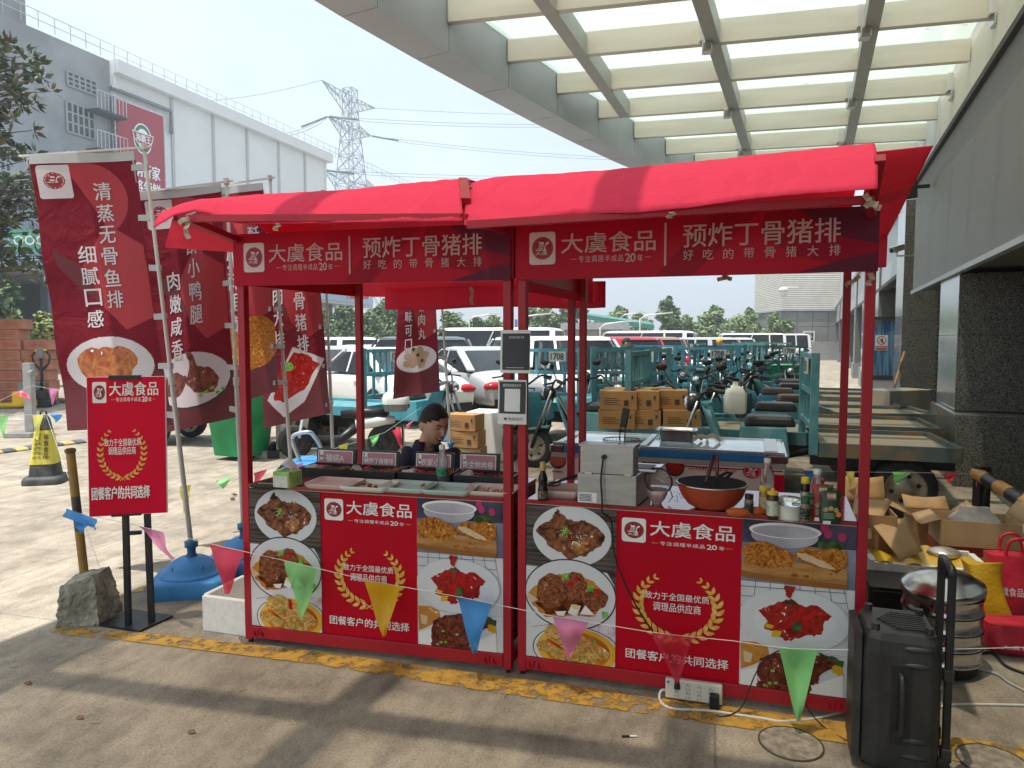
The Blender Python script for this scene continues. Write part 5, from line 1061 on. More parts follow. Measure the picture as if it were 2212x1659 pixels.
# ------------------------------------------------------------------ vendor
def headmb(c, yaw, pitch, roll=0, s=1.08, hair=False, n=40):
    Rm = Matrix.Rotation(yaw, 3, 'Z') @ Matrix.Rotation(pitch, 3, 'X') @ Matrix.Rotation(roll, 3, 'Y')
    vs, fs = [], []; m_ = n // 2 + 4
    def pt(i, j):
        th = math.pi * (j / m_ - .5); ph = 2 * math.pi * i / n
        x, y, z = math.cos(th) * math.sin(ph), -math.cos(th) * math.cos(ph), math.sin(th)     # front is -y
        X, Y, Z = x * .077, y * .094, z * .118
        if Z < 0: k = -Z / .118; X *= 1 - .30 * k ** 1.6; Y = Y * (1 - .10 * k) - .012 * k
        if Y > 0: Y *= 1.06
        fr_ = max(0, -y)
        g = lambda a, b, sa, sb: math.exp(-((x - a) / sa) ** 2 - ((z - b) / sb) ** 2) * (fr_ > .2)
        if not hair:
            Y -= .024 * g(0, -.22, .12, .14) + .012 * g(0, -.08, .10, .2) + .006 * g(0, -.52, .30, .10) + .010 * g(0, -.80, .26, .16)
            Y -= .006 * (g(.42, -.22, .22, .2) + g(-.42, -.22, .22, .2)) + .006 * (g(.33, .14, .24, .07) + g(-.33, .14, .24, .07))
            Y += .010 * (g(.33, .0, .15, .07) + g(-.33, .0, .15, .07)) + .007 * g(0, -.56, .24, .035) + .004 * (g(.38, -.46, .06, .2) + g(-.38, -.46, .06, .2))
        else: X *= 1.055; Y *= 1.05; Z = Z * 1.05 + .002
        return Vector((X, Y, Z)), (x, y, z)
    ok = []
    for j in range(m_ + 1):
        for i in range(n): p, d = pt(i, j); vs.append(Vector(c) + Rm @ (p * s)); ok.append(d)
    for j in range(m_):
        for i in range(n):
            q = [j * n + i, j * n + (i + 1) % n, (j + 1) * n + (i + 1) % n, (j + 1) * n + i]
            if hair:
                d = ok[q[0]]; line = .05 - .45 * d[1] + .06 * math.sin(d[0] * 3)
                if d[2] < line: continue
            fs.append(q)
    return vs, fs, Rm
def person(name, label, base, head, yaw, pitch, joints, shirt, trousers, sex=None, hairm=HAIR, cat='person', voxel=.007, face=True, hands=True, collar=True, short=True, hat=None):
    """joints: dict of world points; body is one remeshed surface, clothing and hair are children"""
    J = {k: Vector(v) for k, v in joints.items()}; t = thing(name, label, cat, base); b = MB(); Hd = Vector(head); vs, fs, Rm = headmb(Hd, yaw, pitch); b.add(vs, fs, SKIN, True)
    for sx in (-1, 1): b.ball(Hd + Rm @ Vector((sx * .086, .012, -.012)), (.010, .02, .033), SKIN, 10, R=Rm)
    nk = J['neck']; b.tube([Hd + Rm @ Vector((0, .025, -.06)), nk + ZU * .02, nk - ZU * .05], [.054, .056, .07], SKIN, 14)
    ch, pv = J['chest'], J['pelvis']
    side = (J['shr'] - J['shl']).normalized()
    def ring(c, w, d, up=ZU):
        f_ = side.cross(up).normalized(); return [c + side * w * math.cos(a) + f_ * d * math.sin(a) for a in [k * .3927 for k in range(16)]]
    b.loft([ring(pv - ZU * .06, .13, .10), ring(pv + ZU * .05, .155, .115), ring(pv.lerp(ch, .5), .14, .105), ring(ch, .165, .115), ring(ch.lerp(nk, .6), .15, .085), ring(nk - ZU * .02, .07, .06)], SKIN)
    for s_ in 'lr':
        sh_, el, wr, hp, kn, an = (J[k + s_] for k in ('sh', 'el', 'wr', 'hp', 'kn', 'an'))
        b.tube([ch.lerp(sh_, .6), sh_, sh_.lerp(el, .4), el, el.lerp(wr, .35), wr], [.05, .052, .046, .036, .038, .025], SKIN, 12)
        b.tube([hp, hp.lerp(kn, .4), kn, kn.lerp(an, .4), an], [.085, .078, .056, .054, .036], SKIN, 12)
        fw_ = Vector((math.sin(yaw * .3), -1, 0)).normalized(); b.tube([an + ZU * -.01 - fw_ * .04, an + fw_ * .06 - ZU * .045, an + fw_ * .17 - ZU * .055], [.035, .04, .03], SKIN, 10)
        d = (wr - el).normalized(); sdv = d.cross(ZU); sdv = sdv.normalized() if sdv.length > .1 else side; nrm_ = sdv.cross(d)
        if hands:
            b.hexa(*[[wr + d * a_ + sdv * w_ + nrm_ * h_ for a_, w_, h_ in ((q, -.03 * e, -.013), (q, .03 * e, -.013), (q, .03 * e, .013), (q, -.03 * e, .013))] for q, e in ((-.01, .75), (.09, 1.25))], SKIN)
            for k, ln in enumerate((.07, .082, .078, .062)):
                o = wr + d * .085 + sdv * (-.031 + .0207 * k); b.tube([o, o + d * ln * .5 - nrm_ * .006, o + d * ln * .85 - nrm_ * .022, o + d * ln - nrm_ * .04], [.0092, .0088, .008, .0065], SKIN, 8)
            o = wr + d * .03 - sdv * .03; b.tube([o, o + d * .03 - sdv * .022 - nrm_ * .01, o + d * .065 - sdv * .03 - nrm_ * .02], [.012, .011, .008], SKIN, 8)
    o = b.build('body', t); q = o.modifiers.new('r', 'REMESH'); q.mode = 'VOXEL'; q.voxel_size = voxel; q.use_smooth_shade = True; q = o.modifiers.new('s', 'SMOOTH'); q.factor = .4; q.iterations = 2
    vs, fs, _ = headmb(Hd, yaw, pitch, hair=True); h = MB(); h.add(vs, fs, hairm, True); h.build('hair' if not hat else 'cap', t, solid=.006)
    if face:
        e = MB(); fp = lambda x, z, o_: Hd + Rm @ (1.08 * Vector((x, -.094 * math.sqrt(max(.05, 1 - (x / .077) ** 2 - (z / .118) ** 2)) - o_ - .002, z)))
        for sx in (-1, 1): e.tube([fp(sx * .044, .021, .003), fp(sx * .030, .027, .007), fp(sx * .014, .022, .008)], [.002, .0035, .003], HAIR, 6)
        e.build('eyebrow', t); e = MB()
        for sx in (-1, 1): e.tube([fp(sx * .040, .000, -.006), fp(sx * .028, .004, -.003), fp(sx * .015, .000, -.004)], [.001, .003, .0015], HAIR, 6)
        e.build('eye', t)
        e = MB(); e.tube([fp(-.030, -.054, .002), fp(-.015, -.066, .006), fp(0, -.069, .007), fp(.015, -.066, .006), fp(.030, -.054, .002)], [.002, .006, .0075, .006, .002], mat('mouth', (.16, .03, .03), .4), 8); e.build('mouth', t)
        e = MB(); e.tube([fp(-.022, -.056, .006), fp(0, -.0635, .011), fp(.022, -.056, .006)], [.0015, .004, .0015], mat('teeth', (.66, .62, .52), .3, var=.03), 8); e.build('teeth', t)
    c = MB(); e_ = .016
    c.loft([ring(pv - ZU * .04, .155, .125), ring(pv + ZU * .06, .175, .138), ring(pv.lerp(ch, .5), .165, .128), ring(ch, .185, .135), ring(ch.lerp(nk, .5), .168, .112), ring(nk - ZU * .015, .085, .078)], shirt)
    for s_ in 'lr': sh_, el = J['sh' + s_], J['el' + s_]; c.tube([ch.lerp(sh_, .5), sh_ + ZU * .004, sh_.lerp(el, .4), sh_.lerp(el, .78) if short else J['wr' + s_]], [.066, .072, .070, .066 if short else .04], shirt, 14)
    o = c.build('shirt', t); q = o.modifiers.new('r', 'REMESH'); q.mode = 'VOXEL'; q.voxel_size = .009; q.use_smooth_shade = True; q = o.modifiers.new('s', 'SMOOTH'); q.factor = .5; q.iterations = 4
    if collar:
        c = MB(); f_ = Vector((math.sin(yaw * .4), -math.cos(yaw * .4), 0))
        for sg in (-1, 1):
            pts = []
            for k in range(7): a = rad(20 + 150 * k / 6) * sg; dd = Matrix.Rotation(a, 3, 'Z') @ f_; pts.append((nk + dd * .076 + ZU * .045, nk + dd * (.108 if k < 3 else .096) + ZU * (-.045 if k == 0 else (-.018 if k == 1 else .0))))
            c.add([p[0] for p in pts] + [p[1] for p in pts], [(i, i + 1, 8 + i, 7 + i) for i in range(6)], shirt, True)
        c.build('collar', t, solid=.005)
    c = MB()
    for s_ in 'lr': c.tube([J['hp' + s_] + ZU * .02, J['hp' + s_].lerp(J['kn' + s_], .5), J['kn' + s_], J['kn' + s_].lerp(J['an' + s_], .5), J['an' + s_] + ZU * .03], [.105, .095, .075, .068, .055], trousers, 12)
    c.ball(pv - ZU * .04, (.16, .13, .12), trousers, 12); o = c.build('trousers', t); q = o.modifiers.new('r', 'REMESH'); q.mode = 'VOXEL'; q.voxel_size = .012; q.use_smooth_shade = True
    c = MB(); fw_ = Vector((math.sin(yaw * .3), -1, 0)).normalized()
    for s_ in 'lr': an = J['an' + s_]; c = MB(); c.tube([an - fw_ * .05 - ZU * .045, an + fw_ * .03 - ZU * .045, an + fw_ * .12 - ZU * .055, an + fw_ * .2 - ZU * .062], [.042, .05, .045, .028], BLACK, 10); c.build('shoe', t)
    return t
hd = A(938, 916, 4.42); nk = A(922, 966, 4.50); X, Y = nk.x, nk.y
sl, sr = A(884, 985, 4.52), A(980, 990, 4.46)
person('person', 'smiling person in a dark navy polo shirt sitting behind the left stall', (X, Y + .2, 0), hd, rad(38), rad(14), dict(neck=nk, chest=(X - .01, Y + .06, .80), pelvis=(X - .02, Y + .22, .50), shl=sl, shr=sr, ell=A(876, 1040, 4.42), elr=A(984, 1040, 4.36), wrl=(X - .10, 4.22, .62), wrr=(X + .10, 4.20, .62), hpl=(X - .11, Y + .18, .47), hpr=(X + .07, Y + .18, .47), knl=(X - .15, Y - .26, .47), knr=(X + .12, Y - .26, .47), anl=(X - .15, Y - .22, .09), anr=(X + .12, Y - .22, .09)), NAVY, mat('dark trousers', (.02, .02, .025), .8, var=.1))
st = thing('stool', 'plastic stool under the seated vendor', 'stool', (X - .02, Y + .22, 0)); MB().lathe([(.15, .375), (.16, .38), (.16, .40), (.14, .41), (.001, .41)], (0, 0, 0), BLUE, 20).build('seat', st, False)
for sx in (-1, 1):
    for sy in (-1, 1): MB().bar((sx * .15, sy * .15, 0), (sx * .11, sy * .11, .378), .03, .03, BLUE).build('leg', st, False)
# power strip, adapter, leads in front of the right stall
ph = lambda x, y, o=.03: hit(x, y, S2.P + S2.N * o, S2.N)
a, b = ph(1438, 1462), ph(1560, 1530); t = thing('power_strip', 'white power strip with blue switch leaning on the front rail of the right stall', 'power strip', S2.at((a - S2.P).dot(S2.U), -.03, 0))
us0, us1, zs1, zs0 = (a - S2.P).dot(S2.U), (b - S2.P).dot(S2.U), a.z, max(.012, b.z - .0); fr = frame(S2.P + S2.N * .03, S2.U, ZU, S2.N)
MB().prism([(us0, zs0), (us1, zs0), (us1, zs1), (us0, zs1)], lambda u, v, k: fr(u, v, .026 * (1 - k) - .013), mat('ivory plastic', (.66, .63, .55), .35, var=.03)).build('casing', t, bevel=.006)
sh = Sheet(fr, .0005, .0135); w = us1 - us0; h = zs1 - zs0
for i in range(4):
    for j in range(2):
        cx, cy = us0 + w * (.2 + .2 * i), zs0 + h * (.30 + .42 * j)
        for dx, dy, r_ in ((-.007, -.010, .5), (.007, -.010, -.5), (-.006, .008, 0), (.006, .008, 0), (0, .014, 0)): sh.line((cx + dx - .003 * math.sin(r_), cy + dy - .004), (cx + dx + .003 * math.sin(r_), cy + dy + .004), .0024, BLACK)
sh.build('sockets', t); p = fr(us0 + .012, zs1 - .014, .013); MB().cyl(p, p + S2.N * .004, .0055, mat('blue button', (.03, .2, .5), .3), n=12).build('switch', t)
mb = MB(); mb.cyl(ct + S2.N * .005, ct + S2.N * .005 - ZU * .03, .010, BLACK, r1=.014); mb.bar(ct - ZU * .03 + S2.N * .014, ct - ZU * .03 - S2.N * .02, .026, .022, BLACK); mb.build('plug', t, bevel=.003)
a = ph(1543, 1516, .06); t = thing('charger', 'black ribbed charger plugged into the right end of the power strip', 'charger', a); MB().bar(a - ZU * .035, a + ZU * .035, .04, .03, BLACK, up=S2.N).build('casing', t, bevel=.005)
def cable(pts, r, m, label, name='power_cable'):
    mb = MB(); mb.tube(smooth(pts), r, m, 7); return solo(mb, name, label, 'cable')
Gz = lambda x, y, z=.006: G(x, y, z)
WC = mat('white cable', (.62, .60, .56), .5, var=.05)
cable([fr(us0, zs0 + .03, 0), fr(us0 - .02, zs0 + .025, .01), Gz(1426, 1512), Gz(1450, 1530), Gz(1530, 1535), Gz(1600, 1545), Gz(1650, 1552), Gz(1690, 1558), Gz(1760, 1552), Gz(1822, 1538), Gz(1900, 1520), Gz(2010, 1528), Gz(2060, 1522), Gz(2150, 1522), Gz(2230, 1524)], .006, WC, 'white extension cable running from the power strip past the loudspeaker')
cable([a - ZU * .035, Gz(1555, 1548), Gz(1600, 1530, .03), ph(1630, 1460, .06), ph(1655, 1422, .08), ph(1690, 1404, .10), ph(1705, 1420, .10), ph(1720, 1470, .10), Gz(1745, 1530, .08), Gz(1780, 1570), Gz(1830, 1600)], .0028, BLACK, 'thin black lead from the charger looping up over the flag line to the loudspeaker')
cable([Gz(1960, 1430), Gz(2080, 1420), Gz(2140, 1410), Gz(2175, 1440), Gz(2230, 1460)], .008, BLACK, 'thick black cable behind the steamer at the right edge'); cable([Gz(2090, 1440), Gz(2150, 1455), Gz(2180, 1475), Gz(2230, 1500)], .006, mat('grey cable', (.4, .4, .4), .5), 'grey cable on the ground right of the steamer')
# white foam box at the left post
p = G(518, 1360); t = thing('foam_box', 'open white foam box at the foot of the left stall', 'foam box', p + Vector((.02, .12, 0)), R1 - .05)
mb = MB(); w, d, h = .34, .36, .20
for c, s_ in (((0, -d / 2, h / 2), (w, .03, h)), ((0, d / 2, h / 2), (w, .03, h)), ((-w / 2, 0, h / 2), (.03, d - .031, h)), ((w / 2, 0, h / 2), (.03, d - .031, h)), ((0, 0, .015), (w - .031, d - .031, .03))): mb.box(c, s_, FOAM)
mb.build('body', t, False, bevel=.006)
# ================================================================ left foreground
# board sign on a stand ---------------------------------------------------
bo = G(290, 1352); bo = Vector((bo.x, bo.y - .02, 0)); tl, tr = A(181, 815, bo.y - .05), A(353, 812, bo.y + .05); Ub = tr - tl; Ub.z = 0; bw = Ub.length; Ub.normalize(); Nb = Vector((Ub.y, -Ub.x, 0))
Vb = (ZU + Vector((.0, .03, 0))).normalized(); bl = A(179, 1117, bo.y - .05); fb_ = frame(Vector((tl.x, tl.y, bl.z)), Ub, Vb, Nb); bh_ = tl.z - bl.z
t = thing('standing_sign', 'red company sign board on a black metal stand at lower left', 'sign', bo)
mb = MB(); mb.prism([(0, 0), (bw, 0), (bw, bh_), (0, bh_)], lambda u, v, k: fb_(u, v, -.014 * (1 - k)), PAPER); brd = mb.build('board', t)
qb = lambda x, y: (lambda p: ((p - fb_(0, 0)).dot(Ub), (p - fb_(0, 0)).z / Vb.z))(hit(x, y, fb_(0, 0), Nb))
SIGNR = mat('bright red print', (.66, .004, .035), .4, var=.02, sc=2)
sh = Sheet(fb_, .0006, .0006); sh.rect(.002, .002, bw - .004, bh_ - .002, SIGNR); sh.build('board_print', brd)
sh = Sheet(fb_, .0007, .002); a, b = qb(194, 826), qb(226, 871); sh.emblem(a[0], b[1], b[0], a[1]); sh.build('emblem', brd)
sh = Sheet(fb_, .0007, .002); tag_text(sh, 231, 826, 338, 854, '大虞食品', WHITE, .02, qb); tagline(sh, WHITE, 246, 858, 324, 868, qb); tag_text(sh, 223, 949, 303, 962, '致力于全国最优质', WHITE, .012, qb); tag_text(sh, 232, 966, 292, 981, '调理品供应商', WHITE, .012, qb); tag_text(sh, 198, 1053, 324, 1074, '团餐客户的共同选择', WHITE, .03, qb); sh.build('lettering', brd)
sh = Sheet(fb_, .0006, .002); c = qb(262, 975); e = qb(316, 975); sh.wreath(c[0], c[1] - .005, abs(e[0] - c[0]) * .86, (qb(262, 915)[1] - c[1]) * .92, GOLD, .115); sh.build('wreath', brd)
mb = MB(); cu = bw * .54
for u in (cu - .045, cu + .055): mb.bar(fb_(u, bh_ - .02, -.03), Vector((fb_(u, 0, -.03).x, fb_(u, 0, -.03).y, .014)) + Ub * (.02 if u > cu else .0), .028, .028, DARK)
mb.bar(fb_(cu - .03, -.11, -.03), fb_(cu + .04, -.11, -.03), .02, .02, DARK); mb.build('upright', t)
mb = MB(); mb.bar(fb_(bw * .28, bh_ - .004, -.006), fb_(bw * .68, bh_ - .004, -.006), .03, .022, DARK); mb.build('clamp', t); mb = MB(); mb.bar(fb_(bw * .28, .0, -.006), fb_(bw * .66, .0, -.006), .03, .01, DARK); mb.build('clamp', t)
mb = MB(); k = [G(213, 1353), G(302, 1367), G(374, 1334), G(282, 1320)]; mb.hexa([p + ZU * .002 for p in k], [p + ZU * .014 for p in k], DARK); mb.build('base_plate', t)
# concrete block with yellow and black pole ---------------------------------
t = thing('concrete_bollard', 'rough concrete block with a leaning yellow and black pole', 'bollard', G(190, 1345))
b0 = [G(121, 1357), G(216, 1352), G(268, 1318), G(170, 1315)]
def up_(p, x, y): return A(x, y, p.y)
t0_ = [up_(b0[0], 130, 1268), up_(b0[1], 203, 1240), up_(b0[2], 238, 1222), up_(b0[3], 168, 1236)]
mb = MB(); n = 26
def bl3(P4, u, v): return (P4[0].lerp(P4[1], u)).lerp(P4[3].lerp(P4[2], u), v)
z_ = lambda k: [b0[i].lerp(t0_[i], k) for i in range(4)]
for (i, j) in ((0, 1), (1, 2), (2, 3), (3, 0)): mb.grid(lambda u, v, i=i, j=j: z_(v)[i].lerp(z_(v)[j], u), n, n, STONE)
mb.grid(lambda u, v: bl3(t0_, u, v), n, n, STONE); mb.grid(lambda u, v: bl3(b0, u, v), n, n, STONE)
mb.jitter(.011, 3, 7); mb.jitter(.008, 5, 34); mb.jitter(.006, 7, 95)
for i, v in enumerate(mb.v): mb.v[i] = (v[0], v[1], max(v[2], .002))
mb.build('block', t)
pb = A(182, 1240, 4.15); pt = A(152, 975, 4.12); dv = pt - pb; PY = mat('dirty ochre paint', (.38, .22, .04), .6, c2=(.28, .16, .05), sc=14); PK = mat('black band paint', (.05, .047, .042), .6, c2=(.09, .085, .075), sc=14)
for nm, k0, k1, m in (('pole_base', -.08, .36, PY), ('pole_band', .361, .64, PK), ('pole_top', .641, .99, PY)): MB().cyl(pb + dv * k0, pb + dv * k1, .0245, m, n=18).build(nm, t)
MB().lathe([(.026, -.008), (.030, 0), (.030, .012), (.02, .018), (.001, .02)], pt, mat('rusty cap', (.16, .08, .04), .8, var=.3, sc=30), 18, R=dv.to_track_quat('Z', 'Y').to_matrix()).build('pole_cap', t)
# cone ----------------------------------------------------------------------
cp = G(100, 1042); t = thing('traffic_cone', 'black square traffic cone wrapped in a yellow printed sleeve', 'traffic cone', cp, .25)
TC = mat('black rubber cone', (.035, .035, .037), .6, c2=(.07, .07, .07), sc=9)
def cring(w, z, r=.2): return [Vector((x, y, z)) for x, y in rrect(w, w, w * r, 4)]
MB().loft([cring(.40, 0), cring(.40, .05), cring(.36, .085), cring(.30, .09)], TC).build('base', t, False)
MB().loft([cring(.285, .09), cring(.255, .22), cring(.115, .71), cring(.08, .755), cring(.05, .765)], TC).build('cone', t, False)
mb = MB(); mb.tube([(-.03, 0, .76), (-.03, 0, .80), (0, 0, .825), (.03, 0, .80), (.03, 0, .76)], .010, TC); mb.build('loop', t, False)
YS = mat('yellow printed film', (.64, .55, .10), .35, var=.08, sc=6); MB().loft([cring(.262, .225), cring(.158, .60)], YS, cap=False).build('sleeve', t, False)
fc = lambda u, v, o: Vector((u, -(.131 - (v - .225) * .1387) - o - .002, v)); sh = Sheet(fc, .001, .002)
for i, ch in enumerate('专业食堂学校'): sh.text(ch, -.085 + .004 * (6 - i), .53 - .05 * i, -.05 + .004 * (6 - i), .57 - .05 * i, BLACK, .01)
sh.cut()
for i, ch in enumerate('油炸蒸煮面点'): sh.text(ch, -.035, .535 - .05 * i, .0, .575 - .05 * i, BLACK, .01)
sh.cut()
for i, ch in enumerate('锦意食品'): sh.text(ch, .03 - .0 * i, .50 - .07 * i, .078, .56 - .07 * i, BLACK, .03)
sh.build('lettering', t, False)
# rubber speed hump -----------------------------------------------------------
mb = MB(); a, b = G(-60, 985), G(176, 955); n = 9; d = (b - a) / n; pr = Vector((-d.y, d.x, 0)).normalized(); HY = mat('faded hump yellow', (.55, .36, .12), .8, var=.2, sc=8); HK = mat('faded hump black', (.09, .09, .095), .8, var=.2, sc=8)
sp = thing('speed_hump', 'worn black and yellow rubber speed hump at the left edge', 'speed hump', a.lerp(b, .5))
for k in range(n):
    p, q = a + d * (k + .02), a + d * (k + .98)
    MB().loft([[c + pr * x + ZU * z for x, z in ((-.16, .001), (-.09, .035), (0, .045), (.09, .035), (.16, .001))] for c in (p, q)], HY if k % 2 else HK).build('segment', sp)
# steel post -------------------------------------------------------------------
p = G(60, 941); t = thing('steel_post', 'galvanised steel post on a base plate with a pipe stub at the top', 'post', p); MB().box((0, 0, .04), (.42, .62, .07), mat('galvanised steel', (.42, .42, .40), .45, .5, c2=(.3, .3, .29), sc=9), .1).build('base_plate', t, False, bevel=.005)
MB().box((.06, 0, .65), (.13, .13, 1.14), MATS['galvanised steel'], .1).build('post_tube', t, False, bevel=.006); MB().cyl((.12, -.04, 1.05), (.22, -.10, 1.05), .055, MATS['galvanised steel'], n=14).build('pipe_stub', t, False)
# pallet truck and cartons --------------------------------------------------------
po = G(75, 880); t = thing('pallet_truck', 'yellow electric pallet truck with black loop handle', 'pallet truck', po)
mb = MB(); mb.box((-.10, 0, .22), (.5, .55, .36), YEL); mb.box((-.62, .25, .08), (1.1, .16, .09), YEL); mb.box((-.62, -.25, .08), (1.1, .16, .09), YEL); mb.build('chassis', t, False, bevel=.03)
MB().box((-.06, 0, .50), (.38, .42, .20), mat('grey cover', (.2, .22, .22), .5)).build('motor_cover', t, False, bevel=.03); MB().cyl((.28, -.12, .13), (.28, .12, .13), .13, BLACK, n=18).build('drive_wheel', t, False); mb = MB(); mb.box((.26, 0, .3), (.3, .32, .2), BLACK); mb.build('drive_cover', t, False, bevel=.02)
mb = MB(); mb.tube([(.18, 0, .3), (.2, 0, .8), (.2, 0, 1.2)], .035, DARK, 10); mb.tube([(.2, 0, .86), (.02, 0, 1.05), (-.01, 0, 1.22), (.08, 0, 1.34)], .025, DARK, 8); mb.tube([(.2, 0, .86), (.38, 0, 1.05), (.41, 0, 1.22), (.32, 0, 1.34)], .025, DARK, 8); mb.build('handle', t, False)
mb = MB(); mb.box((.2, 0, 1.28), (.16, .12, .24), mat('grey control head', (.2, .2, .2), .4)); mb.build('control_head', t, False, bevel=.03); mb = MB(); mb.bar((.06, 0, 1.34), (.34, 0, 1.36), .05, .05, YEL); mb.build('grip', t, False, bevel=.01)
pal = G(20, 874); CPR = mat('red print on carton', (.42, .08, .06), .7, var=.1)
q = random.Random(5); zz = .14; t = thing('pallet', 'wooden pallet under the stacked pink cartons', 'pallet', (pal.x, pal.y, 0))
for y in (-.4, 0, .4): MB().box((0, y, .05), (2.4, .1, .10), RUST).build('bearer', t, False)
for x in (-.9, -.3, .3, .9): MB().box((x, 0, .115), (.24, 1.1, .02), RUST).build('board', t, False)
c0 = MB(); c0.box((0, 0, .122), (.60, .40, .24), CARDP); proto = c0.build('carton', None, bevel=.008); pr_ = MB(); pr_.box((0, -.2015, .122), (.42, .002, .11), CPR); pr_.box((0, -.203, .122), (.40, .002, .09), CARDP); pr_.build('carton_print', proto, False)
sh = Sheet(lambda u, v, o: Vector((u, -.2045 - o, v)), .001, .001); sh.text('冷冻食品专用箱', -.17, .095, .17, .15, CPR, .01); sh.build('lettering', proto, False)
first = True; rows = 8
def carton(x, y, z, rz, lb):
    global first
    if first: o = proto; first = False; o.location = (x, y, z); o.rotation_euler = (0, 0, rz); tag(o, lb, 'carton', 'pink cartons on the pallet')
    else: dup(proto, (x, y, z), rz, lb, 'pink cartons on the pallet', cat='carton')
ORD = ('lowest', 'second', 'third', 'fourth', 'fifth', 'sixth', 'seventh', 'top')
for r_ in range(rows):
    for c in range(4):
        if r_ == 7 and c > 2: continue
        if r_ == 6 and c == 3: continue
        carton(pal.x - .93 + .62 * c + (.06 if r_ % 2 else 0) + q.uniform(-.02, .02), pal.y - .22 + q.uniform(-.02, .02), .128 + .246 * r_, q.uniform(-.03, .03), 'pink printed carton in the front of the pallet stack, %s row, %s' % (ORD[r_], ('at its left end', 'second from left', 'third from left', 'at its right end')[c]))
# feather banners -----------------------------------------------------------------
BCL = fabmat('banner cloth', (.20, .014, .028), .12); BBR = mat('banner bright red', (.38, .018, .028), .6, var=.06); BDK = mat('banner dark red', (.13, .014, .024), .6, var=.06); GRYC = mat('grey hem cloth', (.45, .45, .46), .7, var=.06); LTR = mat('banner letter print', (.62, .57, .60), .6, var=.03)
POLE = mat('white pole', (.62, .61, .58), .4, var=.04)
def wbase(p, label, ang=.2):
    t = thing('banner_base', label, 'banner base', p, ang, 'blue water filled banner bases')
    MB().loft([[Vector((x * k, y * k, z)) for x, y in rrect(.46, .42, .06)] for k, z in ((.98, .0), (1, .02), (1, .085), (.97, .10), (.90, .108), (.80, .108))], BLUE).build('foot', t, False)
    MB().lathe([(.19, .1085), (.19, .118), (.170, .124), (.160, .130), (.148, .155), (.120, .188), (.08, .210), (.04, .218), (.001, .219)], (0, 0, 0), BLUE, 30).build('dome', t, False)
    mb = MB()
    for sx in (-1, 1): mb.lathe([(.022, 0), (.018, .002), (.010, -.002)], (sx * .075, -.105, .168), mat('deep blue', (.02, .1, .26), .5), 14, R=Matrix.Rotation(rad(-25), 3, 'Y') if False else Matrix.Rotation(rad(40), 3, 'X'))
    mb.build('boss', t, False)
    MB().lathe([(.040, .212), (.026, .24), (.028, .275)], (0, 0, 0), mat('deep blue', (.02, .1, .26), .5), 16).build('neck', t, False); MB().lathe([(.034, .276), (.042, .28), (.042, .315), (.03, .32)], (0, 0, 0), mat('teal knob', (.02, .16, .26), .4), 10).build('clamp_knob', t, False)
    mb = MB(); mb.lathe([(.03, 0), (.03, .012), (.001, .014)], (.10, .11, .14), BLUE, 12); mb.build('filler_cap', t, False); return t
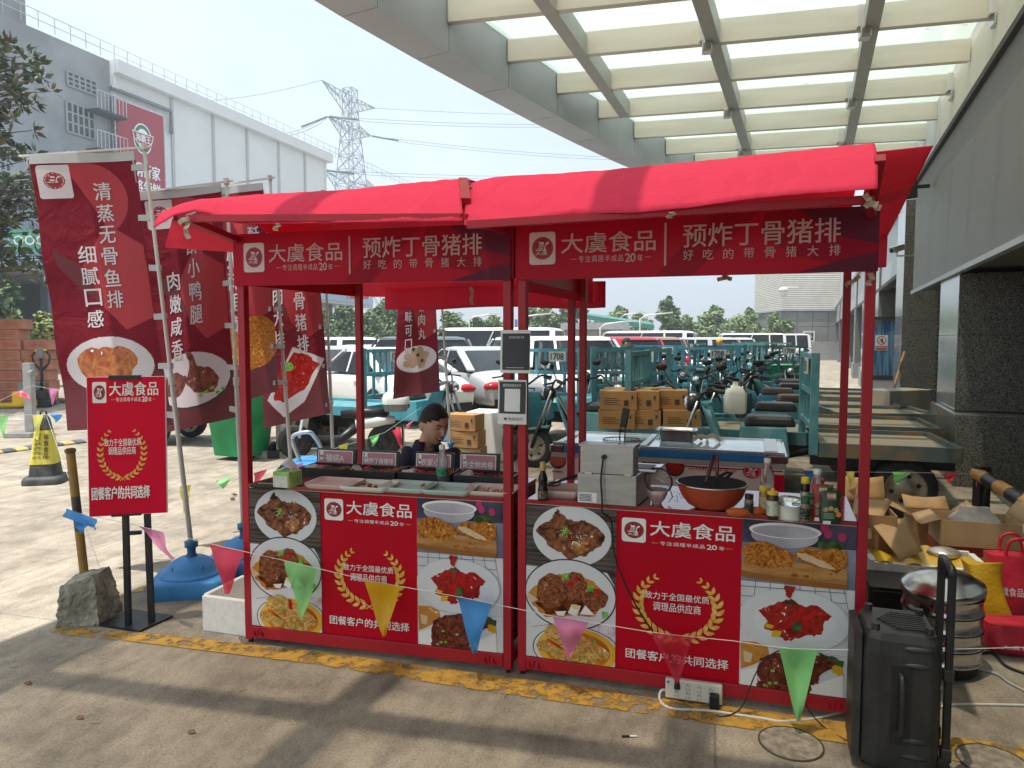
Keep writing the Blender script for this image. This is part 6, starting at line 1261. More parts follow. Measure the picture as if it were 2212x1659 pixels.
def banner(label, P0, P1, poleb, polet, lines, dish, seed, ties=6):
    """P0/P1: the cloth's four corners as (x,y,depth): top left, top right, bottom right, bottom left"""
    c = [A(*p) for p in P0]; bt, tp = Vector(poleb), A(*polet); t = thing('feather_banner', label, 'banner', bt, 0, 'dark red feather banners')
    lean = lambda k: bt.lerp(tp, k) + Vector((.0, .0, 0)); mb = MB(); mb.tube([lean(k / 8) for k in range(9)], [.016] * 4 + [.012] * 5, POLE, 10); mb.build('pole', t)
    z = lean(.42); mb = MB(); mb.cyl(z - (tp - bt).normalized() * .03, z + (tp - bt).normalized() * .03, .021, POLE, n=12); mb.build('pole_joint', t); mb = MB(); mb.cyl(tp - (tp - bt).normalized() * .02, tp + (tp - bt).normalized() * .02, .02, POLE, n=12); mb.build('pole_tip', t)
    Uc = (c[1] - c[0]).normalized(); Nn = Uc.cross((c[0] - c[3]).normalized()); Nn = Nn if Nn.y < 0 else -Nn; W_, H_ = ((c[1] - c[0]).length + (c[2] - c[3]).length) / 2, ((c[0] - c[3]).length + (c[1] - c[2]).length) / 2
    def fn(u, v, o=0):
        a, b = u / W_, 1 - v / H_
        return (c[0].lerp(c[1], a)).lerp(c[3].lerp(c[2], a), b) + Nn * (o + .018 * math.sin(a * 5 + b * 4 + seed) + .007 * math.sin(b * 19 + seed) * (1 - .6 * a) + .0018 * math.sin(a * 13 - b * 6))
    mb = MB(); mb.grid(lambda a, b: fn(a * W_, H_ - .06 + .06 * b, .004), 16, 3, GRYC); mb.build('top_hem', t); mb = MB(); mb.bar(c[0] - Uc * .09, tp + Uc * .05, .012, .012, POLE); mb.build('top_rod', t)
    mb = MB(); mb.tube([c[0] - Uc * .0, c[0] - Uc * .03 - ZU * .03, c[0] - Uc * .02 - ZU * .07, c[0] - Uc * .05 - ZU * .10], .006, GRYC, 5); mb.tube([c[1] - Uc * .01 - ZU * .05, c[1] + Uc * .0 - ZU * .12, c[1] + Uc * .01 - ZU * .2], .006, GRYC, 5); mb.build('tie_cord', t)
    for k in range(ties):
        f = .06 + .9 * k / (ties - 1); e = c[1].lerp(c[2], f); best = min((lean(j / 200) for j in range(200)), key=lambda p: abs(p.z - e.z)); mb = MB(); mb.bar(e - Uc * .03, best + Uc * .015, .02, .038, GRYC, up=ZU); mb.build('pole_tie', t)
    sh = Raster(fn, W_, H_, BCL)
    def arc(cx, cy, rx, ry, a0, a1, m):
        n = 16; pts = [(min(max(cx + rx * math.cos(rad(a0 + (a1 - a0) * i / n)), .0), W_), min(max(cy + ry * math.sin(rad(a0 + (a1 - a0) * i / n)), 0), H_)) for i in range(n + 1)]; sh.poly(pts, m, 8)
    arc(W_ * .45, H_ * .83, W_ * .42, H_ * .14, -60, 110, BBR); sh.poly([(W_ * .35, H_ * .60), (W_ * .62, H_ * .75), (W_ * .98, H_ * .66), (W_ * .99, H_ * .40), (W_ * .72, H_ * .36), (W_ * .5, H_ * .45)], BBR, 8); sh.poly([(W_ * .1, H_ * .66), (W_ * .34, H_ * .60), (W_ * .48, H_ * .46), (W_ * .30, H_ * .52), (W_ * .12, H_ * .60)], BDK, 6); sh.poly([(0, 0), (W_, 0), (W_, H_ * .20), (W_ * .6, H_ * .26), (0, H_ * .18)], BDK, 8); sh.rect(W_ * .05, H_ * .845, W_ * .36, H_ * .962, LTR, r=.02); sh.emblem(W_ * .085, H_ * .865, W_ * .325, H_ * .948, square=False, white=LTR); dish(sh, W_, H_); cl = sh.build('cloth', t); sh = Sheet(fn, .00005, .0035)
    for body, x, y0, st in lines:
        sh.cut()
        for i, ch in enumerate(body): y = H_ * (y0 - st * i); sh.text(ch, W_ * (x - .082), y - H_ * st * .80, W_ * (x + .082), y, LTR, .02)
    sh.build('lettering', cl); return t
def plate(sh, cx, cy, rx, ry, rim=True):
    if rim: sh.ell(cx, cy - ry * .03, rx * 1.02, ry * 1.04, LINE, rings=5)
    sh.ell(cx, cy, rx, ry, LTR, rings=6)
FISH = foodmat('fish fillet print', [(.55, .22, .08), (.40, .07, .03), (.66, .36, .16), (.30, .04, .02)], 16); DUCK = foodmat('duck leg print', [(.10, .02, .015), (.24, .06, .04), (.17, .035, .03), (.32, .11, .08)], 22); BALL = foodmat('meatball print', [(.40, .26, .18), (.55, .40, .30), (.48, .33, .24)], 40)
def d_fish(sh, w, h):
    plate(sh, w * .5, h * .235, w * .43, h * .105, False)
    for i in range(3): x = w * (.62 - .14 * i); sh.poly([(x + w * .16 * math.cos(a) * (1 + .1 * math.sin(3 * a)) * (1 - .25 * (a > 3.6)), h * .235 + h * .068 * math.sin(a)) for a in [k * .3 for k in range(21)]], FISH, 4)
def d_duck(sh, w, h):
    plate(sh, w * .46, h * .20, w * .50, h * .115)
    sh.ell(w * .22, h * .19, w * .18, h * .05, DUCK, jit=.12, seed=2, rings=3); sh.poly(rough([(w * .42, h * .32), (w * .50, h * .315), (w * .56, h * .25), (w * .72, h * .24), (w * .82, h * .18), (w * .74, h * .13), (w * .5, h * .14), (w * .38, h * .19), (w * .46, h * .26)], .006, 3), DUCK, 4)
    for i in range(5): sh.ell(w * (.58 + .07 * i), h * (.125 + .012 * (i % 3)), w * .028, h * .008, GREENP, jit=.2, seed=i)
def d_crumb(sh, w, h): sh.ell(w * .62, h * .26, w * .48, h * .13, CRUMB, jit=.1, seed=4, rings=5, clip=(0, 0, w, h))
def d_kimchi(sh, w, h):
    sh.poly([(w * .08, h * .12), (w * .5, h * .335), (w * .97, h * .255), (w * .62, h * .08), (w * .3, h * .03)], LTR, 6)
    sh.poly(rough([(w * .16, h * .12), (w * .3, h * .24), (w * .52, h * .31), (w * .72, h * .285), (w * .88, h * .235), (w * .62, h * .13), (w * .3, h * .10)], .012, 6), CHICK, 5); sh.ell(w * .42, h * .25, w * .07, h * .02, GREENP, jit=.2, seed=3)
def d_balls(sh, w, h):
    plate(sh, w * .5, h * .235, w * .46, h * .085, False)
    for i in range(13): q = random.Random(i); sh.ell(w * (.5 + .27 * math.cos(i * 2.4) * (i / 13) ** .5), h * (.24 + .055 * math.sin(i * 2.4) * (i / 13) ** .5), w * .085, h * .026, BALL, jit=.08, seed=i, n=16, rings=2)
    for i in range(3): sh.ell(w * (.42 + .1 * i), h * (.30 - .04 * i), w * .035, h * .012, SAUCE, jit=.15, seed=i)
bp1 = G(416, 1272); wbase(bp1, 'blue water base carrying the nearest banner pole, left of the stall'); bp2 = G(528, 1226); wbase(bp2, 'blue water base partly hidden by the left post of the stall')
banner('tall dark red banner for steamed fish fillet, nearest and leftmost', [(68, 336, 4.72), (290, 326, 4.62), (371, 918, 4.62), (143, 931, 4.78)], None, (bp1.x, bp1.y, .28), (311, 318, 4.62), [('清蒸无骨鱼排', .63, .895, .078), ('细腻口感', .41, .672, .078)], d_fish, 1)
banner('dark red banner for salted duck leg behind the fish banner', [(303, 416, 5.35), (480, 398, 5.2), (507, 902, 5.2), (352, 936, 5.35)], None, (bp2.x, bp2.y, .28), (489, 392, 5.2), [('香酥小鸭腿', .60, .90, .098), ('肉嫩咸香', .31, .66, .095)], d_duck, 2.2)
bp3 = G(634, 1128); wbase(bp3, 'blue water base under the third banner pole behind the left stall'); banner('dark red banner with a breaded cutlet behind the left post', [(424, 408, 6.1), (570, 396, 5.9), (600, 845, 5.9), (487, 876, 6.1)], None, (bp3.x, bp3.y, .28), (583, 384, 5.9), [('香酥鸡柳', .82, .90, .1), ('外酥里嫩', .42, .70, .1)], d_crumb, 3.1)
bp4 = G(722, 1090); wbase(bp4, 'blue water base under the fourth banner pole behind the left stall'); banner('dark red banner for boneless pork chop seen through the left stall', [(555, 425, 6.6), (672, 420, 6.5), (714, 893, 6.5), (572, 925, 6.7)], None, (bp4.x, bp4.y, .28), (697, 415, 6.5), [('鲜嫩骨猪排', .66, .76, .095), ('猪肉大排', .31, .70, .095)], d_kimchi, 4)
bp5 = G(974, 1008); wbase(bp5, 'blue water base behind the seated vendor'); banner('small looking meatball banner hanging behind the seated vendor', [(868, 520, 8.0), (934, 516, 8.0), (951, 845, 8.0), (849, 862, 8.0)], None, (bp5.x, bp5.y, .28), (945, 508, 8.0), [('鲜香肉丸', .62, .70, .09), ('美味可口', .30, .64, .09)], d_balls, 5)
# wheelie bin -----------------------------------------------------------------------
def c8(x, y): return ((740 + x / 2.9105) / 1.8517, (1600 + y / 2.9105) / 1.8517)
bp = G(*c8(500, 730)); t = thing('wheelie_bin', 'big green wheelie bin beside the left post of the stall', 'bin', bp + Vector((.05, .35, 0)), -.35)
MB().loft([[Vector((x * k, y * k, z)) for x, y in rrect(.72, .62, .07)] for k, z in ((.76, .06), (.78, .09), (1, .86), (1.05, .87), (1.05, .93))], GREEN).build('body', t, False); MB().loft([[Vector((x, y, z)) for x, y in rrect(.78, .68, .08)] for z in (.932, .97)], GREEN).build('lid', t, False)
for sx in (-1, 1):
    mb = MB(); mb.cyl((sx * .30, .27, .10), (sx * .36, .27, .10), .10, RUBBER, n=20); w = mb.build('wheel', t, False); MB().cyl((sx * .2995 if sx < 0 else .2995, .27, .10), (sx * .365, .27, .10), .055, DARK, n=14).build('rim', w, False)
# whitewashed stone post on chequered kerb, chrome trolley arch ----------------------------
WST = mat('whitewashed stone', (.45, .43, .40), .9, c2=(.25, .23, .20), sc=9, bump=.5); p = G(*c8(1140, 660)); t = thing('stone_post', 'whitewashed stone post standing on a black and white kerb block', 'post', p); MB().box((0, 0, .47), (.14, .14, .74), WST).build('post', t, False, bevel=.01)
for k in range(6): MB().box((-.42 + .17 * k, -.0, .05), (.168, .3, .098), WST if k % 2 else BLACK).build('kerb_block', t, False)
p = G(*c8(1300, 830)); t = thing('trolley', 'steel hand trolley with arched tube handle behind the left counter', 'trolley', p); mb = MB(); a0, a1 = A(*c8(1345, 800), p.y), A(*c8(1245, 440), p.y); mb.tube(smooth([(a0.x, a0.y, .1), a0, A(*c8(1330, 690), p.y), A(*c8(1262, 520), p.y), A(*c8(1250, 430), p.y), A(*c8(1320, 390), p.y), A(*c8(1440, 375), p.y), A(*c8(1500, 420), p.y + .05), A(*c8(1580, 560), p.y + .1), A(*c8(1600, 800), p.y + .15), (A(*c8(1600, 800), p.y + .15).x, p.y + .2, .1)]), .026, ALU, 10); mb.build('handle', t); MB().box((.16, .1, .10), (.5, .7, .04), BLUE).build('deck', t, False)
for sx in (0, .32): MB().cyl((sx - .02, .35, .05), (sx + .02, .35, .05), .05, RUBBER).build('wheel', t, False)
# bunting ---------------------------------------------------------------------------------
FLC = {k: fabmat(k + ' flag film', c, .35) for k, c in dict(blue=(.04, .28, .72), pink=(.66, .20, .40), red=(.74, .07, .09), green=(.18, .58, .20), yellow=(.76, .50, .02), lemon=(.72, .70, .12)).items()}
def flagfilm(k, al):
    m = FLC[k]; nm = k + ' film %d' % (al * 100)
    if nm in MATS: return MATS[nm]
    c = dict(blue=(.06, .32, .75), pink=(.78, .26, .50), red=(.78, .05, .10), green=(.28, .72, .26), yellow=(.85, .52, .01), lemon=(.75, .72, .15))[k]; M_, t_, p_, o_ = newmat(nm); n, l = t_.nodes, t_.links.new
    p_.inputs['Base Color'].default_value = c + (1,); p_.inputs['Roughness'].default_value = .4; tr = n.new('ShaderNodeBsdfTranslucent'); tr.inputs[0].default_value = c + (1,); tp = n.new('ShaderNodeBsdfTransparent'); tp.inputs[0].default_value = tuple(min(1, v + .25) for v in c) + (1,)
    a = n.new('ShaderNodeMixShader'); a.inputs[0].default_value = .35; l(p_.outputs[0], a.inputs[1]); l(tr.outputs[0], a.inputs[2]); b = n.new('ShaderNodeMixShader'); b.inputs[0].default_value = 1 - al; l(a.outputs[0], b.inputs[1]); l(tp.outputs[0], b.inputs[2]); l(b.outputs[0], o_.inputs[0]); MATS[nm] = M_; return M_
STR = mat('white string', (.75, .73, .70), .7, var=.02)
def flagmb(a, b, tip, m, mid=None, seed=0):
    a, b, tip = Vector(a), Vector(b), Vector(tip); nrm_ = (b - a).cross(tip - a).normalized(); mb = MB()
    def f(u, v):
        tl_ = .10; k = 1 - v; p = a.lerp(b, u) * 1.0; q = tip + (b - a) * (u - .5) * .10; return p.lerp(q, v) + nrm_ * (.012 * math.sin(u * 5 + seed) * math.sin(v * 4) + .008 * math.sin(v * 7 + seed))
    return mb.grid(f, 10, 12, m)
def bunting(label, pts, flags, r=.0014, sag=True):
    P = [A(*p) for p in pts]; t = thing('bunting', label, 'bunting', P[len(P) // 2].copy(), 0, 'bunting strings'); mb = MB(); mb.tube(P, r, STR, 5); mb.build('string', t)
    for i, (c, a, b, tip, al) in enumerate(flags): flagmb(A(*a), A(*b), A(*tip), flagfilm(c, al), seed=i * 1.7).build('flag', t)
    return t
D1 = lambda x: (S1.P + S1.N * .09).y + 0
def dep(x):                                   # depth of the front string at photo column x
    pts = ((155, 4.05), (305, 3.95), (530, 3.58), (1100, 3.22), (1870, 2.74), (2300, 2.60))
    for (a, da), (b, db) in zip(pts, pts[1:]):
        if x <= b: return da + (db - da) * (x - a) / (b - a)
    return 2.6
def ys(x):
    pts = ((155, 1105), (305, 1137), (450, 1174), (620, 1212), (800, 1255), (985, 1288), (1190, 1330), (1420, 1368), (1600, 1386), (1690, 1401), (1820, 1404), (2000, 1404), (2300, 1396))
    for (a, da), (b, db) in zip(pts, pts[1:]):
        if x <= b: return da + (db - da) * (x - a) / (b - a)
sp_ = [(x, ys(x), dep(x)) for x in range(155, 2300, 65)]
fl = []
for c, x0, x1, tx, ty, al in (('pink', 298, 352, 371, 1208, .80), ('red', 448, 526, 490, 1284, .85), ('green', 614, 686, 652, 1334, .78), ('yellow', 788, 866, 829, 1373, .9), ('blue', 985, 1062, 1024, 1412, .8), ('pink', 1192, 1272, 1228, 1420, .72), ('red', 1408, 1496, 1462, 1474, .45), ('green', 1683, 1766, 1724, 1558, .93)):
    fl.append((c, (x0, ys(x0), dep(x0)), (x1, ys(x1), dep(x1)), (tx, ty, dep(tx) - .02), al))
t = bunting('front string of coloured pennants crossing both stalls at panel height', sp_, fl)
mb = MB(); a, b = A(143, 1098, 4.05), A(210, 1122, 4.0); mb.grid(lambda u, v: a.lerp(b, u) + Vector((.01 * math.sin(6 * v), -.03 * math.sin(3 * v), -.055 * v)), 8, 5, flagfilm('blue', .9)); mb.build('flag', t); flagmb(A(152, 1113, 4.04), A(200, 1126, 4.0), A(176, 1152, 4.0), flagfilm('blue', .85)).build('flag', t); flagmb(A(178, 1120, 4.0), A(188, 1130, 4.0), A(207, 1143, 3.95), flagfilm('blue', .8)).build('flag', t)
bunting('string of pennants on the ground side between cone, banner pole and stall', [(100, 897, 7.8), (170, 1095, 4.2), (345, 1060, 5.2), (500, 1028, 6.0), (600, 1005, 6.6), (770, 955, 7.6), (830, 935, 8.0), (910, 880, 8.6)], [('lemon', (388, 1052, 5.4), (413, 1047, 5.5), (398, 1108, 5.4), .85), ('green', (466, 1038, 5.8), (502, 1029, 5.9), (482, 1056, 5.8), .9), ('red', (547, 1022, 6.2), (577, 1013, 6.4), (553, 1060, 6.3), .85), ('lemon', (730, 963, 7.3), (752, 956, 7.4), (742, 990, 7.3), .8), ('green', (800, 943, 7.7), (822, 936, 7.8), (806, 965, 7.7), .85), ('red', (848, 930, 8.0), (866, 922, 8.1), (868, 968, 8.0), .9), ('pink', (876, 920, 8.1), (904, 898, 8.4), (880, 925, 8.1), .85), ('green', (318, 1090, 5.0), (340, 1085, 5.1), (322, 1108, 5.0), .8), ('pink', (630, 1005, 6.8), (655, 1000, 6.8), (640, 1055, 6.8), .8)])
bunting('pennant string tied between steel post and cone at the left edge', [(-30, 880, 9.5), (62, 835, 10.5), (70, 833, 10.4), (122, 842, 10.2), (160, 840, 10)], [('red', (30, 852, 10.2), (48, 843, 10.3), (68, 862, 10.2), .9), ('pink', (104, 838, 10.2), (126, 840, 10.2), (113, 874, 10.2), .85)])
bunting('short pennant string at cone height on the far left', [(-30, 896, 8.2), (100, 896, 7.85), (150, 892, 8)], [('green', (-6, 898, 8.1), (18, 898, 8.1), (8, 945, 8.1), .75), ('lemon', (68, 897, 7.9), (92, 896, 7.8), (80, 950, 7.8), .85), ('blue', (108, 893, 7.9), (136, 896, 7.9), (122, 912, 7.9), .9)])
bunting('pennant string running from the freezer to the striped barrier on the right', [(1688, 1014, 4.5), (1800, 1019, 4.8), (1990, 1021, 5.3), (2110, 1024, 5.6)], [('blue', (1737, 1016, 4.6), (1765, 1017, 4.7), (1751, 1045, 4.6), .9), ('lemon', (1828, 1019, 4.9), (1848, 1019, 4.9), (1838, 1052, 4.9), .9), ('green', (1926, 1019, 5.1), (1968, 1022, 5.2), (1936, 1046, 5.1), .95), ('red', (2038, 1022, 5.4), (2068, 1022, 5.5), (2049, 1043, 5.4), .95)])
# litter -----------------------------------------------------------------------------------
DRY = mat('dry leaf', (.22, .12, .05), .9, var=.3, sc=40)
for i, (x, y) in enumerate(((171, 1553), (413, 1584), (60, 1478))):
    p = G(x, y, .004); q = random.Random(i); mb = MB(); mb.grid(lambda u, v: p + Vector(((u - .5) * .03, (v - .5) * .022 * math.sin(math.pi * (.06 + .88 * u)) + .008 * math.sin(3 * u), .006 * math.sin(u * 7 + i) ** 2 + .004 * v)), 5, 3, DRY); solo(mb, 'dry_leaf', ('dry leaf on the ground at the left edge below the stand', 'curled dry leaf on the ground, left of centre at the bottom', 'dark leaf scrap near the left edge in the beam shadow', 'leaf scrap at the very bottom of the photo', 'small leaf scrap at far left bottom', 'leaf scrap on the ground below the middle posts')[i], 'leaf', 'dry leaves on the ground', solid=.001)
for i, (x, y, a) in enumerate(((523, 1490, .8), (225, 1421, -.3), (205, 1560, .05), (634, 1560, -.9), (1092, 1501, 1.2), (30, 1440, .4))):
    p = G(x, y, .005); mb = MB(); mb.bar(p - Vector((math.cos(a), math.sin(a), 0)) * .022, p + Vector((math.cos(a), math.sin(a), 0)) * .022, .003, .003, mat('straw', (.5, .4, .22), .8)); solo(mb, 'straw', 'short piece of straw lying on the concrete', 'straw', 'bits of straw on the ground')
p = G(1360, 1590, .006); t = thing('cigarette', 'cigarette end with white paper and dark tip on the concrete', 'cigarette', p); MB().cyl((-.032, 0, 0), (0, 0, 0), .004, BLACK, n=8).build('filter', t, False); MB().cyl((.0005, 0, 0), (.03, 0, 0), .004, PAPER, n=8).build('paper', t, False)
# ================================================================ right foreground
# loudspeaker
so = G(1925, 1640); t = thing('loudspeaker', 'black trolley loudspeaker with ribbed top and raised handle at lower right', 'loudspeaker', so, R2 - .05); BP = mat('black speaker shell', (.020, .020, .021), .42, c2=(.032, .032, .032), sc=9, bump=.06, bsc=300)
def spoly(k): return [(x * k, y * k) for x, y in ((-.15, -.13), (-.09, -.165), (.13, -.165), (.16, -.13), (.16, .13), (.13, .165), (-.09, .165), (-.15, .13))]
rg = []
for z, k in ((.03, .93), (.05, 1), (.47, 1), (.52, .97), (.545, .88)): rg.append([Vector((x, y, z)) for x, y in spoly(k)])
MB().loft(rg, BP, smooth=False).build('shell', t, False, bevel=.024, seg=4)
MB().loft([[Vector((x - .145 * (k == 0) * 0, y, z)) for x, y in ((-.185, -.115), (-.151, -.135), (-.151, .135), (-.185, .115))] for z in (.05, .53)], BP, smooth=False).build('front_frame', t, False, bevel=.012)
mb = MB()
for k in range(9): mb.box((.02 + .006 * abs(k - 4), -.085 + .021 * k, .549), (.20 - .02 * abs(k - 4), .009, .008), BP)
mb.build('top_rib', t, False)
for x, y in ((-.10, -.11), (-.10, .11), (.115, -.10), (.115, .11)): MB().cyl((x, y, .53), (x, y, .568), .017, BP, n=14).build('rubber_foot', t, False)
mb = MB(); mb.box((-.0, -.163, .29), (.085, .006, .30), BLACK); mb.build('grip_recess', t, False, bevel=.002)
mb = MB(); mb.tube(smooth([(-.005, -.160, .40), (.0, -.19, .385), (.0, -.195, .30), (.0, -.19, .20), (-.005, -.16, .18)]), .013, BP, 10); mb.build('side_grip', t, False)
for z in (.10, .16, .44, .50): MB().ball((.06, -.160, z), (.06, .012, .012), BP, 12).build('moulded_rib', t, False)
mb = MB(); mb.box((.162, 0, .29), (.006, .2, .34), DARK)
for k in range(5): mb.cyl((.164, -.06 + .03 * k, .33), (.176, -.06 + .03 * k, .33), .008, STEEL, n=10); mb.cyl((.164, -.06 + .03 * k, .27), (.176, -.06 + .03 * k, .27), .008, DARK, n=10)
mb.build('control_panel', t, False)
for sy in (-.09, .09): mb = MB(); mb.box((.195, sy, .42), (.03, .026, .72), DARK); mb.box((.195, sy, .40), (.042, .036, .04), BP); mb.box((.195, sy, .10), (.042, .036, .05), BP); mb.build('trolley_post', t, False, bevel=.004)
mb = MB(); mb.tube([(.195, -.09, .76), (.195, -.085, .785), (.195, 0, .79), (.195, .085, .785), (.195, .09, .76)], .017, BP, 10); mb.build('trolley_handle', t, False)
for sy in (-.11, .11): MB().cyl((.17, sy - .02, .045), (.17, sy + .02, .045), .045, RUBBER).build('wheel', t, False)
t.scale = (.83, .92, 1)
# steamer
so = G(2076, 1476) + Vector((0, .17, 0)); t = thing('steamer', 'stainless steel multi tier steamer with skewed lid on a black base', 'steamer', so)
MB().lathe([(.17, 0), (.18, .012), (.18, .06), (.19, .065)], (0, 0, 0), BLACK, 36).build('base', t, False)
z = .066
for k in range(4):
    MB().lathe([(.186, z), (.203, z + .004), (.206, z + .010), (.203, z + .016), (.199, z + .030), (.199, z + .078), (.204, z + .082), (.206, z + .088)], (0, 0, 0), STEEL, 48, cap=False).build('tier', t, False)
    if k % 2 == 1: mb = MB(); mb.tube([(-.15, -.135, z + .05), (-.155, -.165, z + .046), (-.09, -.205, z + .046), (-.085, -.175, z + .05)], .006, mat('red grip', (.4, .02, .02), .4), 6); mb.build('handle', t, False)
    z += .089
mb = MB(); Rl = Matrix.Rotation(rad(-6), 3, 'Y') @ Matrix.Rotation(rad(3), 3, 'X'); mb.lathe([(.204, 0), (.210, .003), (.210, .030), (.196, .034), (.165, .062), (.07, .082), (.02, .085), (.001, .085)], (0, 0, z + .014), STEEL, 48, R=Rl); lid = mb.build('lid', t, False); mb = MB(); mb.lathe([(.02, 0), (.014, .012), (.03, .03), (.001, .034)], (.01, 0, z + .098), DARK, 16, R=Rl); mb.build('knob', lid, False); t.scale = (.87, .87, .9)
def openbox(name, label, p, w, d, h, rz, m, flaps=(), inner=None, th=.006, extra=None, grp='cardboard boxes at right'):
    t = thing(name, label, 'box', p, rz, grp); mb = MB()
    for c, s_ in (((0, -d / 2, h / 2), (w, th, h)), ((0, d / 2, h / 2), (w, th, h)), ((-w / 2, 0, h / 2), (th, d - 2 * th, h)), ((w / 2, 0, h / 2), (th, d - 2 * th, h)), ((0, 0, th), (w - 2 * th, d - 2 * th, th))): mb.box(c, s_, m)
    mb.build('body', t, False)
    for side, ang, ln in flaps:
        a = rad(ang); o, u, n_ = {'f': ((-w / 2, -d / 2, h), Vector((1, 0, 0)), Vector((0, -1, 0))), 'b': ((w / 2, d / 2, h), Vector((-1, 0, 0)), Vector((0, 1, 0))), 'l': ((-w / 2, d / 2, h), Vector((0, -1, 0)), Vector((-1, 0, 0))), 'r': ((w / 2, -d / 2, h), Vector((0, 1, 0)), Vector((1, 0, 0)))}[side]
        L_ = w if side in 'fb' else d; dr = n_ * math.cos(a) + ZU * math.sin(a); o = Vector(o) + ZU * .004; mb = MB(); mb.grid(lambda x, y: o + u * L_ * (.02 + .96 * x) + dr * ln * y + Vector((0, 0, -.02 * y * y * math.sin(3 * x))), 4, 4, m); mb.build('flap', t, False, solid=.004)
    return t
CLIT = mat('sunlit cardboard', (.50, .33, .17), .8, var=.08, sc=5)  # lighter copy of cardboard; sunlight on box and flaps put into the colour
openbox('cardboard_box', 'open cardboard box with drooping flaps behind the right stall post', G(1900, 1262) + Vector((-.05, .1, 0)), .30, .34, .48, R2, CARD, (('b', 62, .2),)); bx_ = [o for o in COL.objects if o.name.startswith('cardboard_box')][-1]
for P4 in (((1886, 1137, 4.50), (1956, 1118, 4.60), (1992, 1192, 4.36), (1945, 1211, 4.26)), ((1846, 1078, 4.86), (1928, 1082, 4.80), (1902, 1128, 4.62), (1838, 1124, 4.66)), ((1852, 1140, 4.60), (1884, 1128, 4.60), (1884, 1165, 4.45), (1856, 1172, 4.45))):
    v = [A(*p) - bx_.location for p in P4]; v = [Matrix.Rotation(-R2, 3, 'Z') @ p for p in v]; mb = MB(); mb.grid(lambda a, b: v[0].lerp(v[1], a).lerp(v[3].lerp(v[2], a), b) + Vector((0, 0, .012 * math.sin(3 * a) * math.sin(3 * b))), 6, 6, mat('sunlit cardboard', (.50, .33, .17), .8, var=.08, sc=5)); mb.build('flap', bx_, False, solid=.005)
openbox('cardboard_box', 'brown cardboard box standing below the drooping flap next to the right post', G(1872, 1322), .17, .2, .20, R2 + .1, CARD)
t = openbox('foam_box', 'white foam box lined with a yellow bag under the drooping cardboard flap', G(1990, 1290), .62, .40, .26, R2, FOAM, th=.035, grp=None)
mb = MB(); mb.grid(lambda u, v: Vector((-.29 + .58 * u, -.21 + .36 * v, .262 + .03 * math.sin(u * 9) * math.sin(v * 5) * v + .012 * math.sin(u * 23))), 20, 8, mat('yellow bag film', (.68, .42, .03), .35, var=.08)); mb.build('yellow_liner', t, False); MB().ball((.13, .05, .28), (.10, .09, .035), mat('foil', (.6, .55, .5), .3, .6), 12).build('wrapped_food', t, False)
t = thing('insulated_case', 'low black insulated case between the right stall and the steamer', 'case', G(1930, 1345), R2); MB().box((0, .12, .10), (.26, .32, .20), BLACK).build('body', t, False, bevel=.015); mb = MB(); mb.box((0, .12, .207), (.265, .325, .012), DARK); mb.build('lid', t, False, bevel=.005)
openbox('cardboard_box', 'cardboard box with dark lining and raised flaps behind the foam box', G(2030, 1205) + Vector((0, .1, 0)), .32, .34, .30, R2, CARD, (('l', 25, .28), ('f', 12, .10), ('r', 40, .14), ('b', 30, .16)), None)
t = thing('red_carton', 'red printed pot carton under the wide open cardboard box', 'carton', G(2125, 1262) + Vector((0, .12, 0)), R2); MB().box((0, 0, .125), (.48, .30, .25), mat('red carton print', (.40, .05, .03), .5, var=.05)).build('body', t, False, bevel=.004)
sh = Sheet(lambda u, v, o: Vector((u, -.151 - o, v)), .001, .001); sh.rect(-.04, .10, .09, .17, STEEL); sh.ell(.025, .17, .065, .02, mat('grey print', (.45, .42, .36), .4, .3)); sh.rect(-.06, .135, .11, .145, BLACK); sh.build('pot_picture', t, False)
t = openbox('cardboard_box', 'wide open cardboard box on the red carton with clear bags inside', G(2125, 1262) + Vector((-.01, .11, .253)), .46, .30, .17, R2, CLIT, (('r', 55, .26), ('l', -20, .12)))
def bag(name, label, cat, p, w, d, h, rz, m, jit=.03, seed=1, body=None, handles=False, lean=0, grp=None, kn=1.0):
    t = thing(name, label, cat, p, rz, grp); rings = []
    for z, k, dk in ((0, .86, .8), (.02, .96, 1), (h * .4, 1.0, 1), (h * .75, 1.0 * kn, .8 * kn), (h, .98 * kn, .62 * kn)): rings.append([Vector((x * k + lean * z, y * dk, z)) for x, y in rrect(w, d, min(w, d) * .22, 5)])
    mb = MB(); mb.loft(rings, m); mb.jitter(jit, seed, 7); mb.v = [(x, y, max(z, .002)) for x, y, z in mb.v]; b = mb.build('body', t, False, sub=1)
    if handles:
        for sy in (-1, 1): mb = MB(); mb.tube(smooth([(-w * .22 + lean * h, sy * d * .25, h * .96), (-w * .16 + lean * h, sy * d * .3, h + .09), (w * .1 + lean * h, sy * d * .3, h + .10), (w * .2 + lean * h, sy * d * .25, h * .96)]), .010, m, 6); mb.build('handle', t, False)
    if body:
        sh = Sheet(lambda u, v, o: Vector((u + lean * v, -d / 2 - .028 - o, v)), .001, .002); sh.text(body, -w * .42, h * .42, -w * .05, h * .56, PAPER, .02); sh.rect(w * .05, h * .40, w * .075, h * .62, PAPER); sh.build('lettering', t, False)
    return t
CREDB = mat('red bag fabric', (.50, .012, .035), .5, c2=(.60, .02, .05), sc=9, bump=.25)
bag('plastic_bag', 'crumpled clear plastic bag on the open cardboard boxes', 'plastic bag', G(2125, 1262) + Vector((.0, .12, .37)), .26, .2, .13, 0, mat('crumpled clear film', (.72, .74, .74), .2, alpha=.55, var=.1, sc=18, bump=.6), .045, 4, kn=.6)
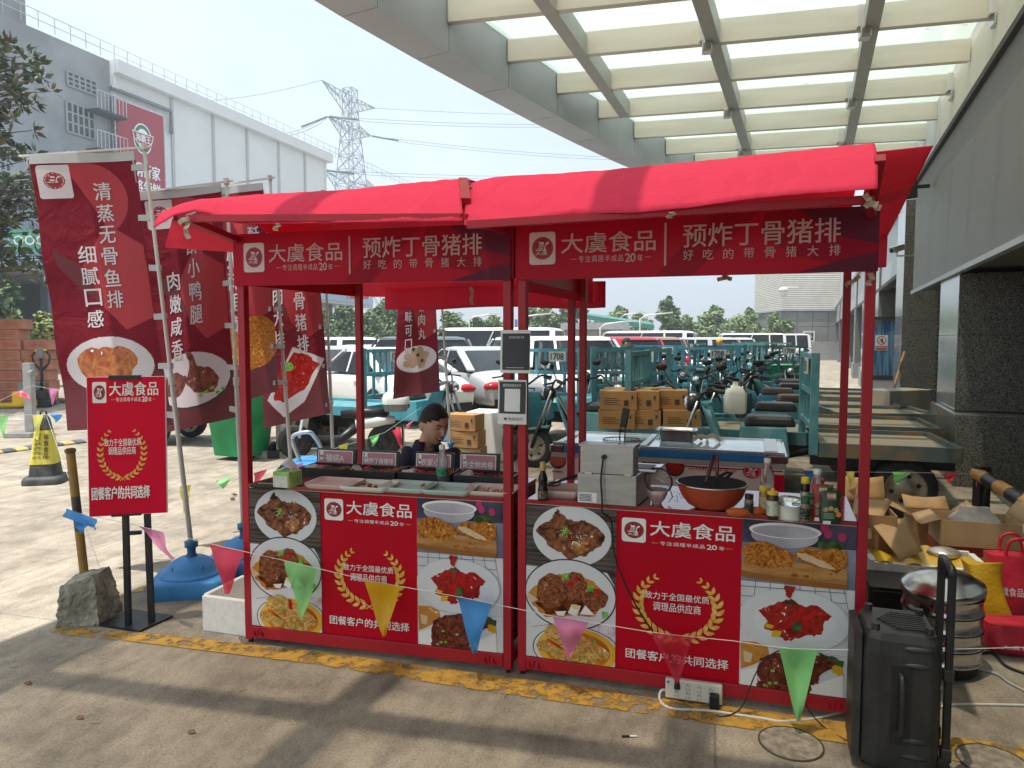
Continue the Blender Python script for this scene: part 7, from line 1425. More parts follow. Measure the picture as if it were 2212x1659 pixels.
bag('yellow_bag', 'crumpled yellow plastic bag behind the steamer', 'bag', G(2120, 1340), .26, .22, .33, R2, mat('yellow bag', (.70, .44, .012), .4, c2=(.6, .33, .01), sc=9, bump=.3), .06, 2, kn=.72)
bag('tote_bag', 'upright red tote bag with handles at the right edge', 'bag', G(2205, 1330), .30, .2, .36, R2, CREDB, .022, 5, '虞食品', True, -.12, 'red company bags')
bag('tote_bag', 'red bag lying flat on the ground at the right edge', 'bag', G(2215, 1402), .46, .30, .15, R2 + .1, CREDB, .02, 7, '大虞食品', False, 0, 'red company bags', .9)
lathe_thing('oil_bottle', 'clear oil bottle with red cap between cardboard box and barrier', 'bottle', G(2178, 1215), (('bottle', [(.001, 0), (.045, .001), (.046, .22), (.03, .27), (.015, .29)], mat('clear film bottle', (.6, .6, .58), .15, alpha=.45)), ('cap', [(.022, .285), (.022, .33), (.001, .332)], mat('red cap', (.5, .02, .02), .4))))
ba, bb_ = A(2110, 1022, 5.6), A(2245, 1105, 4.55); t = thing('barrier_boom', 'black and orange striped barrier pole lying over a post at the right edge', 'barrier', Vector((ba.x, ba.y, 0)))
OR = mat('orange band', (.52, .25, .05), .5, c2=(.4, .17, .03), sc=20)
for k in range(5): MB().cyl(ba.lerp(bb_, k * .2), ba.lerp(bb_, k * .2 + .1995), .05, OR if k % 2 == 0 else BLACK, n=18).build('boom_band', t)
p = A(2120, 1060, 5.55); MB().box((p.x, p.y, .31), (.09, .09, .62), BLACK).build('post', t, bevel=.006)
mb = MB(); mb.tube(smooth([ba.lerp(bb_, .28) + ZU * .055, ba.lerp(bb_, .3) + Vector((-.06, 0, -.1)), ba.lerp(bb_, .26) + Vector((-.03, 0, -.35)), ba.lerp(bb_, .35) + Vector((0, 0, -.55))]), .008, DARK, 6); mb.build('cable', t)
mb = MB(); mb.grid(lambda u, v: ba + Vector((-.03 + .1 * u + .01 * math.sin(9 * v), -.055 - .01 * math.sin(5 * u), .05 - .24 * v)), 6, 10, flagfilm('pink', .9)); solo(mb, 'pink_rag', 'pink film rag tied to the tip of the striped barrier', 'rag', solid=.002)
p = G(2235, 1060) + Vector((.1, .35, 0)); mb = MB(); mb.box(p + ZU * .3, (.9, .5, .6), GRANL, -.2); solo(mb, 'granite_block', 'low granite block at the right edge in front of the glass doors', 'block', bevel=.01)
a, b = A(1915, 895, 11.2), A(1954, 760, 11.9); a = Vector((a.x, a.y, .45)); mb = MB(); mb.cyl(a, b, .022, mat('wooden handle', (.36, .19, .08), .6, var=.15), n=10); t = thing('mop', 'wooden mop handle leaning against the stone column', 'mop', a); mb.build('handle', t); mb = MB(); mb.ball(a + Vector((.0, 0, -.02)), (.12, .1, .07), mat('mop cotton', (.42, .38, .30), .9, var=.3, sc=40, bump=.8), 10); mb.jitter(.03, 3, 14); mb.build('mop_head', t)
p = A(1940, 848, 11.0); mb = MB(); mb.box((p.x, p.y, .42), (.9, .5, .84), mat('worn cabinet', (.42, .40, .36), .6, c2=(.5, .3, .15), sc=4, lo=.5, hi=.8), .35); solo(mb, 'cabinet', 'worn pale cabinet below the vestibule beside the stone column', 'cabinet', bevel=.01)
# ================================================================ freezer behind the right stall
fl, fr_ = G(1188, 962, .88), G(1703, 988, .88); Uf = (fr_ - fl); Lf = Uf.length; Uf.normalize(); Nf = Vector((Uf.y, -Uf.x, 0)); ff = lambda u, d, z: fl - ZU * .88 + Uf * u - Nf * d + ZU * z
def fbx(mb, u0, u1, d0, d1, z0, z1, m): return mb.hexa([ff(u0, d0, z0), ff(u1, d0, z0), ff(u1, d1, z0), ff(u0, d1, z0)], [ff(u0, d0, z1), ff(u1, d0, z1), ff(u1, d1, z1), ff(u0, d1, z1)], m)
t = thing('chest_freezer', 'long chest freezer with glass lid, blue edge and printed white front behind the right stall', 'freezer', ff(Lf / 2, .3, 0))
fbx(MB(), 0, Lf, 0, .62, .05, .80, WHITE); mb = MB(); fbx(mb, .02, Lf - .02, .015, .62, .05, .80, mat('freezer white', (.66, .64, .60), .4, var=.03)); bd = mb.build('body', t, bevel=.006)
mb = MB(); fbx(mb, .01, Lf - .01, .0, .64, .801, .835, mat('beige trim', (.46, .42, .36), .4)); mb.build('trim', t, bevel=.004); mb = MB(); fbx(mb, .10, Lf - .12, -.012, .65, .836, .888, mat('blue rim', (.03, .22, .46), .25, var=.1)); fbx(mb, 0, .099, -.012, .65, .836, .888, STEEL); fbx(mb, Lf - .119, Lf, -.012, .65, .836, .888, STEEL); mb.build('rim', t, bevel=.008)
mb = MB(); fbx(mb, .03, Lf - .03, .02, .62, .889, .896, mat('freezer glass', (.42, .56, .60), .05, var=.25, sc=3, coat=.5)); mb.build('glass_lid', t); mb = MB(); fbx(mb, .02, Lf - .02, .0, .02, .889, .905, ALU); fbx(mb, .02, Lf - .02, .62, .64, .889, .905, ALU); fbx(mb, .62, .66, .02, .62, .8965, .91, ALU); fbx(mb, Lf - .14, Lf - .06, .02, .62, .8965, .91, ALU); fbx(mb, .05, .09, .02, .62, .8965, .908, ALU); mb.build('lid_frame', t)
frz = frame(ff(0, .013, 0), Uf, ZU, Nf); CRM = mat('cream print', (.84, .72, .62), .4, var=.03); qf = lambda x, y: (lambda p: ((p - ff(0, .013, 0)).dot(Uf), p.z))(hit(*c3(x, y), ff(0, .013, 0), Nf))
sh = Sheet(frz, .001, .001); sh.rect(.021, .15, Lf - .021, .80, CRM); sh.rect(.021, .05, Lf - .021, .50, SIGNR); u_ = qf(1980, 500)[0]; sh.rect(u_, .05, Lf - .021, .765, SIGNR); a = qf(1050, 360)[0]; sh.rect(a, .782, Lf - .03, .79, DKRED); sh.rect(.021, .50, u_, .512, mat('orange stripe', (.6, .3, .08), .4)); sh.build('front_print', bd)
sh = Sheet(frz, .0008, .007)
for (x, y, m) in ((172, 395, foodmat('steak print', [(.5, .10, .06), (.65, .22, .14), (.55, .14, .08)], 50)), (958, 432, DUCK), (1160, 455, CHICK)): p = qf(x, y); sh.ell(p[0], p[1], .060, .064, BLACK); sh.ell(p[0], p[1] + .005, .056, .056, m, jit=.08, seed=x)
sh.build('food_picture', bd); sh = Sheet(frz, .0008, .007); a, b = qf(1712, 412), qf(1895, 588); sh.emblem(a[0], b[1], b[0], a[1], red=SIGNR, square=False); sh.build('emblem', bd)
sh = Sheet(frz, .0008, .007)
for x0, y0, x1, y1, s_, m in ((1355, 408, 1565, 438, 'DELICIOUS', DKRED), (1270, 452, 1680, 502, '让轻松连续生活', SIGNR), (120, 483, 216, 508, '澳洲腌排', DKRED), (1090, 540, 1190, 560, '香辣小炒', DKRED)): a, b = qf(x0, y0), qf(x1, y1); sh.text(s_, a[0], b[1], b[0], a[1], m, .02)
sh.build('lettering', bd)
p = G(*c3(1175, 225), .90); t = thing('steel_pan', 'steel gastronorm pan standing on the freezer lid', 'pan', p, R2); rg = [[Vector((x * k, y * k, z)) for x, y in rrect(.27, .19, .03)] for z, k in ((.0, .82), (.07, .92), (.072, 1.06), (.076, 1.06), (.07, .90), (.008, .80))]; MB().loft(rg, STEEL).build('pan', t, False)
for i, (x, y) in enumerate(((1270, 235), (1420, 245))): p = G(*c3(x, y), .90); mb = MB(); mb.tube(smooth([p + Vector((-.09, 0, .01)), p + Vector((-.04, 0, .04)), p + Vector((.0, 0, .03)), p + Vector((.05, 0, .045)), p + Vector((.10, 0, .008))]), .012, mat('pale tape', (.62, .48, .34), .6), 8); solo(mb, 'cardboard_strip', ('curled beige strip on the freezer lid left', 'curled beige strip on the freezer lid right')[i], 'strip', 'beige strips on the freezer')
# ================================================================ carts, scooters, cars
def wheel(t, c, r, w, rimm=ALU, ax=(0, 1, 0)):
    c, ax = Vector(c), Vector(ax); mb = MB(); mb.lathe([(r * .66, -w * .5), (r * .9, -w * .5), (r, -w * .28), (r, w * .28), (r * .9, w * .5), (r * .66, w * .5)], c, RUBBER, 22, R=ax.to_track_quat('Z', 'Y').to_matrix(), cap=False); o = mb.build('wheel', t, False)
    mb = MB(); mb.lathe([(.01, -w * .30), (r * .25, -w * .36), (r * .3, -w * .2), (r * .55, -w * .22), (r * .67, -w * .48), (r * .67, w * .48), (r * .55, w * .22), (r * .3, w * .2), (r * .25, w * .36), (.01, w * .30)], c, rimm, 18, R=ax.to_track_quat('Z', 'Y').to_matrix())
    for k in range(6): a = k * 1.047; d = ax.orthogonal().normalized(); e = ax.cross(d); q = c + (d * math.cos(a) + e * math.sin(a)) * r * .42; mb.cyl(q - ax * w * .32, q + ax * w * .32, r * .07, BLACK, n=8)
    mb.build('rim', o, False)
RIMC = mat('worn cream rim', (.45, .42, .34), .5, .3, c2=(.3, .24, .16), sc=12); DISP = mat('flat grey plate', (.6, .6, .58), .5)
WBED = mat('weathered bed', (.24, .25, .22), .85, c2=(.34, .24, .15), sc=2.2, lo=.42, hi=.6, stretch=(1, 5, 1))
CEDGE = mat('weathered cart edge', (.09, .13, .125), .7, c2=(.19, .145, .09), sc=4, lo=.42, hi=.6)
def make_trike(label, gate=True, bedm=None, num='708', loc=(0, 0, 0), rot=0, bl=1.87):
    t = thing('cargo_tricycle', label, 'cargo tricycle', loc, rot, 'teal cargo tricycles in the yard'); bm = bedm or TEAL; em = CEDGE if bl < 1.5 else bm
    mb = MB(); mb.box((-bl / 2 - .01, 0, .60), (bl - .12, 1.085, .05), WBED if bedm else TEALW); mb.box((-bl / 2 - .01, -.565, .60), (bl - .07, .04, .13), em); mb.box((-bl / 2 - .01, .565, .60), (bl - .07, .04, .13), em); mb.box((-bl + .02, 0, .60), (.04, 1.09, .13), em); mb.box((-.055, 0, .60), (.04, 1.09, .13), em); mb.build('cargo_bed', t, False)
    mb = MB(); mb.box((-bl / 2, -.3, .47), (bl, .06, .10), DARK); mb.box((-bl / 2, .3, .47), (bl, .06, .10), DARK); mb.box((-bl * .64, 0, .32), (.1, .95, .08), DARK); mb.box((-bl * .4, 0, .42), (.5, .5, .2), BLACK); mb.build('chassis', t, False)
    if gate:
        mb = MB()
        for y in (-.54, .54): mb.box((.0, y, 1.02), (.07, .07, .94), bm)
        for z in (.80, 1.12, 1.45): mb.box((0, 0, z), (.05, 1.01, .05), bm)
        for k in range(7): mb.box((0, -.42 + .14 * k, 1.285), (.025, .035, .28), bm)
        for k in range(3): mb.box((0, -.3 + .3 * k, .96), (.025, .04, .27), bm)
        mb.build('front_gate', t, False); mb = MB(); mb.box((.045, .2, 1.36), (.012, .26, .15), DISP); pl = mb.build('number_plate', t, False); sh = Sheet(lambda u, v, o: Vector((.052 + o, .2 + u, 1.36 + v)), .001, .001); sh.text(num, -.1, -.05, .1, .05, BLACK, .03); sh.build('lettering', pl, False)
    for y in (-.46, .46): wheel(t, (-bl * .64, y, .27), .27, .15, RIMC)
    wheel(t, (1.32, 0, .26), .26, .10, RIMC)
    mb = MB(); mb.tube([(-.02, 0, .5), (.3, 0, .42), (.75, 0, .42), (1.02, 0, .92)], .035, DARK, 8); mb.build('frame_tube', t, False)
    mb = MB()
    for y in (-.085, .085): mb.tube([(1.32, y, .26), (1.2, y, .6)], .026, DARK, 8); mb.tube([(1.2, y, .6), (1.06, y, .98)], .018, ALU, 8)
    mb.box((1.3, 0, .50), (.4, .15, .02), bm, Matrix.Rotation(.15, 3, 'Y')); mb.build('fork', t, False)
    mb = MB(); mb.tube(smooth([(.82, -.36, 1.10), (.95, -.26, 1.12), (1.05, -.10, 1.0), (1.05, .10, 1.0), (.95, .26, 1.12), (.82, .36, 1.10)]), .014, DARK, 7)
    for y in (-.34, .34): mb.cyl((.80, y * 1.06, 1.095), (.90, y * .92, 1.11), .021, BLACK, n=8); mb.bar((.95, y * .9, 1.10), (1.02, y * 1.25, 1.08), .015, .02, BLACK)
    for y in (-.22, .22): mb.tube([(.95, y, 1.12), (.97, y * 1.4, 1.27)], .006, BLACK, 5); mb.ball((.97, y * 1.5, 1.30), (.02, .065, .042), BLACK, 8)
    mb.build('handlebar', t, False); mb = MB(); mb.ball((1.12, 0, .95), (.09, .095, .09), BLACK, 12); h = mb.build('headlight', t, False); mb = MB(); mb.ball((1.16, 0, .95), (.06, .078, .074), CHROME, 12); mb.build('lens', h, False)
    mb = MB(); mb.box((.42, 0, .60), (.5, .42, .30), bm, taper=.85); mb.build('battery_box', t, False, bevel=.02); mb = MB(); mb.box((.36, 0, .80), (.5, .36, .10), BLACK, taper=.85); mb.build('seat', t, False, bevel=.03)
    mb = MB(); mb.grid(lambda u, v: Vector((.92 + .10 * math.cos((u - .5) * 2.6) - .2 * (1 - v), (u - .5) * (.62 - .12 * v), .38 + .52 * v)), 8, 6, bm); mb.build('leg_shield', t, False, solid=.02)
    return t
T0 = make_trike('teal cargo tricycle with headlight and number plate just right of the middle posts', num='1708', loc=tuple(G(1178, 905, .0) * 0 + Vector((.50, 10.6, 0))), rot=rad(-112))
T1 = make_trike('worn cargo tricycle carrying brown cartons behind the freezer', bedm=TEALW, num='0316', loc=(1.50, 8.4, 0), rot=rad(158))
T2 = make_trike('open flat teal tricycle cart with rusty bed nearest the hall, in front of the louvre', bedm=TEALW, num='0588', loc=(2.95, 7.05, 0), rot=rad(163), bl=1.22); T3 = make_trike('teal cargo tricycle without a gate, facing the camera behind the steel pan', gate=False, loc=(2.2, 9.0, 0), rot=rad(-100)); T4 = make_trike('second flat cart in the row along the hall', gate=False, bedm=TEALW, loc=(3.55, 8.5, 0), rot=rad(161), bl=1.3)
dup(T0, (-4.2, 11.0, 0), rad(-10), 'teal cargo tricycle showing wheel and headlight below the pork chop banner'); dup(T0, (-1.85, 10.4, 0), rad(-25), 'teal cargo tricycle with upright numbered gate behind the meatball banner')
CARTS = []
for i in range(4): CARTS.append((dup(T4, (4.08 + .53 * i + (.2, -.1, .1, 0)[i], 9.75 + 1.25 * i, 0), rad(163 + (7, -5, 4, -9)[i]), ('third flat cart in the row along the hall', 'fourth flat cart along the hall', 'fifth flat cart along the hall', 'farthest flat cart along the hall, by the blue vestibule')[i]), i))
WRAP = mat('wrapped seat film', (.42, .42, .40), .3, var=.25, sc=14, bump=.6); SEATM = [None, None, WRAP, mat('brown seat', (.08, .05, .035), .6, var=.2)]
TEALS = [None, mat('dark worn teal', (.03, .15, .19), .6, c2=(.09, .19, .19), sc=6, lo=.4, hi=.6), mat('bluish cart paint', (.05, .21, .36), .5, c2=(.09, .30, .40), sc=4), mat('greenish cart paint', (.08, .22, .20), .6, c2=(.15, .24, .17), sc=6)]
def vary(root, rr):
    a, b = rr.choice(SEATM), rr.choice(TEALS)
    for ch in root.children:
        for sl in ch.material_slots:
            if sl.material in (TEAL, TEALW) and b: sl.link = 'OBJECT'; sl.material = b
            elif ch.name.split('.')[0] == 'seat' and a: sl.link = 'OBJECT'; sl.material = a
    return root
q = random.Random(11); occ = [(.5, 10.6), (1.5, 8.4), (2.2, 9.0), (3.05, 7.4), (3.3, 8.5)]; n = 0
for c_, i in CARTS: vary(c_, random.Random(40 + i))
WHERE = ('left part', 'middle', 'right part')
for ri, Y in enumerate((10.4, 12.2, 14, 16, 18.2, 20.6, 23.4, 27, 31, 36)):
    k = .13 if Y > 13 else .17
    j = 0
    while k < .40:
        X = k * Y + q.uniform(-.15, .15); yy = Y + q.uniform(-.4, .4)
        if all((X - a) ** 2 + (yy - b) ** 2 > 1.25 for a, b in occ) and not (X > .33 * Y - .1 and Y < 16):
            vary(dup(q.choice((T0, T3, T3, T1, T3)), (X, yy, 0), rad(q.choice((-100, -92, -118, -108, 76)) + q.uniform(-14, 14)), 'teal cargo tricycle parked in %s of the %s row behind the freezer' % (WHERE[min(2, int((k - .12) / .1))] if True else '', ('first', 'second', 'third', 'fourth', 'fifth', 'sixth', 'seventh', 'eighth', 'ninth', 'tenth')[ri]) + (', %s there' % ('first', 'second', 'third', 'fourth', 'fifth', 'sixth', 'seventh', 'eighth', 'ninth', 'tenth', 'eleventh', 'twelfth')[min(j, 11)])), q); occ.append((X, yy)); j += 1; n += 1
        k += 1.3 / Y
# cartons on the cart
CB = mat('brown carton', (.46, .245, .085), .75, c2=(.38, .19, .065), sc=5); cb = MB(); cb.box((0, 0, .105), (.40, .30, .208), CB); CBO = cb.build('carton', None, bevel=.004); sh = Sheet(lambda u, v, o: Vector((u, -.1505 - o, v)), .001, .001)
for k in range(4): sh.rect(-.15, .06 + .022 * k, .02 - .03 * (k % 2), .066 + .022 * k, mat('black carton ink', (.04, .03, .02), .7))
sh.rect(.06, .05, .11, .11, MATS['black carton ink']); sh.rect(.14, .12, .16, .16, MATS['black carton ink']); sh.build('carton_print', CBO, False)
first = True
for i, (x, y, lv, dy) in enumerate(((925, 1495, 0, 0), (1135, 1495, 0, 0), (930, 1400, 1, 0), (1140, 1405, 1, .02), (1395, 1400, 1, .1), (1470, 1498, 0, 0), (1000, 1495, 1, .34), (1330, 1420, 1, .36))):
    p = G(*c6(x, 1497), .63); o = (p.x, p.y + .14 + dy, .63 + .211 * lv); lb = 'brown carton on the cart behind the freezer, ' + ('lower left', 'lower middle', 'upper left front', 'upper middle front', 'upper right front', 'lower right', 'upper left rear', 'upper right rear')[i]
    if first: CBO.location = o; CBO.rotation_euler = (0, 0, -.2); tag(CBO, lb, 'carton', 'brown cartons on the cart'); first = False
    else: dup(CBO, o, q.uniform(-.3, -.05), lb, 'brown cartons on the cart', cat='carton')
for i, (x, y, lb) in enumerate(((1790, 975, 'upper printed carton tied with string behind the vendor'), (1795, 1000, 'middle printed carton tied with string behind the vendor'), (1800, 1035, 'lowest carton in the pile behind the vendor'))): p = G(1005, 1003); dup(CBO, (p.x + .02 * i, p.y, .45 - .215 * i), -.35 + .05 * i, lb, 'cartons behind the vendor', cat='carton', scale=(1.05, 1, 1))
p = G(1040, 1000); mb = MB(); mb.box(p + Vector((.12, .35, .33)), (.55, .5, .64), FOAM, -.3); solo(mb, 'foam_box', 'tall white foam box behind the tied cartons', 'foam box', bevel=.01)
p = G(975, 990); mb = MB(); mb.box(p + Vector((0, 0, .33)), (.3, .2, .2), mat('blue packet', (.03, .13, .36), .35, c2=(.2, .4, .6), sc=14), -.2); solo(mb, 'blue_packet', 'blue plastic packet leaning on the tied cartons behind the vendor', 'packet', bevel=.02)
FD = mat('orange dotted foam', (.74, .70, .64), .7, c2=(.68, .36, .14), sc=7, lo=.58, hi=.66)
for i, (x, y, z) in enumerate(((1590, 845, 1.0), (1600, 870, .62), (1640, 866, .66))): p = A(x, y, 16.5 - .4 * i); mb = MB(); mb.box((p.x, p.y, p.z), (.75, .5, .5), FD, -.2); solo(mb, 'foam_crate', ('white foam crate with orange dots, top of the pile among the carts', 'white foam crate with orange dots, lower left in the pile', 'white foam crate with orange dots, lower right in the pile')[i], 'foam crate', 'dotted foam crates', bevel=.02)
p = G(1770, 900) + Vector((0, 2.4, 0)); t = thing('wheelie_bin', 'green wheelie bin among the parked carts near the hall', 'bin', p, .3); MB().loft([[Vector((x * k, y * k, z)) for x, y in rrect(.8, .7, .07)] for k, z in ((.76, .06), (1, .95), (1.05, 1.0))], GREEN).build('body', t, False)
p = A(1588, 862, 8.3); t = thing('plastic_jug', 'white translucent plastic jug hanging among the handlebars behind the freezer', 'jug', (p.x, p.y, p.z - .17)); MB().loft([[Vector((x * k, y * k, z)) for x, y in rrect(.25, .16, .05)] for z, k in ((0, .9), (.03, 1), (.24, 1), (.31, .6), (.33, .25), (.37, .22))], mat('milky plastic', (.66, .66, .60), .35, var=.04)).build('body', t, False)
# white scooter with top box
t = thing('scooter', 'white electric scooter with white and grey top box behind the left stall', 'scooter', (-2.32, 9.6, 0), rad(184)); SW = mat('white scooter plastic', (.68, .67, .64), .3, var=.04, coat=.3)
wheel(t, (-.58, 0, .23), .23, .11, DARK); wheel(t, (.62, 0, .23), .23, .09, DARK); mb = MB(); mb.tube([(-.72, 0, .52), (-.5, 0, .50), (-.2, 0, .46)], [.05, .085, .08], SW, 12); mb.tube([(-.2, 0, .42), (.0, 0, .26), (.42, 0, .26)], [.07, .06, .05], DARK, 12); mb.build('body', t, False); mb = MB(); mb.tube([(-.62, 0, .60), (-.35, 0, .615), (.0, 0, .60)], [.06, .075, .05], BLACK, 12); mb.build('seat', t, False)
mb = MB(); mb.tube([(.5, -.3, .98), (.54, -.1, .95), (.54, .1, .95), (.5, .3, .98)], .016, BLACK); mb.tube([(.62, 0, .24), (.52, 0, .95)], .03, BLACK); mb.build('handlebar', t, False); mb = MB(); mb.grid(lambda u, v: Vector((.50 - .1 * v + .08 * math.cos((u - .5) * 2.4), (u - .5) * .36, .30 + .5 * v)), 6, 6, SW); mb.build('leg_shield', t, False, solid=.02)
mb = MB(); mb.loft([[Vector((x * k - .74, y * k, z)) for x, y in rrect(.34, .36, .09)] for k, z in ((.85, .64), (.95, .68), (1, .74))], mat('grey case', (.2, .2, .2), .4)); mb.build('case_bottom', t, False); mb = MB(); mb.loft([[Vector((x * k - .74, y * k, z)) for x, y in rrect(.36, .38, .10)] for k, z in ((1, .742), (1, .80), (.9, .87), (.6, .91))], SW); mb.build('case_lid', t, False)
mb = MB(); mb.box((-.915, 0, .71), (.02, .10, .05), mat('red lens', (.55, .01, .01), .2)); mb.build('tail_light', t, False); mb = MB(); mb.box((-.83, 0, .30), (.02, .24, .3), BLACK); mf = mb.build('mud_flap', t, False); sh = Sheet(lambda u, v, o: Vector((-.842 - o, -u, v)), .001, .001); sh.text('台铃', -.09, .34, .06, .42, PAPER, .02); sh.build('lettering', mf, False)
# cars
def make_car(label, kind, paint, loc, rot, plate=None):
    t = thing('parked_car' if kind != 'van' else 'parked_van', label, 'car' if kind != 'van' else 'van', loc, rot, 'cars parked in the yard')
    L_, w, zb, hr = dict(sedan=(4.7, .90, .97, 1.45), suv=(4.5, .92, 1.02, 1.68), van=(4.9, .90, 1.05, 1.95))[kind]; h = L_ / 2
    prof = dict(sedan=[(-h, .62, .80), (-h + .05, .80, .90), (-1.75, .95, .97), (-1.2, .98, .99), (0, .95, 1), (.95, .93, 1), (1.6, .84, .97), (2.1, .70, .88), (h, .55, .74)], suv=[(-h, .80, .88), (-h + .06, 1.0, .96), (-1.6, 1.02, 1), (0, 1.0, 1), (1.0, .99, 1), (1.6, .95, .97), (2.1, .82, .88), (h, .60, .76)], van=[(-h, 1.05, .93), (-h + .05, 1.08, .97), (-1.5, 1.08, 1), (0, 1.05, 1), (1.4, 1.02, 1), (1.9, .95, .96), (2.3, .80, .88), (h, .60, .78)])[kind]
    rg = []
    for x, zt, k in prof:
        W_ = w * k; rg.append([Vector((x, y, z)) for y, z in ((-W_ * .80, .22), (-W_ * .97, .34), (-W_, .55), (-W_ * .985, zt - .10), (-W_ * .90, zt - .015), (-W_ * .45, zt + .02), (W_ * .45, zt + .02), (W_ * .90, zt - .015), (W_ * .985, zt - .10), (W_, .55), (W_ * .97, .34), (W_ * .80, .22))])
    mb = MB(); mb.loft(rg, paint); mb.build('body', t, False, sub=2)
    b0, b1, r0, r1 = dict(sedan=(-1.62, 1.15, -.62, .30), suv=(-2.18, 1.12, -1.85, .45), van=(-2.4, 1.75, -2.28, 1.05))[kind]; zb -= .03
    def loop(x0, x1, yw, z, r): return [Vector((x + (x0 + x1) / 2, y, z)) for x, y in rrect(x1 - x0, yw * 2, r, 5)]
    mb = MB(); mb.loft([loop(b0, b1, w * .93, zb, .25), loop(b0 * .9 + r0 * .1, b1 * .9 + r1 * .1, w * .91, zb + .06, .25), loop(r0 - .05, r1 + .08, w * .73, hr - .07, .22)], GLASSD); g = mb.build('window', t, False)
    mb = MB(); mb.loft([loop(r0 - .09, r1 + .12, w * .745, hr - .09, .22), loop(r0 - .04, r1 + .06, w * .73, hr - .03, .22), loop(r0 + .15, r1 - .15, w * .60, hr, .2)], paint); mb.build('roof', t, False)
    for sy in (-1, 1):
        for xb, xr in ((b0 + .06, r0 - .02), (b1 - .06, r1 + .05), ((b0 + b1) / 2 + .1, (r0 + r1) / 2 + .05)): MB().bar((xb, sy * w * .915, zb + .02), (xr, sy * w * .745, hr - .07), .16 if xb == b0 + .06 else .05, .035, paint).build('pillar', t, False)
        if kind != 'sedan': MB().bar((b0 + .9, sy * w * .92, zb + .02), (r0 + .8, sy * w * .745, hr - .07), .07, .035, paint).build('pillar', t, False)
    for x in (-h + .95, h - .92):
        for sy in (-1, 1):
            mb = MB(); mb.cyl((x, sy * w * .99, .33), (x, sy * (w * .995 + .006), .33), .365, BLACK, n=24); mb.build('wheel_arch', t, False); wheel(t, (x, sy * (w - .09), .32), .32, .21)
    RL = mat('red lamp', (.42, .008, .012), .15, var=.15, sc=20); HL = mat('lamp glass', (.55, .57, .6), .1, .3)
    for sy in (-1, 1):
        zt = prof[1][1] - .13; mb = MB(); mb.ball((-h + .13, sy * w * .68, zt), (.17, .24, .10) if kind == 'sedan' else (.13, .12, .26), RL, 12); mb.build('tail_light', t, False); mb = MB(); mb.ball((h - .28, sy * w * .60, .64), (.24, .17, .09), HL, 12); mb.build('headlight', t, False); mb = MB(); mb.ball((b1 - .3, sy * (w + .09), zb + .10), (.07, .10, .07), paint, 10); mb.build('mirror', t, False)
        mb = MB(); mb.tube([(-.75, sy * w * .992, .80), (-.55, sy * w * .999, .80)], .014, paint); mb.build('door_handle', t, False)
    mb = MB(); mb.box((-h - .01, 0, .56 if kind == 'sedan' else .75), (.03, .46, .15), mat('blue licence plate', (.02, .09, .30), .4)); pl = mb.build('licence_plate', t, False)
    sh = Sheet(lambda u, v, o: Vector((-h - .026 - o, -u, (.56 if kind == 'sedan' else .75) + v)), .001, .001); sh.text(plate or 'A·0Z7P2', -.19, -.045, .19, .045, PAPER, .02); sh.build('lettering', pl, False)
    mb = MB(); mb.box((-h + .02, 0, .34), (.1, w * 1.5, .16), BLACK); mb.build('rear_bumper_trim', t, False); return t
cp = lambda n_, c, r=.25: mat('car paint ' + n_, c, r, var=.02, coat=.6)
CW, CSV, CR, CB_, CG = cp('white', (.76, .76, .74)), cp('silver', (.42, .43, .44)), cp('red', (.40, .012, .03)), cp('brown', (.30, .16, .10)), cp('grey', (.10, .11, .12))
C1 = make_car('white sedan seen from its left rear beside the meatball banner', 'sedan', CW, (-2.75, 14.9, 0), rad(128)); C2 = make_car('white hatchback with red tail lamp right of the middle posts', 'suv', CW, (.35, 17.6, 0), rad(112), 'E·7B15'); C3 = make_car('white van with dark side windows behind the parked sedans', 'van', CW, (-.9, 21.5, 0), rad(165), 'A·5K33')
def car(src, x, y, r, lb, m=None):
    c = dup(src, (x, y, 0), rad(r), lb)
    if m: repaint(c, ('body', 'roof', 'pillar', 'mirror', 'door_handle'), m)
car(C1, -.85, 16.4, 118, 'silver sedan with red lamp beside the white sedan', CSV); car(C2, 1.35, 15.4, -70, 'white car facing the camera behind the second pair of posts'); car(C2, 2.5, 20.5, 118, 'red hatchback seen above the carts', CR); car(C2, 3.6, 22.5, 118, 'brown hatchback behind the red one', CB_)
car(C1, -4.9, 17.5, 128, 'silver sedan half hidden by the fourth banner', CSV); car(C1, -4.4, 21, 140, 'white sedan in the second row behind the left stall'); car(C2, -2.9, 19.8, 130, 'dark grey car in the second row behind the left stall', CG); car(C1, -6.8, 20.5, 130, 'white sedan left of the fourth banner'); car(C2, -6.2, 25, 128, 'white hatchback in the third row at left'); car(C1, -3.2, 26, 130, 'grey sedan in the third row behind the left stall', CG); car(C2, -1.0, 27.5, 126, 'red car far behind the white sedan', CR)
car(C2, 1.4, 24.5, 120, 'white hatchback in the third row behind the posts'); car(C3, 5.2, 30, 150, 'white van beyond the carts'); car(C1, 5.0, 25.8, 115, 'white sedan beyond the first carts'); car(C2, 7.2, 28.5, 115, 'silver hatchback beyond the carts', CSV); car(C1, 3.4, 33, 120, 'white sedan in the far row, left'); car(C2, 8.8, 34.5, 115, 'red hatchback in the far row', CR); car(C2, 11, 38, 115, 'white hatchback in the far row, right'); car(C3, 13.5, 42, 172, 'white van in the far row near the end wing'); car(C1, 7.5, 41, 118, 'white sedan far behind the carts'); car(C3, 17, 47, 175, 'white van farthest right in front of the trees'); car(C3, 9.5, 47, 178, 'white van farthest back behind the carts'); car(C1, -8.5, 30, 120, 'white sedan far left by the trees')
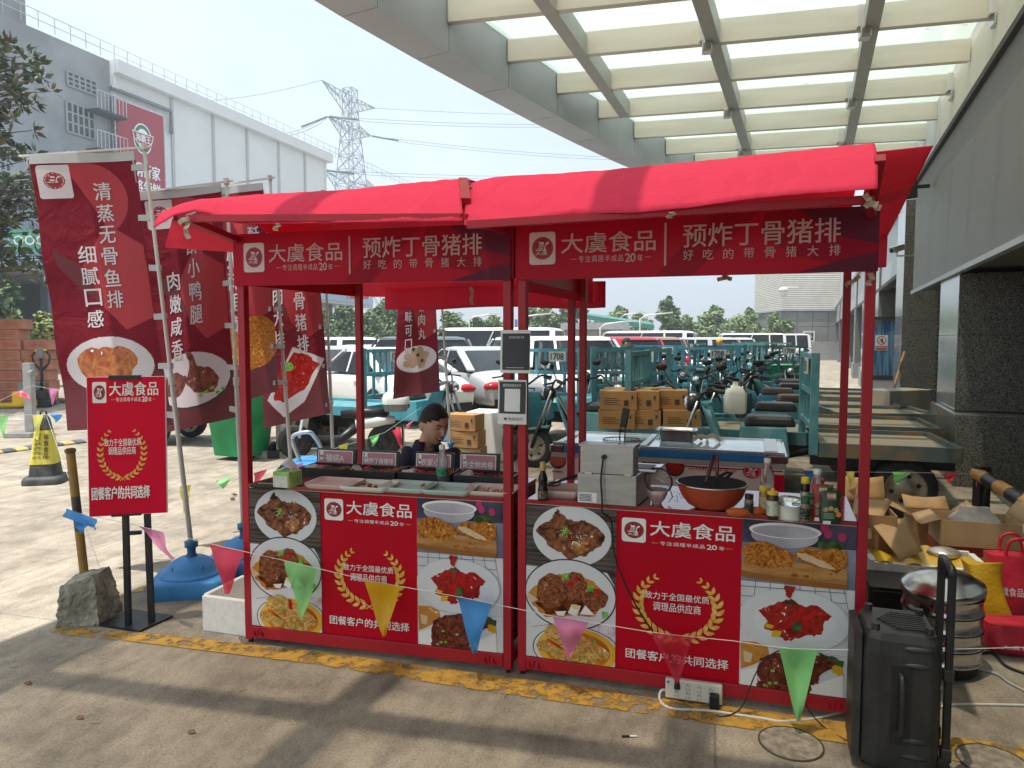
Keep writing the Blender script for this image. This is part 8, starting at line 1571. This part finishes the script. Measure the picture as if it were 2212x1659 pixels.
# workers in the yard
def stander(lb, x, y, shirt, trs, capm=None, yaw=0):
    v = lambda a, b, z: (x + a, y + b, z); person('person', lb, (x, y, 0), Vector(v(0, -.04, 1.52)), rad(yaw), rad(12), dict(neck=v(0, 0, 1.38), chest=v(0, 0, 1.20), pelvis=v(0, .02, .90), shl=v(-.18, 0, 1.34), shr=v(.18, 0, 1.34), ell=v(-.25, -.08, 1.08), elr=v(.24, -.10, 1.08), wrl=v(-.2, -.32, 1.0), wrr=v(.18, -.34, 1.0), hpl=v(-.09, .02, .86), hpr=v(.09, .02, .86), knl=v(-.1, -.03, .48), knr=v(.1, 0, .48), anl=v(-.1, .02, .09), anr=v(.1, .04, .09)), shirt, trs, hairm=capm or HAIR, voxel=.012, collar=False, hat=bool(capm))
stander('person in a yellow shirt and yellow cap standing among the carts', 6.35, 21.8, mat('yellow shirt', (.66, .42, .02), .8), mat('grey trousers', (.1, .1, .1), .8), mat('yellow cap cloth', (.72, .40, .02), .7), 60); stander('person in a dark top behind the tall cart gates', 2.7, 16.8, mat('dark top', (.04, .04, .05), .8), mat('grey trousers', (.1, .1, .1), .8), None, 80)
# ================================================================ trees, pylon, far buildings
LEAF = [mat('leaf ' + a, tuple(v * 1.15 for v in c), .55, c2=d, sc=1.3, lo=.35, hi=.65) for a, c, d in (('dark', (.04, .075, .026), (.09, .14, .05)), ('mid', (.10, .16, .05), (.19, .26, .10)), ('light', (.15, .22, .07), (.25, .32, .13)), ('olive', (.16, .17, .03), (.26, .24, .05)), ('glossy', (.035, .07, .022), (.16, .11, .045)))]
BARK = mat('bark', (.10, .085, .07), .9, var=.25, sc=9, bump=.6)
def treemesh(seed, h, w, trunk, n, leaf, m1, m2, lobes=9, cone=0, open_=.0):
    q = random.Random(seed); L_ = []; ch = h - trunk
    for i in range(lobes):
        f = (i + .5) / lobes; rr = w * (1 - cone * f) * math.sqrt(max(.1, 1 - (2 * f - .85) ** 2 * .85)); a = q.uniform(0, 6.28); d = rr * q.uniform(.15, .62)
        L_.append((Vector((d * math.cos(a), d * math.sin(a), trunk + ch * (.1 + .82 * f))), rr * q.uniform(.42, .62)))
    cr = MB()
    for i in range(n):
        c, r = q.choice(L_); d = Vector((q.gauss(0, 1), q.gauss(0, 1), q.gauss(0, 1))).normalized(); p = c + d * r * (q.random() ** .45) * Vector((1, 1, .85)).length / 1.65
        s = leaf * q.uniform(.6, 1.4); u = Vector((q.gauss(0, 1), q.gauss(0, 1), q.gauss(0, .6))).normalized(); v = u.cross(d + Vector((0, 0, .4))).normalized() if abs(u.dot(d)) < .95 else u.orthogonal(); m = m1 if q.random() < .62 else m2
        cr.add([p - u * s, p - v * s * .5, p + u * s, p + v * s * .5], [(0, 1, 2, 3)], m)
    tk = MB(); tk.tube([(0, 0, 0), (.02 * w, 0, trunk * .6), (0, .03 * w, trunk + ch * .45), (.03 * w, 0, trunk + ch * .85)], [.05 * h * .45, .035 * h * .45, .02 * h * .45, .01], BARK, 8)
    for c, r in L_: tk.tube([(0, 0, max(trunk * .7, c.z - r * 1.5)), c * .6 + Vector((0, 0, c.z * .35)), c], [.012 * h * .5, .009 * h * .5, .004], BARK, 5)
    return cr, tk
def maketree(label, loc, *a, name='tree', cat='tree', group=None):
    t = thing(name, label, cat, loc, 0, group); cr, tk = treemesh(*a); cr.build('crown', t, False); tk.build('trunk', t, False); return t
D_ = lambda x, Y: A(x, 732, Y).x
TA = maketree('tall irregular dark tree standing above the carts at the far side', (D_(1443, 60), 60, 0), 3, 6.2, 1.5, 1.6, 2300, .20, LEAF[0], LEAF[1], 12, .25)
TB = maketree('round bright green tree, left of the pair near the end wing', (D_(1536, 62), 62, 0), 5, 5.2, 1.9, 1.3, 3200, .22, LEAF[1], LEAF[2], 12); TC_ = maketree('round dark clipped tree behind the pork chop banner', (D_(738, 48), 48, 0), 8, 3.9, 1.6, .8, 3000, .16, LEAF[0], LEAF[1], 10)
for src, x, Y, s, lb in ((TB, 1616, 66, 1.0, 'round bright green tree nearest the end wing'), (TB, 1478, 66, .85, 'green tree just right of the tall dark tree'), (TB, 1332, 68, 1.05, 'green tree behind the green roofed shelter'), (TB, 1385, 72, .95, 'pale green tree between the shelter and the tall dark tree'), (TB, 1675, 60, .85, 'small green tree against the corner of the end wing'), (TA, 1238, 58, 1.05, 'thin dark tree seen between the second pair of posts'), (TB, 1175, 60, 1.0, 'dense green tree right of the middle posts'), (TA, 1145, 62, .9, 'dark tree behind the payment posters'), (TC_, 812, 50, 1, 'round clipped tree right of the left rear post'), (TC_, 795, 46, .85, 'small clipped tree behind the left rear post'), (TC_, 857, 52, 1.0, 'round clipped tree left of the meatball banner'), (TC_, 968, 47, .9, 'round clipped tree right of the meatball banner'), (TB, 838, 62, 1.15, 'tall bright tree behind the clipped trees'), (TB, 1062, 58, .8, 'green tree above the white van, right'), (TC_, 1028, 56, 1.0, 'clipped tree above the white van, left'), (TC_, 700, 50, .95, 'clipped tree beside the fourth banner pole'), (TC_, 14, 27, 1.0, 'round clipped tree at the left edge above the cartons'), (TB, 1560, 72, .8, 'pale tree between the two round green trees')): dup(src, (D_(x, Y), Y, 0), q.uniform(0, 6), lb, 'trees around the yard', scale=s * (.88 if Y > 55 else 1))
TA.scale = TB.scale = (.9, .9, .88)
maketree('yellow green shrub behind the pink cartons', (D_(95, 24), 24, 0), 12, 2.7, .95, .3, 2200, .11, LEAF[3], LEAF[1], 8, name='shrub', cat='shrub')
t = thing('magnolia_tree', 'big glossy leaved tree with bronze undersides at the left edge', 'tree', (-12.9, 16.2, 0)); cr, tk = MB(), MB(); qm = random.Random(21); tk.tube([(0, 0, 0), (.1, 0, 2.5), (.0, 0, 5), (.2, 0, 8)], [.2, .16, .11, .03], BARK, 8)
for k in range(460):
    z = qm.uniform(3.0, 8.5); a = qm.uniform(-2.0, 2.0) if qm.random() < .75 else qm.uniform(0, 6.28); r = qm.uniform(.5, 1.0) * (2.75 - .30 * abs(z - 5.6)) * (1 + .25 * math.sin(z * 2.6)); p = Vector((r * math.cos(a), r * math.sin(a), z)) * Vector((1, 1, 1)).length / 1.732 if k % 3 else Vector((r * .62 * math.cos(a), r * .62 * math.sin(a), z))
    tk.tube([(0.05, 0, max(2.2, z - r * .8)), p * .5 + Vector((0, 0, z * .46)), p], [.035, .02, .008], BARK, 4)
    for j in range(11):
        d = Vector((qm.gauss(0, 1), qm.gauss(0, 1), qm.gauss(.35, .8))).normalized(); s = qm.uniform(.11, .19); v = d.cross(Vector((qm.random(), qm.random(), .3))).normalized(); o = p + d * .05
        cr.add([o, o + d * s * .6 + v * s * .34, o + d * s * 1.5, o + d * s * .6 - v * s * .34], [(0, 1, 2, 3)], LEAF[4] if qm.random() < .6 else LEAF[0])
cr.build('crown', t, False); tk.build('trunk', t, False)
# pylon
PG = mat('galvanised lattice', (.30, .33, .34), .5, .3, var=.1); PC = Vector((-28.2, 126.6, 0)); PD, PN = BD, BN
def pylon(label, C_, s=1.0, r=.09):
    t = thing('power_pylon', label, 'pylon', C_); hw = lambda z: 4.2 - 3.2 * min(1, z / 40) if z < 40 else 1.0 - .02 * (z - 40); zs = [0, 7, 13, 18, 22.5, 26, 28.5, 31, 33.5, 36, 38.5, 41, 43, 45]; mb = MB(); P_ = lambda i, z: PD * (hw(z) * (1 if i in (0, 1) else -1)) * s + PN * (hw(z) * (1 if i in (0, 3) else -1)) * s + ZU * z * s
    for i in range(4):
        for z0, z1 in zip(zs, zs[1:]): mb.bar(P_(i, z0), P_(i, z1), r * 1.5, r * 1.5, PG); mb.bar(P_(i, z0), P_((i + 1) % 4, z1), r, r, PG); mb.bar(P_((i + 1) % 4, z0), P_(i, z1), r, r, PG); mb.bar(P_(i, z1), P_((i + 1) % 4, z1), r, r, PG)
    mb.build('lattice_mast', t, False)
    for z, ln in ((43.4, 7.7), (38.9, 6.2), (29.8, 7.6)):
        for sg in (-1, 1):
            mb = MB(); tip = PD * sg * ln * s + ZU * (z + (.6 if z > 40 else -.3)) * s
            for k in (-1, 1):
                a, b = PD * sg * hw(z) * s + PN * k * hw(z) * s + ZU * z * s, PD * sg * hw(z) * s + PN * k * hw(z) * s + ZU * (z - 2.2) * s; mb.bar(a, tip, r * 1.2, r * 1.2, PG); mb.bar(b, tip, r * 1.2, r * 1.2, PG)
                for f in (.2, .4, .6, .8): mb.bar(a.lerp(tip, f), b.lerp(tip, f - .12), r * .8, r * .8, PG); mb.bar(a.lerp(tip, f), b.lerp(tip, f + .1), r * .8, r * .8, PG)
            for f in (.25, .5, .75): a, b = [PD * sg * hw(z) * s + PN * k * hw(z) * s + ZU * z * s for k in (-1, 1)]; mb.bar(a.lerp(tip, f), b.lerp(tip, f), r * .7, r * .7, PG)
            mb.build('cross_arm', t, False)
    return t
pylon('tall lattice power pylon behind the white cold store', PC); pylon('small distant lattice pylon above the parked cars', Vector((D_(993, 330), 330, -14)), .62, .2)
WIRE = mat('wire grey', (.22, .24, .26), .6); INS = mat('insulator', (.10, .15, .14), .4)
for i, (x0, y0, Y0, x1, y1) in enumerate(((797, 286, 132, 1500, 345), (765, 250, 130, 1420, 262), (808, 234, 133.6, 1500, 240), (800, 360, 131, 1500, 372), (805, 380, 132, 1500, 420), (710, 247, 122, 560, 292), (697, 176, 120, 350, 222), (720, 345, 124, 640, 372))):
    z, ln, sg = ((38.6, 6.2, 1), (38.6, 6.2, -1), (44, 7.7, 1), (29.5, 7.6, -1), (29.5, 7.6, 1), (38.6, 6.2, -1), (44, 7.7, -1), (29.5, 7.6, -1))[i]; a, b = PC + PD * sg * ln + ZU * z, A(x1, y1, Y0 + (4 if x1 > x0 else -8)); t = thing('power_line', 'thin grey power line with insulator string strung from the pylon', 'power line', a, 0, 'power lines from the pylon'); d = (b - a).normalized()
    if i not in (2, 6): mb = MB(); mb.tube([a + d * .2, a + d * 5.0 - ZU * .5], .16, INS, 6); mb.build('insulator', t)
    for dz in ((0, -.5) if i not in (2, 6) else (0,)): mb = MB(); mb.tube([a.lerp(b, k / 8) + ZU * (dz * min(1, k) - .9 * math.sin(math.pi * k / 8)) for k in range(9)], .045, WIRE, 4); mb.build('wire', t)
# loading dock hall, guard house, shelter, lamps, fence
DKB = mat('pale blue fascia', (.34, .48, .62), .5, var=.05, sc=.3); a0, a1 = A(-120, 555, 29), A(800, 655, 72); a0.z = a1.z = 0; dd = (a1 - a0).normalized(); nn = Vector((dd.y, -dd.x, 0)); LD = (a1 - a0).length; t = thing('loading_dock_hall', 'long loading hall with pale blue eaves on dark columns at left', 'building', a0.lerp(a1, .5)); dk = lambda s, o, z: a0 + dd * s + nn * o + ZU * z
def dbox(mb, s0, s1, o0, o1, z0, z1, m): return mb.hexa([dk(s0, o1, z0), dk(s1, o1, z0), dk(s1, o0, z0), dk(s0, o0, z0)], [dk(s0, o1, z1), dk(s1, o1, z1), dk(s1, o0, z1), dk(s0, o0, z1)], m)
mb = MB(); dbox(mb, 0, LD, -9, .3, 5.0, 6.3, DKB); mb.build('eave_fascia', t); mb = MB(); dbox(mb, 0, LD, -9, .25, 4.75, 4.99, CANG); mb.build('soffit', t); mb = MB(); dbox(mb, 0, LD, -9, -7.5, 0, 4.74, mat('dark slate wall', (.06, .075, .09), .6)); mb.build('wall', t); mb = MB(); dbox(mb, 0, LD, -7.4, -.6, 0, 1.15, CONC); mb.build('dock', t)
for k in range(10): mb = MB(); s_ = LD * (.03 + .1 * k); dbox(mb, s_, s_ + .45, -1.2, -.75, 1.16, 4.74, mat('slate column', (.09, .13, .17), .5)); mb.build('column', t); mb = MB(); mb.tube([dk(s_ + .9, .0, 4.8), dk(s_ + .9, -.5, 4.2), dk(s_ + .9, -.5, 0)], .09, mat('downpipe', (.5, .5, .46), .5), 8); mb.build('downpipe', t)
def board(name, lb, x0, y0, x1, y1, Y, m, txt=None, m2=PAPER):
    a, b = A(x0, y0, Y), A(x1, y1, Y); o = thing(name, lb, 'sign', (a.x / 2 + b.x / 2, Y, b.z)); MB().box((0, 0, (a.z - b.z) / 2), (b.x - a.x, .12, a.z - b.z), m).build('board', o, False)
    if txt: w, h = b.x - a.x, a.z - b.z; sh = Sheet(lambda u, v, f: Vector((u, -.065 - f, v)), .01, .005); sh.text(txt, -w * .4, h * .3, w * .4, h * .72, m2, .02); sh.build('lettering', o, False)
board('dock_sign', 'green shop board with round white badges above the dock at the left edge', 22, 495, 112, 545, 31, mat('pale green board', (.10, .33, .22), .5, var=.1), 'OOO'); board('dock_number', 'dark dock sign reading 15 under the blue eaves', 94, 590, 116, 618, 33, mat('slate sign', (.08, .12, .16), .5), '15'); board('roof_sign', 'dark hoarding on the roof of the loading hall left of the rear post', 728, 618, 752, 645, 66, mat('slate sign', (.08, .12, .16), .5)); board('roof_sign', 'red and white hoarding on the roof of the loading hall', 755, 612, 796, 646, 65, mat('red board', (.45, .06, .06), .5), '食品城'); board('notice_board', 'blue notice board on posts behind the white hatchback', 1143, 706, 1162, 738, 40, mat('notice blue', (.10, .20, .42), .5, var=.1), '停车'); board('notice_board', 'small tall blue sign left of the payment posters', 1112, 690, 1118, 720, 45, mat('notice blue', (.10, .20, .42), .5))
g0 = A(1282, 735, 48); t = thing('guard_house', 'grey flat roofed guard house with dark windows behind the hatchbacks', 'building', (g0.x, 48, 0)); MB().box((0, 0, 1.1), (3.6, 3, 2.2), CONC).build('wall', t, False); MB().box((0, 0, 2.45), (4.2, 3.6, .45), mat('grey slab', (.36, .37, .38), .6)).build('roof_slab', t, False)
for x in (-1.2, 0, 1.2): MB().box((x, -1.52, 1.4), (.95, .05, .9), WGL).build('window', t, False)
a, b = A(1268, 690, 56), A(1412, 712, 52); t = thing('shelter', 'long shelter with sloping dark green roof on thin posts', 'shelter', ((a.x + b.x) / 2, 54, 0)); mb = MB(); mb.hexa([a, b, b + Vector((.5, 4, .3)), a + Vector((.5, 4, .3))], [p + ZU * .35 for p in (a, b, b + Vector((.5, 4, .3)), a + Vector((.5, 4, .3)))], mat('green roof sheet', (.05, .19, .15), .5)); mb.build('roof', t)
for k in range(5): p = a.lerp(b, .05 + .22 * k); MB().cyl((p.x, p.y + .3, 0), (p.x, p.y + .3, p.z), .06, ALU, n=6).build('post', t)
for i, (x, yt, Y, s_) in enumerate(((1383, 682, 44, 1), (1297, 700, 40, 1), (1014, 684, 46, 1), (1342, 680, 60, 1), (1120, 684, 44, 1))):
    p = A(x, yt, Y); t = thing('street_lamp', ('street lamp right of the tall dark tree gap, arm to the right', 'street lamp over the guard house roof', 'twin lamp above the white van', 'thin street lamp in the distance behind the shelter', 'street lamp right of the middle posts')[i], 'street lamp', (p.x, Y, 0), 0, 'street lamps around the yard'); mb = MB(); mb.tube([(0, 0, 0), (0, 0, p.z - .2), (.3, 0, p.z), (1.5, 0, p.z + .15)], .05, LAMPW, 6); mb.build('pole', t, False); MB().bar((1.3, 0, p.z + .13), (2.0, 0, p.z + .2), .2, .09, LAMPW).build('lamp_head', t, False)
t = thing('boundary_fence', 'low grey wall with fence posts along the far side of the yard', 'fence', (15, 54, 0)); MB().box((0, 0, .7), (26, .2, 1.4), mat('far wall', (.34, .35, .35), .8, var=.1)).build('wall', t, False); mb = MB()
for k in range(14): mb.cyl((-12.5 + 1.9 * k, 0, 1.4), (-12.5 + 1.9 * k, 0, 2.3), .04, ALU, n=5)
tag(mb.build('fence_post', t, False), kind=None)
FWM = mat('far foliage', (.05, .09, .03), .8, c2=(.10, .15, .06), sc=.6); qq = random.Random(9); mb = MB()
for k in range(5200): x, y = qq.uniform(-90, 120), qq.uniform(95, 130); zz = qq.random() ** .7 * (3.0 + 1.6 * math.sin(x * .21) + 1.0 * math.sin(x * .53)); s = qq.uniform(.35, .8); u = Vector((qq.gauss(0, 1), qq.gauss(0, 1), qq.gauss(0, 1))).normalized(); v = u.orthogonal().normalized(); p = Vector((x, y, zz)); mb.add([p - u * s, p - v * s, p + u * s, p + v * s], [(0, 1, 2, 3)], FWM)
o = mb.build('far_wood', None); tag(o, 'hazy line of distant woodland along the horizon', 'wood', kind='stuff')
# haze -------------------------------------------------------------------------------------
M_ = bpy.data.materials.new('haze'); M_.use_nodes = True; n_ = M_.node_tree.nodes; n_.clear(); o = n_.new('ShaderNodeOutputMaterial'); v = n_.new('ShaderNodeVolumePrincipled'); v.inputs['Color'].default_value = (.85, .92, 1, 1); v.inputs['Density'].default_value = .0024; v.inputs['Anisotropy'].default_value = .3; M_.node_tree.links.new(v.outputs[0], o.inputs['Volume'])
mb = MB(); mb.box((0, 250, 29), (820, 760, 62), M_); o = mb.build('haze'); tag(o, 'thin summer haze filling the air over the yard', 'haze', kind='stuff')
